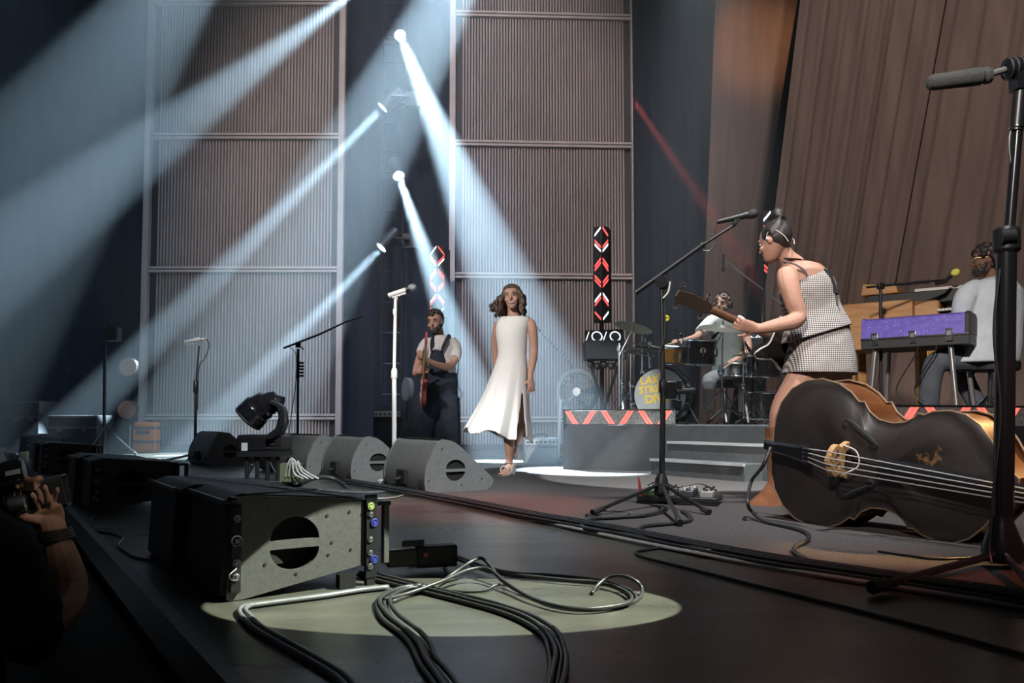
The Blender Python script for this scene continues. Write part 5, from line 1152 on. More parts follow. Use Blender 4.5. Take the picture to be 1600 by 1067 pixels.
limb(m, Y, [(674, 622, 0, .155), (663, 650, -.03, .155), (651, 690, -.03, .155), (642, 722, 0, .15), (640, 731, 0, .14)]); limb(m, Y, [(697, 622, 0, .145), (699, 660, 0, .14), (700, 695, .02, .135), (702, 731, .04, .13)])
m.loft(rings_px(Y, [(546, 673, 692, .02, -.125), (560, 670, 696, .022, -.13), (590, 666, 702, .03, -.12)], 16))
remesh(m, 'dungarees', DEN, pp, 0.013, 3)
m = MB(); m.tube(catmull([W(690, 549, Y - .15), W(693, 540, Y - .155), W(697, 531, Y - .13), W(701, 524, Y - .05), W(703, 526, Y + .06)], 4), .014, 6); m.tube(catmull([W(675, 549, Y - .15), W(674, 540, Y - .155), W(675, 531, Y - .13), W(677, 524, Y - .05), W(679, 526, Y + .06)], 4), .014, 6); m.build('dungaree_strap', DEN, pp)
for px in (676, 688):
    m = MB(); m.box(W(px, 545, Y - .155), (.035, .006, .03)); m.build('buckle', mat('buckle', (.7, .7, .7), .3, .8), pp)
m = MB(); m.tube(catmull([W(713, 590, Y), W(716, 575, Y), W(717, 560, Y), W(715, 600, Y), W(722, 615, Y), W(718, 624, Y), W(711, 622, Y)], 5), .004, 5); m.build('pack_wire', CABLE, pp)
m = MB(); m.box(W(712, 612, Y), (.04, .05, .12)); m.build('belt_pack', BLACK, pp, bevel=.005)
for px in (640, 704):
    m = MB(); c = W(px, 655, Y); m.loft([[V((c.x - .02 + x * .3, Y - .12 - .02 + y, z)) for x, y in ((-.13, -.1), (.13, -.1), (.15, .12), (-.15, .12))] for z in (.0, .05, .08)]); m.build('shoe', BLACK, pp, bevel=.02)
# electric guitar pointing up toward the viewer
def guitar(label, bodyc, nut, facen, bodym, neckm, headm, L, wide, pick, heads, scale=1.0, name='electric_guitar', pegs=(3, 3)):
    ax = (nut - bodyc).normalized(); fn = V(facen); fn = (fn - ax * fn.dot(ax)).normalized(); sd = ax.cross(fn); t = thing(name, label, 'guitar', bodyc)
    half = [(-.20, 0), (-.198, .06), (-.17, .125), (-.11, .160), (-.04, .155), (.03, .125), (.08, .118), (.13, .135), (.19, .145), (.215, .125), (.19, .09), (.15, .055), (.14, .03)]
    half2 = [(-.20, 0), (-.198, .06), (-.17, .125), (-.11, .160), (-.04, .150), (.03, .115), (.07, .108), (.11, .118), (.145, .118), (.155, .095), (.14, .06), (.14, .03)]
    loop = [(a * scale, h * scale) for a, h in half] + [(a * scale, -h * scale) for a, h in half2[-1:0:-1]]
    m = MB(); m.prism(loop, bodyc - fn * .022, ax, sd, fn * .044); bd = m.build('body', bodym, t, bevel=.008)
    m = MB(); m.prism([(a * .985, h * .985) for a, h in loop], bodyc + fn * .0222, ax, sd, fn * .001); m.build('top', bodym, bd)
    if pick is not None:
        m = MB(); m.prism([(-.12 * scale, -.02), (-.11 * scale, .09 * scale), (-.03 * scale, .10 * scale), (.06 * scale, .07 * scale), (.13 * scale, .09 * scale), (.13 * scale, -.04), (.05 * scale, -.06 * scale), (-.03 * scale, -.07 * scale)], bodyc + fn * .0235, ax, sd, fn * .003); m.build('pickguard', pick, bd)
    for a in (-.02, .06):
        m = MB(); m.box(bodyc + ax * (a * scale) + fn * .028, (.025, .075, .012), ax, sd, fn); m.build('pickup', BLACK, bd)
    m = MB(); m.box(bodyc - ax * (.10 * scale) + fn * .03, (.03, .08, .014), ax, sd, fn); m.build('bridge', CHROME, bd)
    st_ = bodyc + ax * (.13 * scale); Ln = (nut - st_).length
    m = MB(); m.loft([[st_ + ax * x + sd * (w_ * math.cos(q)) + fn * (.012 + (.006 if math.sin(q) > 0 else .016) * math.sin(q)) for q in [2 * math.pi * i / 12 for i in range(12)]] for x, w_ in ((-.06, wide * 1.2), (Ln * .3, wide * 1.1), (Ln, wide))]); nk = m.build('neck', neckm, t)
    hl = .20 * heads
    m = MB(); m.prism([(0, wide), (.03, wide * 1.6), (hl * .9, wide * 2.0), (hl, wide * .6), (hl * .97, -wide * 1.2), (hl * .6, -wide * 1.8), (.03, -wide * 1.5), (0, -wide)], nut, ax, sd, fn * .014); hd = m.build('headstock', headm, t, bevel=.003)
    for sgn, cnt in ((1, pegs[0]), (-1, pegs[1])):
        for k in range(cnt):
            q = nut + ax * (.05 + (hl - .08) * k / max(1, cnt - 1)) + fn * .007
            m = MB(); m.cyl(q + sd * (sgn * wide * 1.5), q + sd * (sgn * wide * 2.6), .004, 6); m.ball(q + sd * (sgn * wide * 2.9), (.012, .012, .006) if heads < 1.2 else (.016, .014, .008), 8, 6, ax, sd, fn); m.build('tuning_peg', CHROME, hd)
    for k in range(4 if heads > 1.2 else 6):
        nS = 4 if heads > 1.2 else 6; o = (k - (nS - 1) / 2) / nS * 2 * wide * .9
        m = MB(); m.tube([bodyc - ax * (.10 * scale) + fn * .038 + sd * o * 1.3, nut + fn * .022 + sd * o], .0012 if heads < 1.2 else .0018, 4); m.build('string', STEEL, t)
    return t
g0 = guitar('red electric guitar held by the man in dungarees', W(661, 606, Y - .30), W(666, 543, Y - .62), V((-.8, -.5, .35)), mat('guitar_red', (.32, .05, .035), .3, coat=.5), mat('maple_neck', (.42, .25, .12), .45), mat('guitar_head_red', (.42, .06, .05), .35), 1, .024, WHITE, 0.85, .95)

# ---- bass player
Y = 4.62
SK3 = skinm('skin_bassist', (0.42, 0.225, 0.16), (0.46, 0.255, 0.185))
pp = thing('person', 'woman with a dark hair bun in a checked top and short skirt playing bass guitar', 'person', V((W(1240, 655, Y).x, Y, .012)))
m = MB(); H = Head(W(1211, 377, Y - .02), (-.62, .75, -.28), (.10, .1, 1), 0.98); H.flesh(m)
m.tube([W(1219, 388, Y), W(1229, 402, Y), W(1243, 416, Y + .01)], [.052, .052, .065], 12)
m.loft(rings_px(Y, [(410, 1234, 1262, .07), (416, 1222, 1280, .13), (426, 1216, 1292, .155), (445, 1219, 1300, .15), (470, 1228, 1304, .13), (495, 1236, 1312, .13), (520, 1240, 1322, .15), (560, 1238, 1328, .16), (580, 1240, 1326, .15)]))
limb(m, Y, [(1230, 426, -.14, .058), (1232, 442, -.18, .060), (1240, 470, -.20, .052), (1247, 492, -.20, .048), (1240, 502, -.22, .047), (1215, 508, -.24, .040), (1190, 513, -.24, .029), (1182, 513, -.24, .028)])
hand(m, W(1184, 513, Y - .24), V((-1, .05, .22)), V((.05, .9, .5)), 1, [0.5, .6, .65, .7], 0.98, .12)
limb(m, Y, [(1262, 425, .15, .055), (1256, 455, .22, .05), (1248, 485, .28, .044), (1236, 500, .26, .038), (1226, 510, .2, .028)])
hand(m, W(1228, 510, Y + .2), V((-.6, -.3, -.5)), V((0, -1, 0)), -1, 0.6, .95)
limb(m, Y, [(1268, 555, -.03, .10), (1257, 585, -.03, .092), (1234, 618, -.05, .073), (1220, 640, -.06, .058), (1217, 665, -.04, .056), (1214, 700, 0, .045), (1213, 750, .02, .036), (1212, 775, .02, .036)])
limb(m, Y, [(1302, 560, .07, .105), (1306, 590, .08, .095), (1312, 635, .08, .065), (1316, 680, .12, .05), (1320, 740, .15, .038)])
remesh(m, 'body', SK3, pp, 0.0065, 3)
H.face(pp, HAIRD, LIP)
m = MB(); rnd = random.Random(2)
m.ball(H.P(0, -.016, .032), (.080, .094, .094), 20, 14, H.r, H.f, H.u)
bun = H.P(0, -.055, .155)
for k in range(70):                       # strands combed back to the bun
    a = rnd.uniform(-2.6, 2.6); x, z = math.sin(a), math.cos(a)
    m.tube(catmull([H.P(x * .070, .055 - .05 * abs(x) - (0.05 if z < 0 else 0), .05 + z * .045), H.P(x * .084, -.03, .03 + z * .075), H.P(x * .05, -.085, .07 + z * .055), bun], 4), .0085, 6)
for k in range(46):
    a = rnd.uniform(0, 6.28); b_ = rnd.uniform(0, 6.28); q = V((math.cos(a) * math.cos(b_), math.sin(a) * math.cos(b_), math.sin(b_) * .8)) * .034
    m.torus(bun + q * .6, q, .026, .009, 10, 6)
remesh(m, 'hair', HAIRD, pp, 0.006, 1)
m = MB(); m.tube(catmull([H.P(.078, .01, -.012), H.P(.083, -.015, .028), H.P(.074, -.06, .02), H.P(.05, -.09, -.02), H.P(.03, -.10, -.06)], 5), .0022, 5); m.tube(catmull([H.P(-.078, .01, -.012), H.P(-.083, -.015, .028), H.P(-.074, -.06, .02), H.P(-.05, -.09, -.02), H.P(-.03, -.10, -.06)], 5), .0022, 5); m.build('ear_monitor_wire', mat('clear_wire', (.6, .5, .46), .4), pp)
for sx in (-1, 1):
    m = MB(); m.ball(H.P(.078 * sx, -.002, -.008), .010, 8, 6); m.build('ear_monitor', mat('earpiece', (.65, .6, .56), .4), pp)
def checkm(name, c1, c2, sc):
    mm = bpy.data.materials.new(name); mm.use_nodes = True; nt = mm.node_tree; b = nt.nodes['Principled BSDF']; b.inputs['Roughness'].default_value = .9; b.inputs['Specular IOR Level'].default_value = .1
    tc = nt.nodes.new('ShaderNodeTexCoord'); sp = nt.nodes.new('ShaderNodeSeparateXYZ'); nt.links.new(tc.outputs['Object'], sp.inputs[0]); outs = []
    for o in (0, 2):
        a = nt.nodes.new('ShaderNodeMath'); a.operation = 'MULTIPLY'; a.inputs[1].default_value = sc; nt.links.new(sp.outputs[o], a.inputs[0])
        f = nt.nodes.new('ShaderNodeMath'); f.operation = 'FRACT'; nt.links.new(a.outputs[0], f.inputs[0])
        g = nt.nodes.new('ShaderNodeMath'); g.operation = 'GREATER_THAN'; g.inputs[1].default_value = .5; nt.links.new(f.outputs[0], g.inputs[0]); outs.append(g)
    ad = nt.nodes.new('ShaderNodeMath'); ad.operation = 'ADD'; nt.links.new(outs[0].outputs[0], ad.inputs[0]); nt.links.new(outs[1].outputs[0], ad.inputs[1])
    r = nt.nodes.new('ShaderNodeValToRGB'); r.color_ramp.elements[0].color = (*c1, 1); r.color_ramp.elements[1].color = (*c2, 1); r.color_ramp.elements[1].position = 1.0
    mid = r.color_ramp.elements.new(.5); mid.color = (*[(x + y) * .42 for x, y in zip(c1, c2)], 1)
    dv = nt.nodes.new('ShaderNodeMath'); dv.operation = 'MULTIPLY'; dv.inputs[1].default_value = .5; nt.links.new(ad.outputs[0], dv.inputs[0]); nt.links.new(dv.outputs[0], r.inputs[0]); nt.links.new(r.outputs[0], b.inputs['Base Color'])
    n = nt.nodes.new('ShaderNodeTexNoise'); n.inputs['Scale'].default_value = 18; nt.links.new(tc.outputs['Object'], n.inputs['Vector']); bp = nt.nodes.new('ShaderNodeBump'); bp.inputs['Strength'].default_value = .5; bp.inputs['Distance'].default_value = .02; nt.links.new(n.outputs['Fac'], bp.inputs['Height']); nt.links.new(bp.outputs[0], b.inputs['Normal'])
    return mm
CHK = checkm('gingham', (.045, .038, .036), (.62, .57, .54), 92)
def leanloft(rows, n=28):
    """rows: left (px,py), right (px,py), half depth, shift"""
    out = []
    for (xl, yl, xr, yr, dh, dy) in rows:
        a = W(xl, yl, Y + dy); b = W(xr, yr, Y + dy); c = (a + b) / 2; h = (b - a) / 2
        out.append([c + h * math.copysign(abs(math.cos(q)) ** .8, math.cos(q)) + V((0, dh * math.copysign(abs(math.sin(q)) ** .8, math.sin(q)), 0)) for q in [2 * math.pi * i / n for i in range(n)]])
    return out
m = MB(); m.loft(leanloft([(1222, 450, 1288, 422, .150, 0), (1218, 462, 1299, 438, .165, 0), (1223, 480, 1304, 456, .155, 0), (1232, 494, 1307, 472, .145, 0), (1233, 500, 1309, 478, .146, 0), (1228, 518, 1317, 494, .165, 0), (1224, 538, 1326, 509, .185, 0)]), False); m.build('top', CHK, pp, smooth=180, thick=.005, sub=1)
m = MB(); m.loft(leanloft([(1240, 508, 1318, 498, .148, 0), (1238, 530, 1324, 520, .168, 0), (1232, 556, 1330, 546, .18, 0), (1227, 576, 1333, 570, .185, 0), (1225, 583, 1334, 587, .186, 0)]), False); m.build('skirt', CHK, pp, smooth=180, thick=.005, sub=1)
for pts in ([W(1224, 408, Y - .10), W(1240, 412, Y - .16), W(1256, 422, Y - .165), W(1262, 432, Y - .16)], [W(1256, 408, Y + .06), W(1275, 414, Y - .03), W(1288, 424, Y - .06)]):
    m = MB(); m.tube(catmull(pts, 4), .006, 6); m.build('shoulder_strap', mat('tie_grey', (.12, .10, .095), .9), pp)
m = MB(); m.tube(catmull([W(1226, 404, Y - .07), W(1246, 405, Y - .05), W(1263, 410, Y - .06), W(1281, 417, Y - .08), W(1296, 424, Y - .1), W(1304, 448, Y - .11), W(1306, 470, Y - .12), W(1314, 490, Y - .12), W(1326, 508, Y - .1)], 5), .016, 6, flat=.25); m.build('guitar_strap', BLACK, pp)
m = MB(); m.box(W(1298, 440, Y - .125), (.045, .03, .15), V((.9, 0, -.3)), None, V((-.3, 0, .9))); m.tube([W(1292, 420, Y - .13), W(1284, 405, Y - .13), W(1270, 388, Y - .13)], .003, 5); m.build('belt_pack', BLACK, pp, bevel=.005)
SUED = mat('brown_suede', (.15, .062, .030), .9, 0, (.21, .09, .045), 18, .4, 60, spec=.1)
for (px, py, dx, dy, nm) in ((1213, 790, -26, -.03, 0), (1320, 782, -20, .15, 1)):
    fz = .012; tp_ = W(px + 1, 668, Y + dy); g_ = V((W(px, 655, Y + dy).x, Y + dy, fz)); rws = []
    zs = [(tp_.z, .062, 0), (tp_.z - .08, .058, 0), (tp_.z - .2, .052, 0), (.14, .050, 0), (.09, .066, -.02), (.05, .085, -.045), (.018, .105, -.06), (fz, .108, -.06)]
    m = MB(); m.loft([[V((g_.x + sh + r * math.cos(q) * (1.0 + .06 * math.sin(5 * q)), g_.y + r * .8 * math.sin(q), z)) for q in [2 * math.pi * i / 24 for i in range(24)]] for z, r, sh in zs]); m.build('boot', SUED, pp, smooth=60)
b_ = guitar('dark wood bass guitar held by the woman in the checked outfit', W(1229, 536, Y + .12), W(1112, 484, Y - .20), V((-.35, .9, .3)), mat('bass_black', (.018, .016, .016), .3, coat=.5), mat('rosewood', (.13, .065, .035), .45, 0, (.18, .09, .05), 20), mat('rosewood_head', (.05, .032, .024), .45), 1, .022, None, 1.35, 1.05, 'bass_guitar', (2, 2))
m = MB(); ax_ = (W(1112, 484, Y - .20) - W(1229, 536, Y + .12)).normalized(); fn_ = V((-.35, .9, .3)); fn_ = (fn_ - ax_ * fn_.dot(ax_)).normalized(); sd_ = ax_.cross(fn_)
half = [(-.20, 0), (-.198, .06), (-.17, .125), (-.11, .160), (-.04, .155), (.03, .125), (.08, .118), (.13, .135), (.19, .145), (.215, .125), (.19, .09), (.15, .055), (.14, .03)]; half2 = [(-.20, 0), (-.198, .06), (-.17, .125), (-.11, .160), (-.04, .150), (.03, .115), (.07, .108), (.11, .118), (.145, .118), (.155, .095), (.14, .06), (.14, .03)]
lp = [W(1229, 536, Y + .12) + ax_ * (a * 1.055) + sd_ * (h * 1.055) - fn_ * .022 for a, h in half] + [W(1229, 536, Y + .12) + ax_ * (a * 1.055) - sd_ * (h * 1.055) - fn_ * .022 for a, h in half2[-1:0:-1]]
m.tube(lp + [lp[0]], .005, 6); m.build('binding', WHITE, b_)

# ---- keyboard player
Y = 5.95
SK4 = skinm('skin_keys', (0.17, 0.085, 0.052), (0.20, 0.10, 0.065))
pp = thing('person', 'man with dreadlocks and glasses in a pale shirt seated at the keyboards', 'person', V((W(1535, 655, Y).x, Y, DECK)))
m = MB(); H = Head(W(1541, 406, Y), (-.93, .36, -.04), (.05, .05, 1), 1.0); H.flesh(m)
m.tube([W(1547, 416, Y + .01), W(1550, 430, Y + .01), W(1551, 442, Y + .02)], [.056, .058, .07], 12)
m.loft(rings_px(Y, [(436, 1538, 1566, .07), (444, 1520, 1584, .14), (460, 1512, 1590, .17), (500, 1510, 1586, .16), (560, 1508, 1584, .17), (572, 1510, 1582, .17)]))
limb(m, Y, [(1520, 460, -.05, .050), (1507, 475, -.06, .050), (1502, 505, .0, .048), (1496, 508, .12, .046), (1490, 500, .30, .038), (1486, 492, .44, .030)])
hand(m, W(1487, 492, Y + .43), V((-.6, .7, -.05)), V((0, .1, -1)), 1, .35, 1.0, .15)
limb(m, Y, [(1572, 452, .14, .06), (1574, 485, .2, .05), (1560, 505, .36, .045), (1530, 500, .5, .032)])
hand(m, W(1530, 500, Y + .5), V((-.8, .5, 0)), V((0, .1, -1)), -1, .35, 1.0)
remesh(m, 'body', SK4, pp, 0.0075, 3)
H.face(pp, HAIRD, LIPD)
m = MB(); curls(m, H, 120, .014, 13, lambda x, y, z: z > .05 or (y < -.0 and z > -.06), .002, 1.07)
strands(m, H, 60, (1.7, 4.6), (.10, .20), .012, .010, 14, .035, (.02, 0, 0)); strands(m, H, 20, (0.9, 5.4), (.0, .04), .012, .010, 15, .02)
remesh(m, 'dreadlocks', HAIRD, pp, 0.0065, 1)
m = MB(); curls(m, H, 130, .009, 6, lambda x, y, z: z < -.03 and y > -.005 and not (abs(x) < .022 and -.068 < z < -.050) and not (abs(x) < .03 and z > -.042), 0, 1.03); remesh(m, 'beard', HAIRD, pp, 0.0055, 1)
m = MB()
for sx in (-1, 1):
    m.torus(H.P(sx * .033, .096, .004), H.f, .022, .0022, 18, 5); m.tube([H.P(sx * .055, .092, .008), H.P(sx * .076, .02, .008), H.P(sx * .076, -.01, .0)], .002, 5)
m.tube([H.P(-.011, .099, .006), H.P(.011, .099, .006)], .002, 5); m.build('glasses', mat('gold_frame', (.6, .45, .2), .3, .9), pp)
SHIRT = mat('pale_shirt', (.52, .56, .60), .85, 0, (.58, .62, .66), 16, .5, 16, spec=.1)
m = MB(); m.loft(rings_px(Y, [(434, 1540, 1566, .085), (440, 1522, 1582, .15), (456, 1506, 1594, .19), (480, 1502, 1596, .19), (510, 1500, 1594, .185), (540, 1492, 1592, .20), (562, 1472, 1590, .21), (568, 1470, 1588, .21)], 26))
limb(m, Y, [(1528, 452, -.03, .085), (1513, 460, -.05, .082), (1506, 474, -.06, .078), (1502, 500, -.01, .074), (1499, 508, .10, .066)]); limb(m, Y, [(1574, 450, .12, .08), (1576, 480, .18, .075), (1566, 503, .32, .062)])
remesh(m, 'shirt', SHIRT, pp, 0.011, 3)
GREY = mat('grey_trousers', (.085, .095, .115), .85, 0, (.11, .12, .14), 12, .4, 18, spec=.1)
m = MB(); limb(m, Y, [(1548, 556, -.02, .11), (1515, 560, -.04, .10), (1478, 562, -.05, .088), (1461, 570, -.05, .080), (1455, 595, -.04, .072), (1451, 628, -.03, .072), (1450, 638, -.03, .070)])
limb(m, Y, [(1555, 556, .15, .11), (1530, 562, .25, .10), (1500, 570, .33, .085), (1510, 600, .3, .075), (1528, 634, .2, .07)]); remesh(m, 'trousers', GREY, pp, 0.011, 3)
for px, dy in ((1444, -.03), (1522, .2)):
    c = W(px, 655, Y + dy); m = MB(); m.loft([[V((c.x + .03 + x, Y + dy + y, DECK + z)) for x, y in ((-.17 * k, -.045), (.09, -.05), (.09, .05), (-.17 * k, .045))] for z, k in ((0.0, 1.0), (.04, 1.0), (.085, .45))]); m.build('shoe', mat('pale_shoe', (.55, .55, .56), .6), pp, bevel=.02)

# ---- drummer
Y = 8.75
SK5 = skinm('skin_drummer', (0.40, 0.22, 0.16), (0.44, 0.25, 0.18))
pp = thing('person', 'bearded man with headphones seated behind the drum kit', 'person', V((W(1135, 655, Y).x, Y, DECK)))
m = MB(); H = Head(W(1129, 476, Y), (-.62, -.8, .02), (.05, 0, 1), 1.0); H.flesh(m)
m.tube([W(1131, 482, Y + .03), W(1133, 494, Y + .04), W(1134, 500, Y + .05)], [.056, .058, .07], 12)
m.loft(rings_px(Y, [(494, 1122, 1146, .07), (501, 1112, 1158, .12), (520, 1110, 1160, .14), (550, 1113, 1158, .14), (592, 1110, 1162, .16)]))
limb(m, Y, [(1113, 503, 0, .055), (1100, 514, -.10, .048), (1089, 526, -.2, .042), (1075, 531, -.36, .034), (1064, 533, -.46, .028)])
hand(m, W(1065, 533, Y - .45), V((-.9, -.5, .05)), V((0, .1, -1)), 1, .8, 1.0)
limb(m, Y, [(1156, 506, 0, .055), (1166, 526, -.06, .048), (1169, 546, -.14, .042), (1160, 556, -.26, .036), (1150, 562, -.36, .029)])
hand(m, W(1151, 561, Y - .35), V((-.8, -.6, -.25)), V((0, .1, -1)), -1, .8, 1.0)
remesh(m, 'body', SK5, pp, 0.0085, 3)
H.face(pp, HAIRD, LIPD)
m = MB(); curls(m, H, 160, .012, 23, lambda x, y, z: z > .045 or (y < -.01 and z > -.05), .002, 1.04); remesh(m, 'hair', HAIRB, pp, 0.0075, 1)
m = MB(); curls(m, H, 140, .0085, 25, lambda x, y, z: z < -.03 and y > 0.0 and not (abs(x) < .022 and -.068 < z < -.050) and not (abs(x) < .034 and z > -.044), 0, 1.02); remesh(m, 'beard', HAIRB, pp, 0.006, 1)
m = MB(); m.tube(catmull([H.P(-.086, -.01, .0), H.P(-.083, -.012, .07), H.P(-.045, -.014, .128), H.P(0, -.014, .142), H.P(.045, -.014, .128), H.P(.083, -.012, .07), H.P(.086, -.01, 0)], 4), .010, 6, flat=.5); hp_ = m.build('headphones', BLACK, pp)
for sx in (-1, 1):
    m = MB(); m.cyl(H.P(sx * .075, -.01, -.01), H.P(sx * .105, -.01, -.01), .042, 16); m.build('ear_cup', BLACK, hp_, bevel=.008)
m = MB(); m.tube(catmull([H.P(-.10, .0, -.03), H.P(-.09, .06, -.06), H.P(-.05, .105, -.066)], 4), .003, 5); m.build('headset_mic', BLACK, hp_)
TEE2 = mat('sage_tee', (.20, .225, .205), .85, 0, (.23, .255, .235), 14, .3, 20, spec=.1)
m = MB(); m.loft(rings_px(Y, [(496, 1122, 1147, .085), (500, 1113, 1157, .13), (520, 1109, 1161, .155), (550, 1111, 1160, .155), (590, 1109, 1163, .17)], 24)); remesh(m, 'tshirt', TEE2, pp, .012, 3)
m = MB(); limb(m, Y, [(1120, 500, 0, .07), (1111, 503, -.02, .075), (1100, 513, -.10, .066), (1093, 520, -.16, .060)]); remesh(m, 'sleeve', mat('white_sleeve', (.68, .67, .64), .85), pp, .011, 2)
m = MB(); limb(m, Y, [(1150, 500, 0, .07), (1158, 506, 0, .072), (1165, 522, -.05, .064)]); remesh(m, 'sleeve', mat('white_sleeve', (.68, .67, .64), .85), pp, .011, 2)
m = MB(); limb(m, Y, [(1124, 590, -.02, .10), (1112, 594, -.25, .09), (1108, 600, -.42, .075), (1109, 640, -.40, .06)]); limb(m, Y, [(1148, 590, -.02, .10), (1160, 594, -.2, .09), (1164, 602, -.30, .075), (1162, 645, -.3, .06)]); remesh(m, 'trousers', mat('grey_shorts', (.16, .16, .16), .85), pp, .012, 3)
for k, (px, py, dy, ex, ey, ed) in enumerate(((1062, 533, -.5, 1036, 540, -.75), (1148, 562, -.38, 1126, 578, -.6))):
    m = MB(); m.tube([W(px + 4, py - 1, Y + dy + .06), W(ex, ey, Y + ed)], [.0085, .005], 8); tag(m.build('drumstick', mat('hickory', (.55, .36, .18), .5)), ['wooden drumstick in the raised hand over the small tom', 'wooden drumstick in the lower hand beside the floor tom'][k], 'drumstick')
b = V((W(1136, 655, Y).x, Y + .03, DECK)); t = thing('drum_stool', 'round black drum stool under the drummer', 'stool', b)
m = MB(); m.lathe(b + Z_ * .40, (0, 0, 1), [(0, .14), (.02, .165), (.07, .165), (.085, .15), (.09, .02)], 20); m.build('seat', BLACK, t)
m = MB(); m.cyl(b + Z_ * .1, b + Z_ * .41, .018, 8); m.build('post', CHROME, t); tripod(t, b, .24, 3, .2, .2, .011, CHROME)

# ---- camera operator in the pit
Y = 2.02
SK6 = skinm('skin_operator', (0.34, 0.18, 0.11), (0.39, 0.215, 0.135))
ob = W(20, 900, 1.95)
pp = thing('person', 'camera operator in dark clothes at the left edge raising a bare forearm to a lens', 'person', V((ob.x, 1.95, -1.2)))
P = lambda px, py, dy=0.0: W(px, py, Y + dy)
m = MB()
limb(m, Y, [(40, 985, -.16, .052), (92, 955, -.06, .050), (106, 918, .0, .047), (99, 880, .0, .041), (90, 850, .0, .034), (84, 828, .0, .030), (80, 815, .01, .030)])
m.loft([[P(px, py, dy) + V((math.cos(q) * w_, 0, 0)) + V((0, math.sin(q) * .018, math.cos(q) * w_ * .45)) for q in [2 * math.pi * i / 14 for i in range(14)]] for px, py, dy, w_ in ((82, 824, .01, .030), (76, 812, .01, .040), (72, 800, 0, .040), (71, 795, 0, .034))])
fk = -1
for ch in ([(60, 802), (63, 795), (57, 782), (51, 771)], [(68, 800), (70, 791), (63, 774), (56, 760)], [(75, 799), (78, 790), (74, 774), (70, 759)], [(80, 800), (82, 789), (86, 775), (90, 763)]):
    fk += 1; m.tube([P(a, b_, .005 - .012 * i + (0, .014, -.004, .010)[fk % 4] * (i > 0)) for i, (a, b_) in enumerate(ch)], [.0085, .0075, .0068, .0052], 10)
m.tube([P(70, 812, 0), P(56, 813, -.02), P(41, 809, -.03), P(31, 804, -.03), P(23, 801, -.03)], [.014, .0125, .0115, .0105, .008], 10)
for k in range(4): m.tube([P(37, 752 + 3.2 * k, .035 - .01 * k), P(48, 752 + 3.4 * k, -.015), P(58 + 4 * (k == 0), 748 + 3.0 * k, -.035), P(66 - 3 * k, 746 + 3.0 * k, -.03)], [.0095, .0092, .0088, .007], 10)
m.tube([P(-40, 800, .12), P(0, 772, .10), P(30, 758, .05), P(40, 757, .02)], [.042, .034, .028, .022], 12)
# head, neck and torso stand left of the picture and below the stage edge
Ho = Head(P(-95, 770, .02), (.75, .65, 0), (0, 0, 1), 1.0); Ho.flesh(m); m.tube([P(-105, 800, .0), P(-108, 860, .0)], [.055, .07], 12)
remesh(m, 'body', SK6, pp, 0.0028, 1)
NAIL = mat('nail', (.5, .30, .24), .3)
for a, b_, dz in ((50.6, 770.5, -.038), (55.8, 759.6, -.038), (70, 758.6, -.038), (90, 762.6, -.038)):
    m = MB(); m.ball(P(a, b_ + 3, dz - .002), (.0048, .0022, .0075), 8, 6); m.build('nail', NAIL, pp)
CLO = mat('black_cloth', (.008, .008, .009), .85, 0, (.014, .014, .015), 20, .5, 25, spec=.1)
m = MB(); limb(m, Y, [(-70, 850, -.1, .12), (-20, 880, -.12, .11), (25, 925, -.16, .085), (48, 985, -.18, .075), (62, 990, -.16, .07)]); m.loft(rings_px(Y, [(838, -150, -60, .1, -.05), (860, -190, -10, .14, -.05), (920, -200, 0, .16, -.05), (1080, -200, -10, .16, -.05), (1300, -190, -20, .15, -.05)]))
limb(m, Y, [(-150, 850, .05, .1), (-120, 880, .15, .08), (-50, 815, .15, .06)])
limb(m, Y, [(-140, 1280, -.05, .11), (-140, 1500, -.05, .09), (-140, 1688, -.05, .06)]); limb(m, Y, [(-70, 1280, -.05, .11), (-70, 1500, -.05, .09), (-70, 1688, -.05, .06)])
remesh(m, 'clothes', CLO, pp, .014, 3)
for k in range(4):
    m = MB(); m.torus(P(86 + .8 * k, 829 + 4.2 * k, 0), V((-.12, 0, 1)), .035 + .001 * k, .0048, 20, 6); m.build('bracelet', mat('leather_band', (.03, .018, .012), .6), pp)
m = MB(); curls(m, Ho, 100, .016, 33, lambda x, y, z: z > .045 or (y < -.01 and z > -.05), .002, 1.05); remesh(m, 'hair', HAIRD, pp, 0.009, 1)
a_, b_ = P(8, 786, .0), P(104, 765, .05); d = (b_ - a_).normalized(); L = (b_ - a_).length
t = thing('video_camera', 'black broadcast video camera with a long lens at the left edge', 'camera', P(0, 790, 0))
m = MB(); m.lathe(a_, d, [(0, .024), (L * .10, .026), (L * .16, .030), (L * .5, .031), (L * .52, .036), (L * .62, .036)], 24); ln = m.build('lens_barrel', BLACKG, t)
for q in (.20, .30, .40, .58):
    m = MB(); m.torus(a_ + d * (L * q), d, .031 if q < .5 else .036, .003, 24, 6); m.build('focus_ring', METALB, ln)
hx, hy, _ = frame(d)
m = MB(); m.loft([[a_ + d * (L * q) + hx * (w_ * cx) + hy * (h_ * cy) for cx, cy in ((-1, -.8), (-.8, -1), (.8, -1), (1, -.8), (1, .8), (.8, 1), (-.8, 1), (-1, .8))] for q, w_, h_ in ((.60, .036, .034), (.66, .040, .037), (1.0, .046, .041), (1.0, .042, .037), (.8, .036, .032))]); m.build('lens_hood', mat('hood', (.03, .032, .031), .45), t)
m = MB(); m.lathe(P(18, 790, -.045), d, [(-.005, .018), (0, .021), (.03, .021), (.034, .017)], 18); m.build('motor_drive', STEEL, t)
m = MB(); m.box(P(-22, 792, .02), (.12, .10, .17), d, None, None); bd = m.build('camera_body', BLACK, t, bevel=.008)
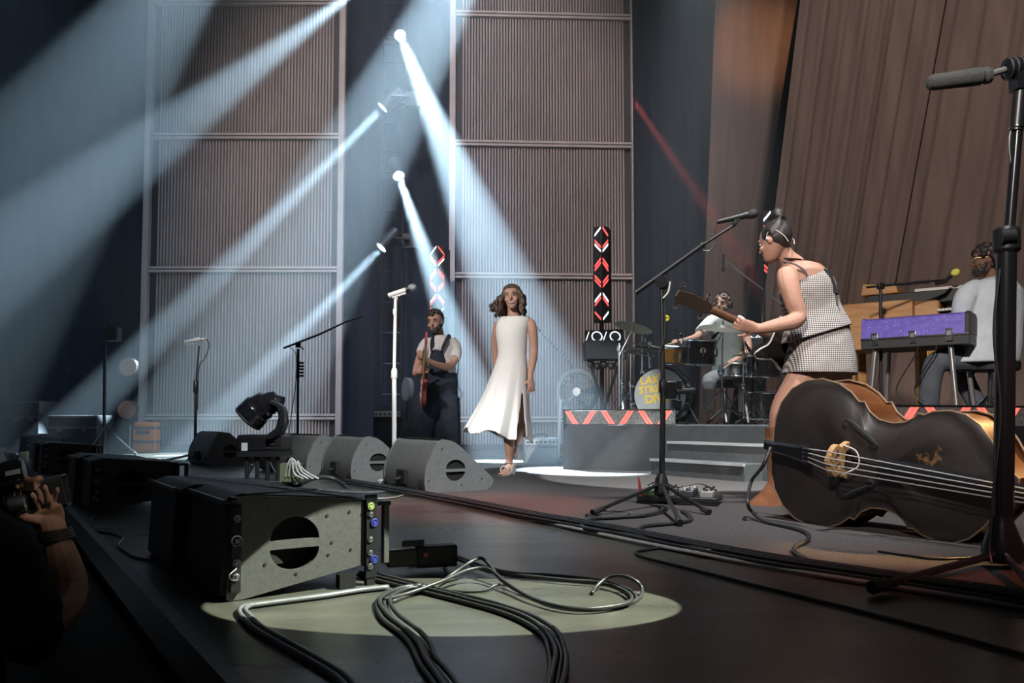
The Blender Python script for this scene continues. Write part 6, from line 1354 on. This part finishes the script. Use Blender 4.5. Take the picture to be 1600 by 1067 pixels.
m = MB(); m.box(P(2, 815, -.03), (.05, .03, .05)); m.build('battery_plate', METALB, bd, bevel=.003)
for k in range(3):
    m = MB(); m.cyl(P(3 + 5 * k, 816 - 1.5 * k, -.05), P(3 + 5 * k, 816 - 1.5 * k, -.043), .0035, 8); m.build('button', STEEL, bd)
m = MB(); m.bar(P(-10, 760, -.02), P(30, 752, -.02), .02, .014); m.bar(P(-10, 752, -.02), P(28, 746, -.02), .008, .008); m.build('top_handle', BLACKG, t, bevel=.003)
m = MB(); m.lathe(P(-4, 742, -.0), d, [(0, .026), (.02, .03), (.055, .032), (.06, .026)], 18); m.build('viewfinder', BLACKG, t)
m = MB(); m.box(P(20, 738, -.032), (.030, .004, .012), d); m.build('viewfinder_screen', mat('pale_panel', (.35, .38, .37), .3), t)
# ------------------------------------------------------------------ cables
ORD = ['first', 'second', 'third', 'fourth', 'fifth', 'sixth']
def cable(pts, r, label, group=None, mt=CABLE, k=6, name='cable'):
    m = MB(); m.tube(catmull(pts, k), r, 7); return tag(m.build(name, mt, smooth=180), label, 'cable', group)
def gl(l, r, lift=0.0, z=0.0): return [G(p[0], p[1], z + r + lift + (p[2] if len(p) > 2 else 0.0)) for p in l]
def offs(l, d):
    """shift a floor path sideways by d"""
    out = []
    for i, p in enumerate(l):
        t = (l[min(i + 1, len(l) - 1)] - l[max(i - 1, 0)]).normalized(); s = V((-t.y, t.x, 0)); out.append(p + s * (d + random.uniform(-.003, .003)))
    return out
GREYC = mat('grey_cable', (0.10, 0.105, 0.115), 0.4)
near1 = gl([(604, 917), (560, 922), (500, 931), (440, 939), (400, 944), (380, 948), (374, 956), (382, 968), (400, 984), (440, 1008), (490, 1036), (530, 1062), (560, 1100)], .0075)
cable(near1, .0075, 'grey cable curling round the near corner of the foreground speaker, outer of two', 'speaker cables', GREYC)
cable([p + Z_ * .003 for p in offs(near1, .017)], .007, 'grey cable curling round the near corner of the foreground speaker, inner of two', 'speaker cables', GREYC)
b2 = gl([(566, 897), (584, 902), (640, 916), (700, 931), (746, 943), (790, 955), (830, 971), (858, 992), (872, 1020), (871, 1048), (862, 1090)], .007)
for k in range(4): cable([p + Z_ * (.007 * (k % 2)) for p in offs(b2, (k - 1.5) * .011)], .0062, ORD[3 - k] + ' from the left of four black cables crossing the lit pool toward the bottom edge', 'cables crossing the lit pool')
b3 = gl([(660, 918), (631, 922), (606, 932), (598, 944), (610, 966), (640, 990), (658, 1012), (668, 1034), (690, 1062), (715, 1100)], .007)
for k in range(4): cable([p + Z_ * (.007 * (k % 2)) for p in offs(b3, (k - 1.5) * .012)], .006, ORD[k] + ' from the right of four black cables curving left then off the bottom edge', 'cables bending left')
c4 = gl([(612, 940), (650, 926), (676, 920), (705, 898, .02), (735, 878, .05), (752, 872, .055), (766, 884, .04), (782, 905, .015), (817, 927), (867, 946), (918, 952), (969, 947), (999, 934), (1003, 920, .01), (994, 908, .03), (975, 900, .04), (950, 902, .03), (932, 916, .01), (925, 927)], .006)
cable(c4, .0055, 'black cable arching up and looping round at the right end of the lit pool')
c5 = gl([(600, 936), (640, 926), (690, 908, .015), (732, 890, .03), (763, 889, .03), (793, 912, .01), (834, 936), (884, 949), (935, 950), (984, 940), (978, 924), (935, 910), (884, 906), (817, 899), (766, 893), (732, 880), (700, 868)], .006, .008)
cable(c5, .0055, 'black cable lying in a long flat loop across the lit pool')
for k in range(2): cable(offs(gl([(700, 868), (740, 884), (790, 897), (850, 901), (920, 908), (965, 922), (975, 936), (950, 944)], .0055), .012 * k + .02), .005, ('nearer' if k == 0 else 'farther') + ' of two thin black cables behind the arching loop in the lit pool', 'thin cables behind the loop')
cable(gl([(676, 921), (719, 924), (757, 922), (775, 914, .01), (792, 914)], .005), .0045, 'short thin cable with a kink inside the lit pool')
cable(gl([(150, 805), (143, 815), (152, 829), (174, 833), (192, 840), (184, 852), (197, 862), (216, 872), (262, 877)], .006), .005, 'thin black cable wandering along the stage edge to the foreground speaker')
run = [(520, 752), (600, 766), (690, 783), (800, 806), (930, 830), (1060, 857), (1180, 880), (1300, 899), (1450, 922), (1600, 946), (1900, 998)]
run3 = gl(run, .009, .012)
for k in range(6): cable([p + Z_ * (.010 * (k % 2)) for p in offs(run3, .034 + k * .021 + .01 * math.sin(k))], .0085, ORD[k] + ' of six thick black cables along the carpet edge, counted from the dark floor', 'cables along the carpet edge')
s1 = gl([(1040, 796), (1010, 805), (970, 808), (925, 811), (908, 818), (920, 827), (975, 835), (1040, 846), (1110, 862)], .010, .012)
cable(s1, .010, 'thick black cable snaking left from the foot of the boom stand')
s2 = gl([(1066, 799), (1076, 805), (1078, 813), (1050, 818), (1008, 822), (997, 829), (1008, 838), (1060, 847), (1130, 860)], .009, .012)
cable(s2, .010, 'thick black cable bending in an S below the pedalboard')
bs = bpt(0.05, 0.0, 0.10)
cable([bs, W(1192, 728, bs.y - .02), W(1174, 752, 4.0)] + gl([(1168, 785, .08), (1176, 800, .03), (1195, 815), (1235, 824), (1260, 832), (1262, 844), (1243, 854), (1244, 864), (1275, 880), (1340, 894), (1420, 908)], .009, .012), .009, 'black cable hanging from the double bass and winding over the carpet')
cable(gl([(1046, 854), (1010, 859), (993, 863), (1008, 871), (1060, 884), (1200, 919), (1330, 951), (1480, 990), (1640, 1034)], .006), .0055, 'thin black cable crossing the dark floor toward the lower right')
cable(gl([(1372, 861), (1420, 868), (1468, 873), (1540, 870)], .005, .012), .0045, 'thin black cable on the carpet under the double bass')
for k in range(3):
    cable(offs(gl([(612, 758), (590, 768), (545, 768), (500, 764), (470, 768), (440, 765)], .007), .03 * k), .0065, ORD[k] + ' of three grey cables on the floor below the wedge monitors', 'cables below the wedges', GREYC)
cable(gl([(640, 766), (622, 776), (585, 779), (540, 777), (500, 772)], .007), .006, 'pale cable running from the nearest wedge monitor to the left', None, mat('pale_cable', (.25, .26, .25), .5))
# plug block behind the foreground speaker
t = thing('cable_connector', 'black cable connector block lying behind the foreground speaker', 'connector', G(655, 872))
a_, b_ = G(604, 872, .05), G(712, 866, .05); d = (b_ - a_).normalized()
m = MB(); m.bar(a_.lerp(b_, .42), b_, .055, .07); m.build('plug_body', BLACK, t, bevel=.006)
m = MB(); m.bar(a_, a_.lerp(b_, .45), .045, .055); m.build('plug_neck', BLACKG, t, bevel=.004)
m = MB(); m.box(a_.lerp(b_, .38) + Z_ * .045, (.07, .04, .02), d); m.build('latch', BLACK, t, bevel=.003)
m = MB(); m.cyl(a_.lerp(b_, .58) + V((0, -.036, .01)), a_.lerp(b_, .58) + V((0, -.042, .01)), .008, 10); m.build('button', mat('red_button', (.4, .03, .03), .4), t)
m = MB(); m.tube(catmull([b_ - d * .03 - Z_ * .03, G(690, 872, .015), G(660, 876, .01), G(640, 880, .01)], 4), .009, 7); m.build('lead', CABLE, t)

# ------------------------------------------------------------------ pedalboard
pc = G(1068, 792); t = thing('pedalboard', 'effects pedalboard with a green pedal at the foot of the boom stand', 'pedalboard', V((pc.x, pc.y, .012)))
px_ = V((.93, -.36, 0)).normalized(); py_ = V((.36, .93, 0))
pc = V((pc.x, pc.y + .10, .012))
m = MB(); m.box(pc + Z_ * .03, (.46, .24, .03), px_, py_); m.box(pc + Z_ * .008 - py_ * .10, (.46, .03, .016), px_, py_); m.build('board', METALB, t, bevel=.004)
PC = [(.06, .10, .05), (.30, .29, .27), (.05, .05, .055), (.32, .31, .29), (.07, .16, .08), (.12, .12, .13), (.03, .03, .035), (.26, .25, .23)]
for k in range(8):
    i, j = k % 4, k // 4; c = pc + px_ * (-.165 + .11 * i) + py_ * (-.055 + .11 * j) + Z_ * .062
    pm = mat('pedal_%d' % k, PC[k], .4, .2)
    m = MB(); m.box(c, (.075, .09, .036 + .01 * j), px_, py_); pd = m.build('pedal', pm, t, bevel=.005)
    for q in (-1, 1):
        m = MB(); m.cyl(c + px_ * (.02 * q) + py_ * .02 + Z_ * .018, c + px_ * (.02 * q) + py_ * .02 + Z_ * .036, .008, 8); m.build('knob', RUBBER if k % 2 else WHITE, pd)
    m = MB(); m.cyl(c - py_ * .025 + Z_ * .018, c - py_ * .025 + Z_ * .03, .007, 8); m.build('foot_switch', CHROME, pd)
m = MB(); m.tube(catmull([pc - px_ * .2 + Z_ * .09, pc - px_ * .1 + Z_ * .13 - py_ * .05, pc + Z_ * .10 - py_ * .1, pc + px_ * .12 + Z_ * .12 - py_ * .06, pc + px_ * .21 + Z_ * .08], 5), .004, 6); m.build('patch_cable', CABLE, t)
a_ = W(996, 772, pc.y); m = MB(); m.tube([W(1002, 778, pc.y), W(1000, 764, pc.y), W(998, 745, pc.y)], [.012, .010, .004], 6); tag(m.build('paper_flag', mat('red_tag', (.55, .06, .07), .6)), 'small red and white tag standing up on the left of the pedalboard', 'tag')
m = MB()
loop_ = [G(950 + 34 * math.cos(a), 803 + 5 * math.sin(a), .02 + .01 * math.sin(3 * a)) for a in [i * 2 * math.pi / 14 for i in range(30)]]
m.tube(loop_, .004, 6); tag(m.build('coiled_cable', CABLE, smooth=180), 'small coil of thin cable under the left leg of the boom stand', 'cable')

# ------------------------------------------------------------------ amplifiers, cases and wing clutter
def amp(label, xl, yt, xr, yb, Y, dp, body, front, name='guitar_amplifier', knobs=6, strip=0.2, base=None):
    a = W(xl, yb, Y); b = W(xr, yt, Y); c = (a + b) / 2; w_, h = b.x - a.x, b.z - a.z; t = thing(name, label, 'amplifier', V((c.x, Y + dp / 2, a.z)))
    m = MB(); m.box((c.x, Y + dp / 2 + .01, c.z), (w_, dp, h)); m.build('cabinet', body, t, bevel=.012)
    m = MB(); m.box((c.x, Y - .0, c.z - h * strip / 2), (w_ * .92, .03, h * (.9 - strip))); m.build('grille_cloth', front, t, bevel=.004)
    m = MB(); m.box((c.x, Y - .0, b.z - h * strip * .5), (w_ * .9, .03, h * strip * .62)); pn = m.build('control_panel', mat('panel_pale', (.5, .52, .52), .5), t)
    for k in range(knobs):
        m = MB(); q = V((a.x + w_ * (.12 + .76 * k / (knobs - 1)), Y - .015, b.z - h * strip * .5)); m.cyl(q, q - V((0, .02, 0)), min(.014, h * strip * .2), 8); m.build('knob', BLACK, pn)
    m = MB(); m.tube(catmull([V((c.x - w_ * .18, Y + dp / 2, b.z)), V((c.x - w_ * .15, Y + dp / 2, b.z + .035)), V((c.x + w_ * .15, Y + dp / 2, b.z + .035)), V((c.x + w_ * .18, Y + dp / 2, b.z))], 4), .010, 6); m.build('handle', BLACK, t)
    return t
GRYA = mat('amp_grey', (.16, .17, .18), .7); CLOTH = mat('amp_cloth', (.22, .24, .25), .9, 0, (.28, .30, .31), 200, .3)
bz = G(845, 729).y
amp('grey combo amplifier on the floor to the right of the singer\'s legs', 818, 684, 872, 728.5, bz, .26, GRYA, CLOTH, knobs=7, strip=.3)
bz = G(598, 722).y
amp('dark amplifier in the gap behind the white microphone stand', 582, 624, 628, 700, 10.4, .3, BLACK, mat('cloth_dark', (.03, .033, .04), .9))
for o in list(COL.objects):
    if o.get('label') == 'dark amplifier in the gap behind the white microphone stand': o.location.z = 0.0
# orange amp stack at the left
ORA = mat('orange_tolex', (.62, .15, .002), .65, 0, (.68, .19, .006), 30, .2)
Yo_ = 12.2; s_ = Yo_ / FPX; b0 = W(230, 655, Yo_); b0.z = 0
t = thing('orange_amplifier', 'small bright orange amplifier stack at the foot of the left screen', 'amplifier', b0)
z = 0.0
for k, (h, w_) in enumerate(((.05, .29), (.09, .29), (.04, .29), (.17, .29), (.04, .29), (.07, .27))):
    if k in (1, 3, 5): m = MB(); m.box(b0 + Z_ * (z + h / 2), (w_, .28, h)); m.build('cabinet', ORA, t, bevel=.008)
    else: m = MB(); m.box(b0 + Z_ * (z + h / 2), (w_ + .02, .30, h)); m.build('band', mat('amp_dark_band', (.06, .04, .03), .6) if k else ORA, t, bevel=.006)
    z += h
m = MB(); m.box(b0 + V((0, -.15, .30)), (.20, .02, .05)); m.build('emblem', BLACK, t)
for sx in (-1, 1):
    m = MB(); m.cyl(b0 + V((sx * .19, -.14, 0.0)), b0 + V((sx * .19, -.14, .42)), .008, 6); m.build('guard_rod', STEEL, t)
# pole with two round lamps
Yp = 12.3; b0 = W(203, 655, Yp); b0.z = 0
t = thing('round_lamp_stand', 'pole with two round amber lamps beside the left screen post', 'stage light', b0)
m = MB(); m.cyl(b0, W(203, 540, Yp), .02, 8); m.build('pole', METALB, t)
m = MB(); m.lathe(b0, (0, 0, 1), [(0, .25), (.02, .25), (.03, .03)], 20); m.build('base', METALB, t)
for px, py in ((200, 573), (198, 640)):
    c = W(px, py, Yp - .12); m = MB(); m.lathe(c, (0, 1, 0), [(0, .145), (.02, .16), (.08, .15), (.13, .08)], 24); hd = m.build('lamp_head', BLACK, t)
    m = MB(); m.lathe(c - V((0, .006, 0)), (0, 1, 0), [(0, .001), (.0, .135), (.012, .14)], 24); m.build('lamp_face', mat('amber_glass', (.22, .11, .07), .6), hd)
# stand with a small fixture at far left
Yp = 11.0; b0 = W(164, 655, Yp); b0.z = 0
t = thing('light_stand', 'dark tripod stand with a small lamp left of the slatted screen', 'stage light', b0)
m = MB(); m.cyl(b0, W(164, 540, Yp), .022, 8); m.build('pole', METALB, t); tripod(t, b0, .4, 3, .4, .4, .014)
m = MB(); m.box(W(176, 522, Yp), (.2, .16, .2)); m.build('lamp_body', BLACK, t, bevel=.02)
for dx in (-4, 8):
    m = MB(); m.cyl(W(172 + dx, 508, Yp), W(172 + dx, 508, Yp - .12), .04, 10); m.build('lamp_tube', BLACK, t)
def case(label, xl, yt, xr, yb, Y, dp):
    a = W(xl, yb, Y); b = W(xr, yt, Y); c = (a + b) / 2; w_, h = b.x - a.x, b.z - max(0, a.z); t = thing('flight_case', label, 'case', V((c.x, Y + dp / 2, 0)))
    m = MB(); m.box((c.x, Y + dp / 2, h / 2 + .0), (w_, dp, h)); m.build('case_body', mat('case_black', (.025, .027, .03), .6), t, bevel=.01)
    for z in (.02, h - .02, h * .68):
        m = MB(); m.box((c.x, Y - .004, z), (w_ + .01, .02, .03)); m.build('edge_strip', STEEL, t)
    for sx in (-1, 1):
        m = MB(); m.box((c.x + sx * w_ * .25, Y - .012, h * .66), (.08, .02, .09)); m.build('latch', STEEL, t)
case('low dark flight case in the left wing', 74, 640, 152, 700, 11.6, .5)
case('tall dark flight case at the far left in the wing', 12, 618, 62, 700, 11.8, .5)
case('dark road case in the gap beside the right screen', 642, 640, 666, 705, 11.5, .4)
# fan in the haze by the drum riser
Yf = 9.4; b0 = W(898, 655, Yf); b0.z = 0; c = W(902, 612, Yf)
t = thing('floor_fan', 'round floor fan in the hazy beam left of the drum kit', 'fan', b0)
m = MB(); m.torus(c, (-.5, -.85, 0), .25, .03, 28, 8); m.build('housing', GRYA, t)
m = MB()
for k in range(7): m.torus(c, (-.5, -.85, 0), .035 * (k + .6), .004, 24, 4)
m.build('guard', STEEL, t)
for k in range(5):
    a = k * 2 * math.pi / 5; fx, fy, fz = frame((-.5, -.85, 0)); m = MB(); e = fx * math.cos(a) + fy * math.sin(a); g = fx * -math.sin(a) + fy * math.cos(a)
    m.add([c + e * .03, c + e * .22 + g * .07 - fz * .03, c + e * .22 - g * .03 - fz * .06], [(0, 1, 2)]); m.build('blade', GRYA, t, thick=.006, fix=False)
m = MB(); m.lathe(c, (-.5, -.85, 0), [(-.05, .04), (.02, .05), (.03, .02)], 14); m.build('hub', WHITE, t)
for sx in (-1, 1):
    m = MB(); m.bar(b0 + V((sx * .2, 0, .02)), c + V((sx * .2, 0, -.1)), .03, .03); m.build('leg', STEEL, t)
m = MB(); m.box(b0 + Z_ * .02, (.46, .3, .04)); m.build('base', GRYA, t)
# small labelled box on the stage edge far left
c = G(38, 722); m = MB(); m.box(c + Z_ * .06, (.075, .06, .12)); t = tag(m.build('marker_box', mat('pale_yellow', (.55, .58, .34), .6), bevel=.006), 'small pale yellow box on the far stage edge', 'box')
# second mic boom in the haze behind the singer
Yq = 9.6; b0 = W(905, 655, 9.9); b0.z = 0
t = thing('hazy_boom_stand', 'thin boom stand in the bright beam between the singer and the drums', 'mic stand', b0)
m = MB(); m.cyl(b0, W(905, 580, 9.9), .014, 8); m.build('tube', METALB, t); tripod(t, b0, .3, 3, .3, .2, .010)
m = MB(); m.tube([W(842, 515, 9.9), W(870, 545, 9.9), W(905, 582, 9.9), W(915, 590, 9.9)], .010, 8); m.build('boom_arm', STEEL, t)
m = MB(); m.tube([W(838, 511, 9.9), W(845, 518, 9.9)], [.018, .014], 8); m.build('microphone', MICB, t)
# pale round drum head on a stand beside the guitarist
Yq = 10.6; b0 = W(636, 655, Yq); b0.z = 0
t = thing('percussion_stand', 'pale round drum head on a stand just left of the guitarist', 'drum', b0)
m = MB(); m.lathe(W(634, 608, Yq), (-.88, -.47, 0), [(-.06, .15), (-.0, .16), (.004, .155), (.006, .001)], 24); m.build('drum_shell', mat('pale_shell', (.26, .27, .28), .5), t)
m = MB(); m.cyl(b0, W(636, 612, Yq), .016, 8); m.build('pole', METALB, t); tripod(t, b0, .3, 3, .2, .3, .012)
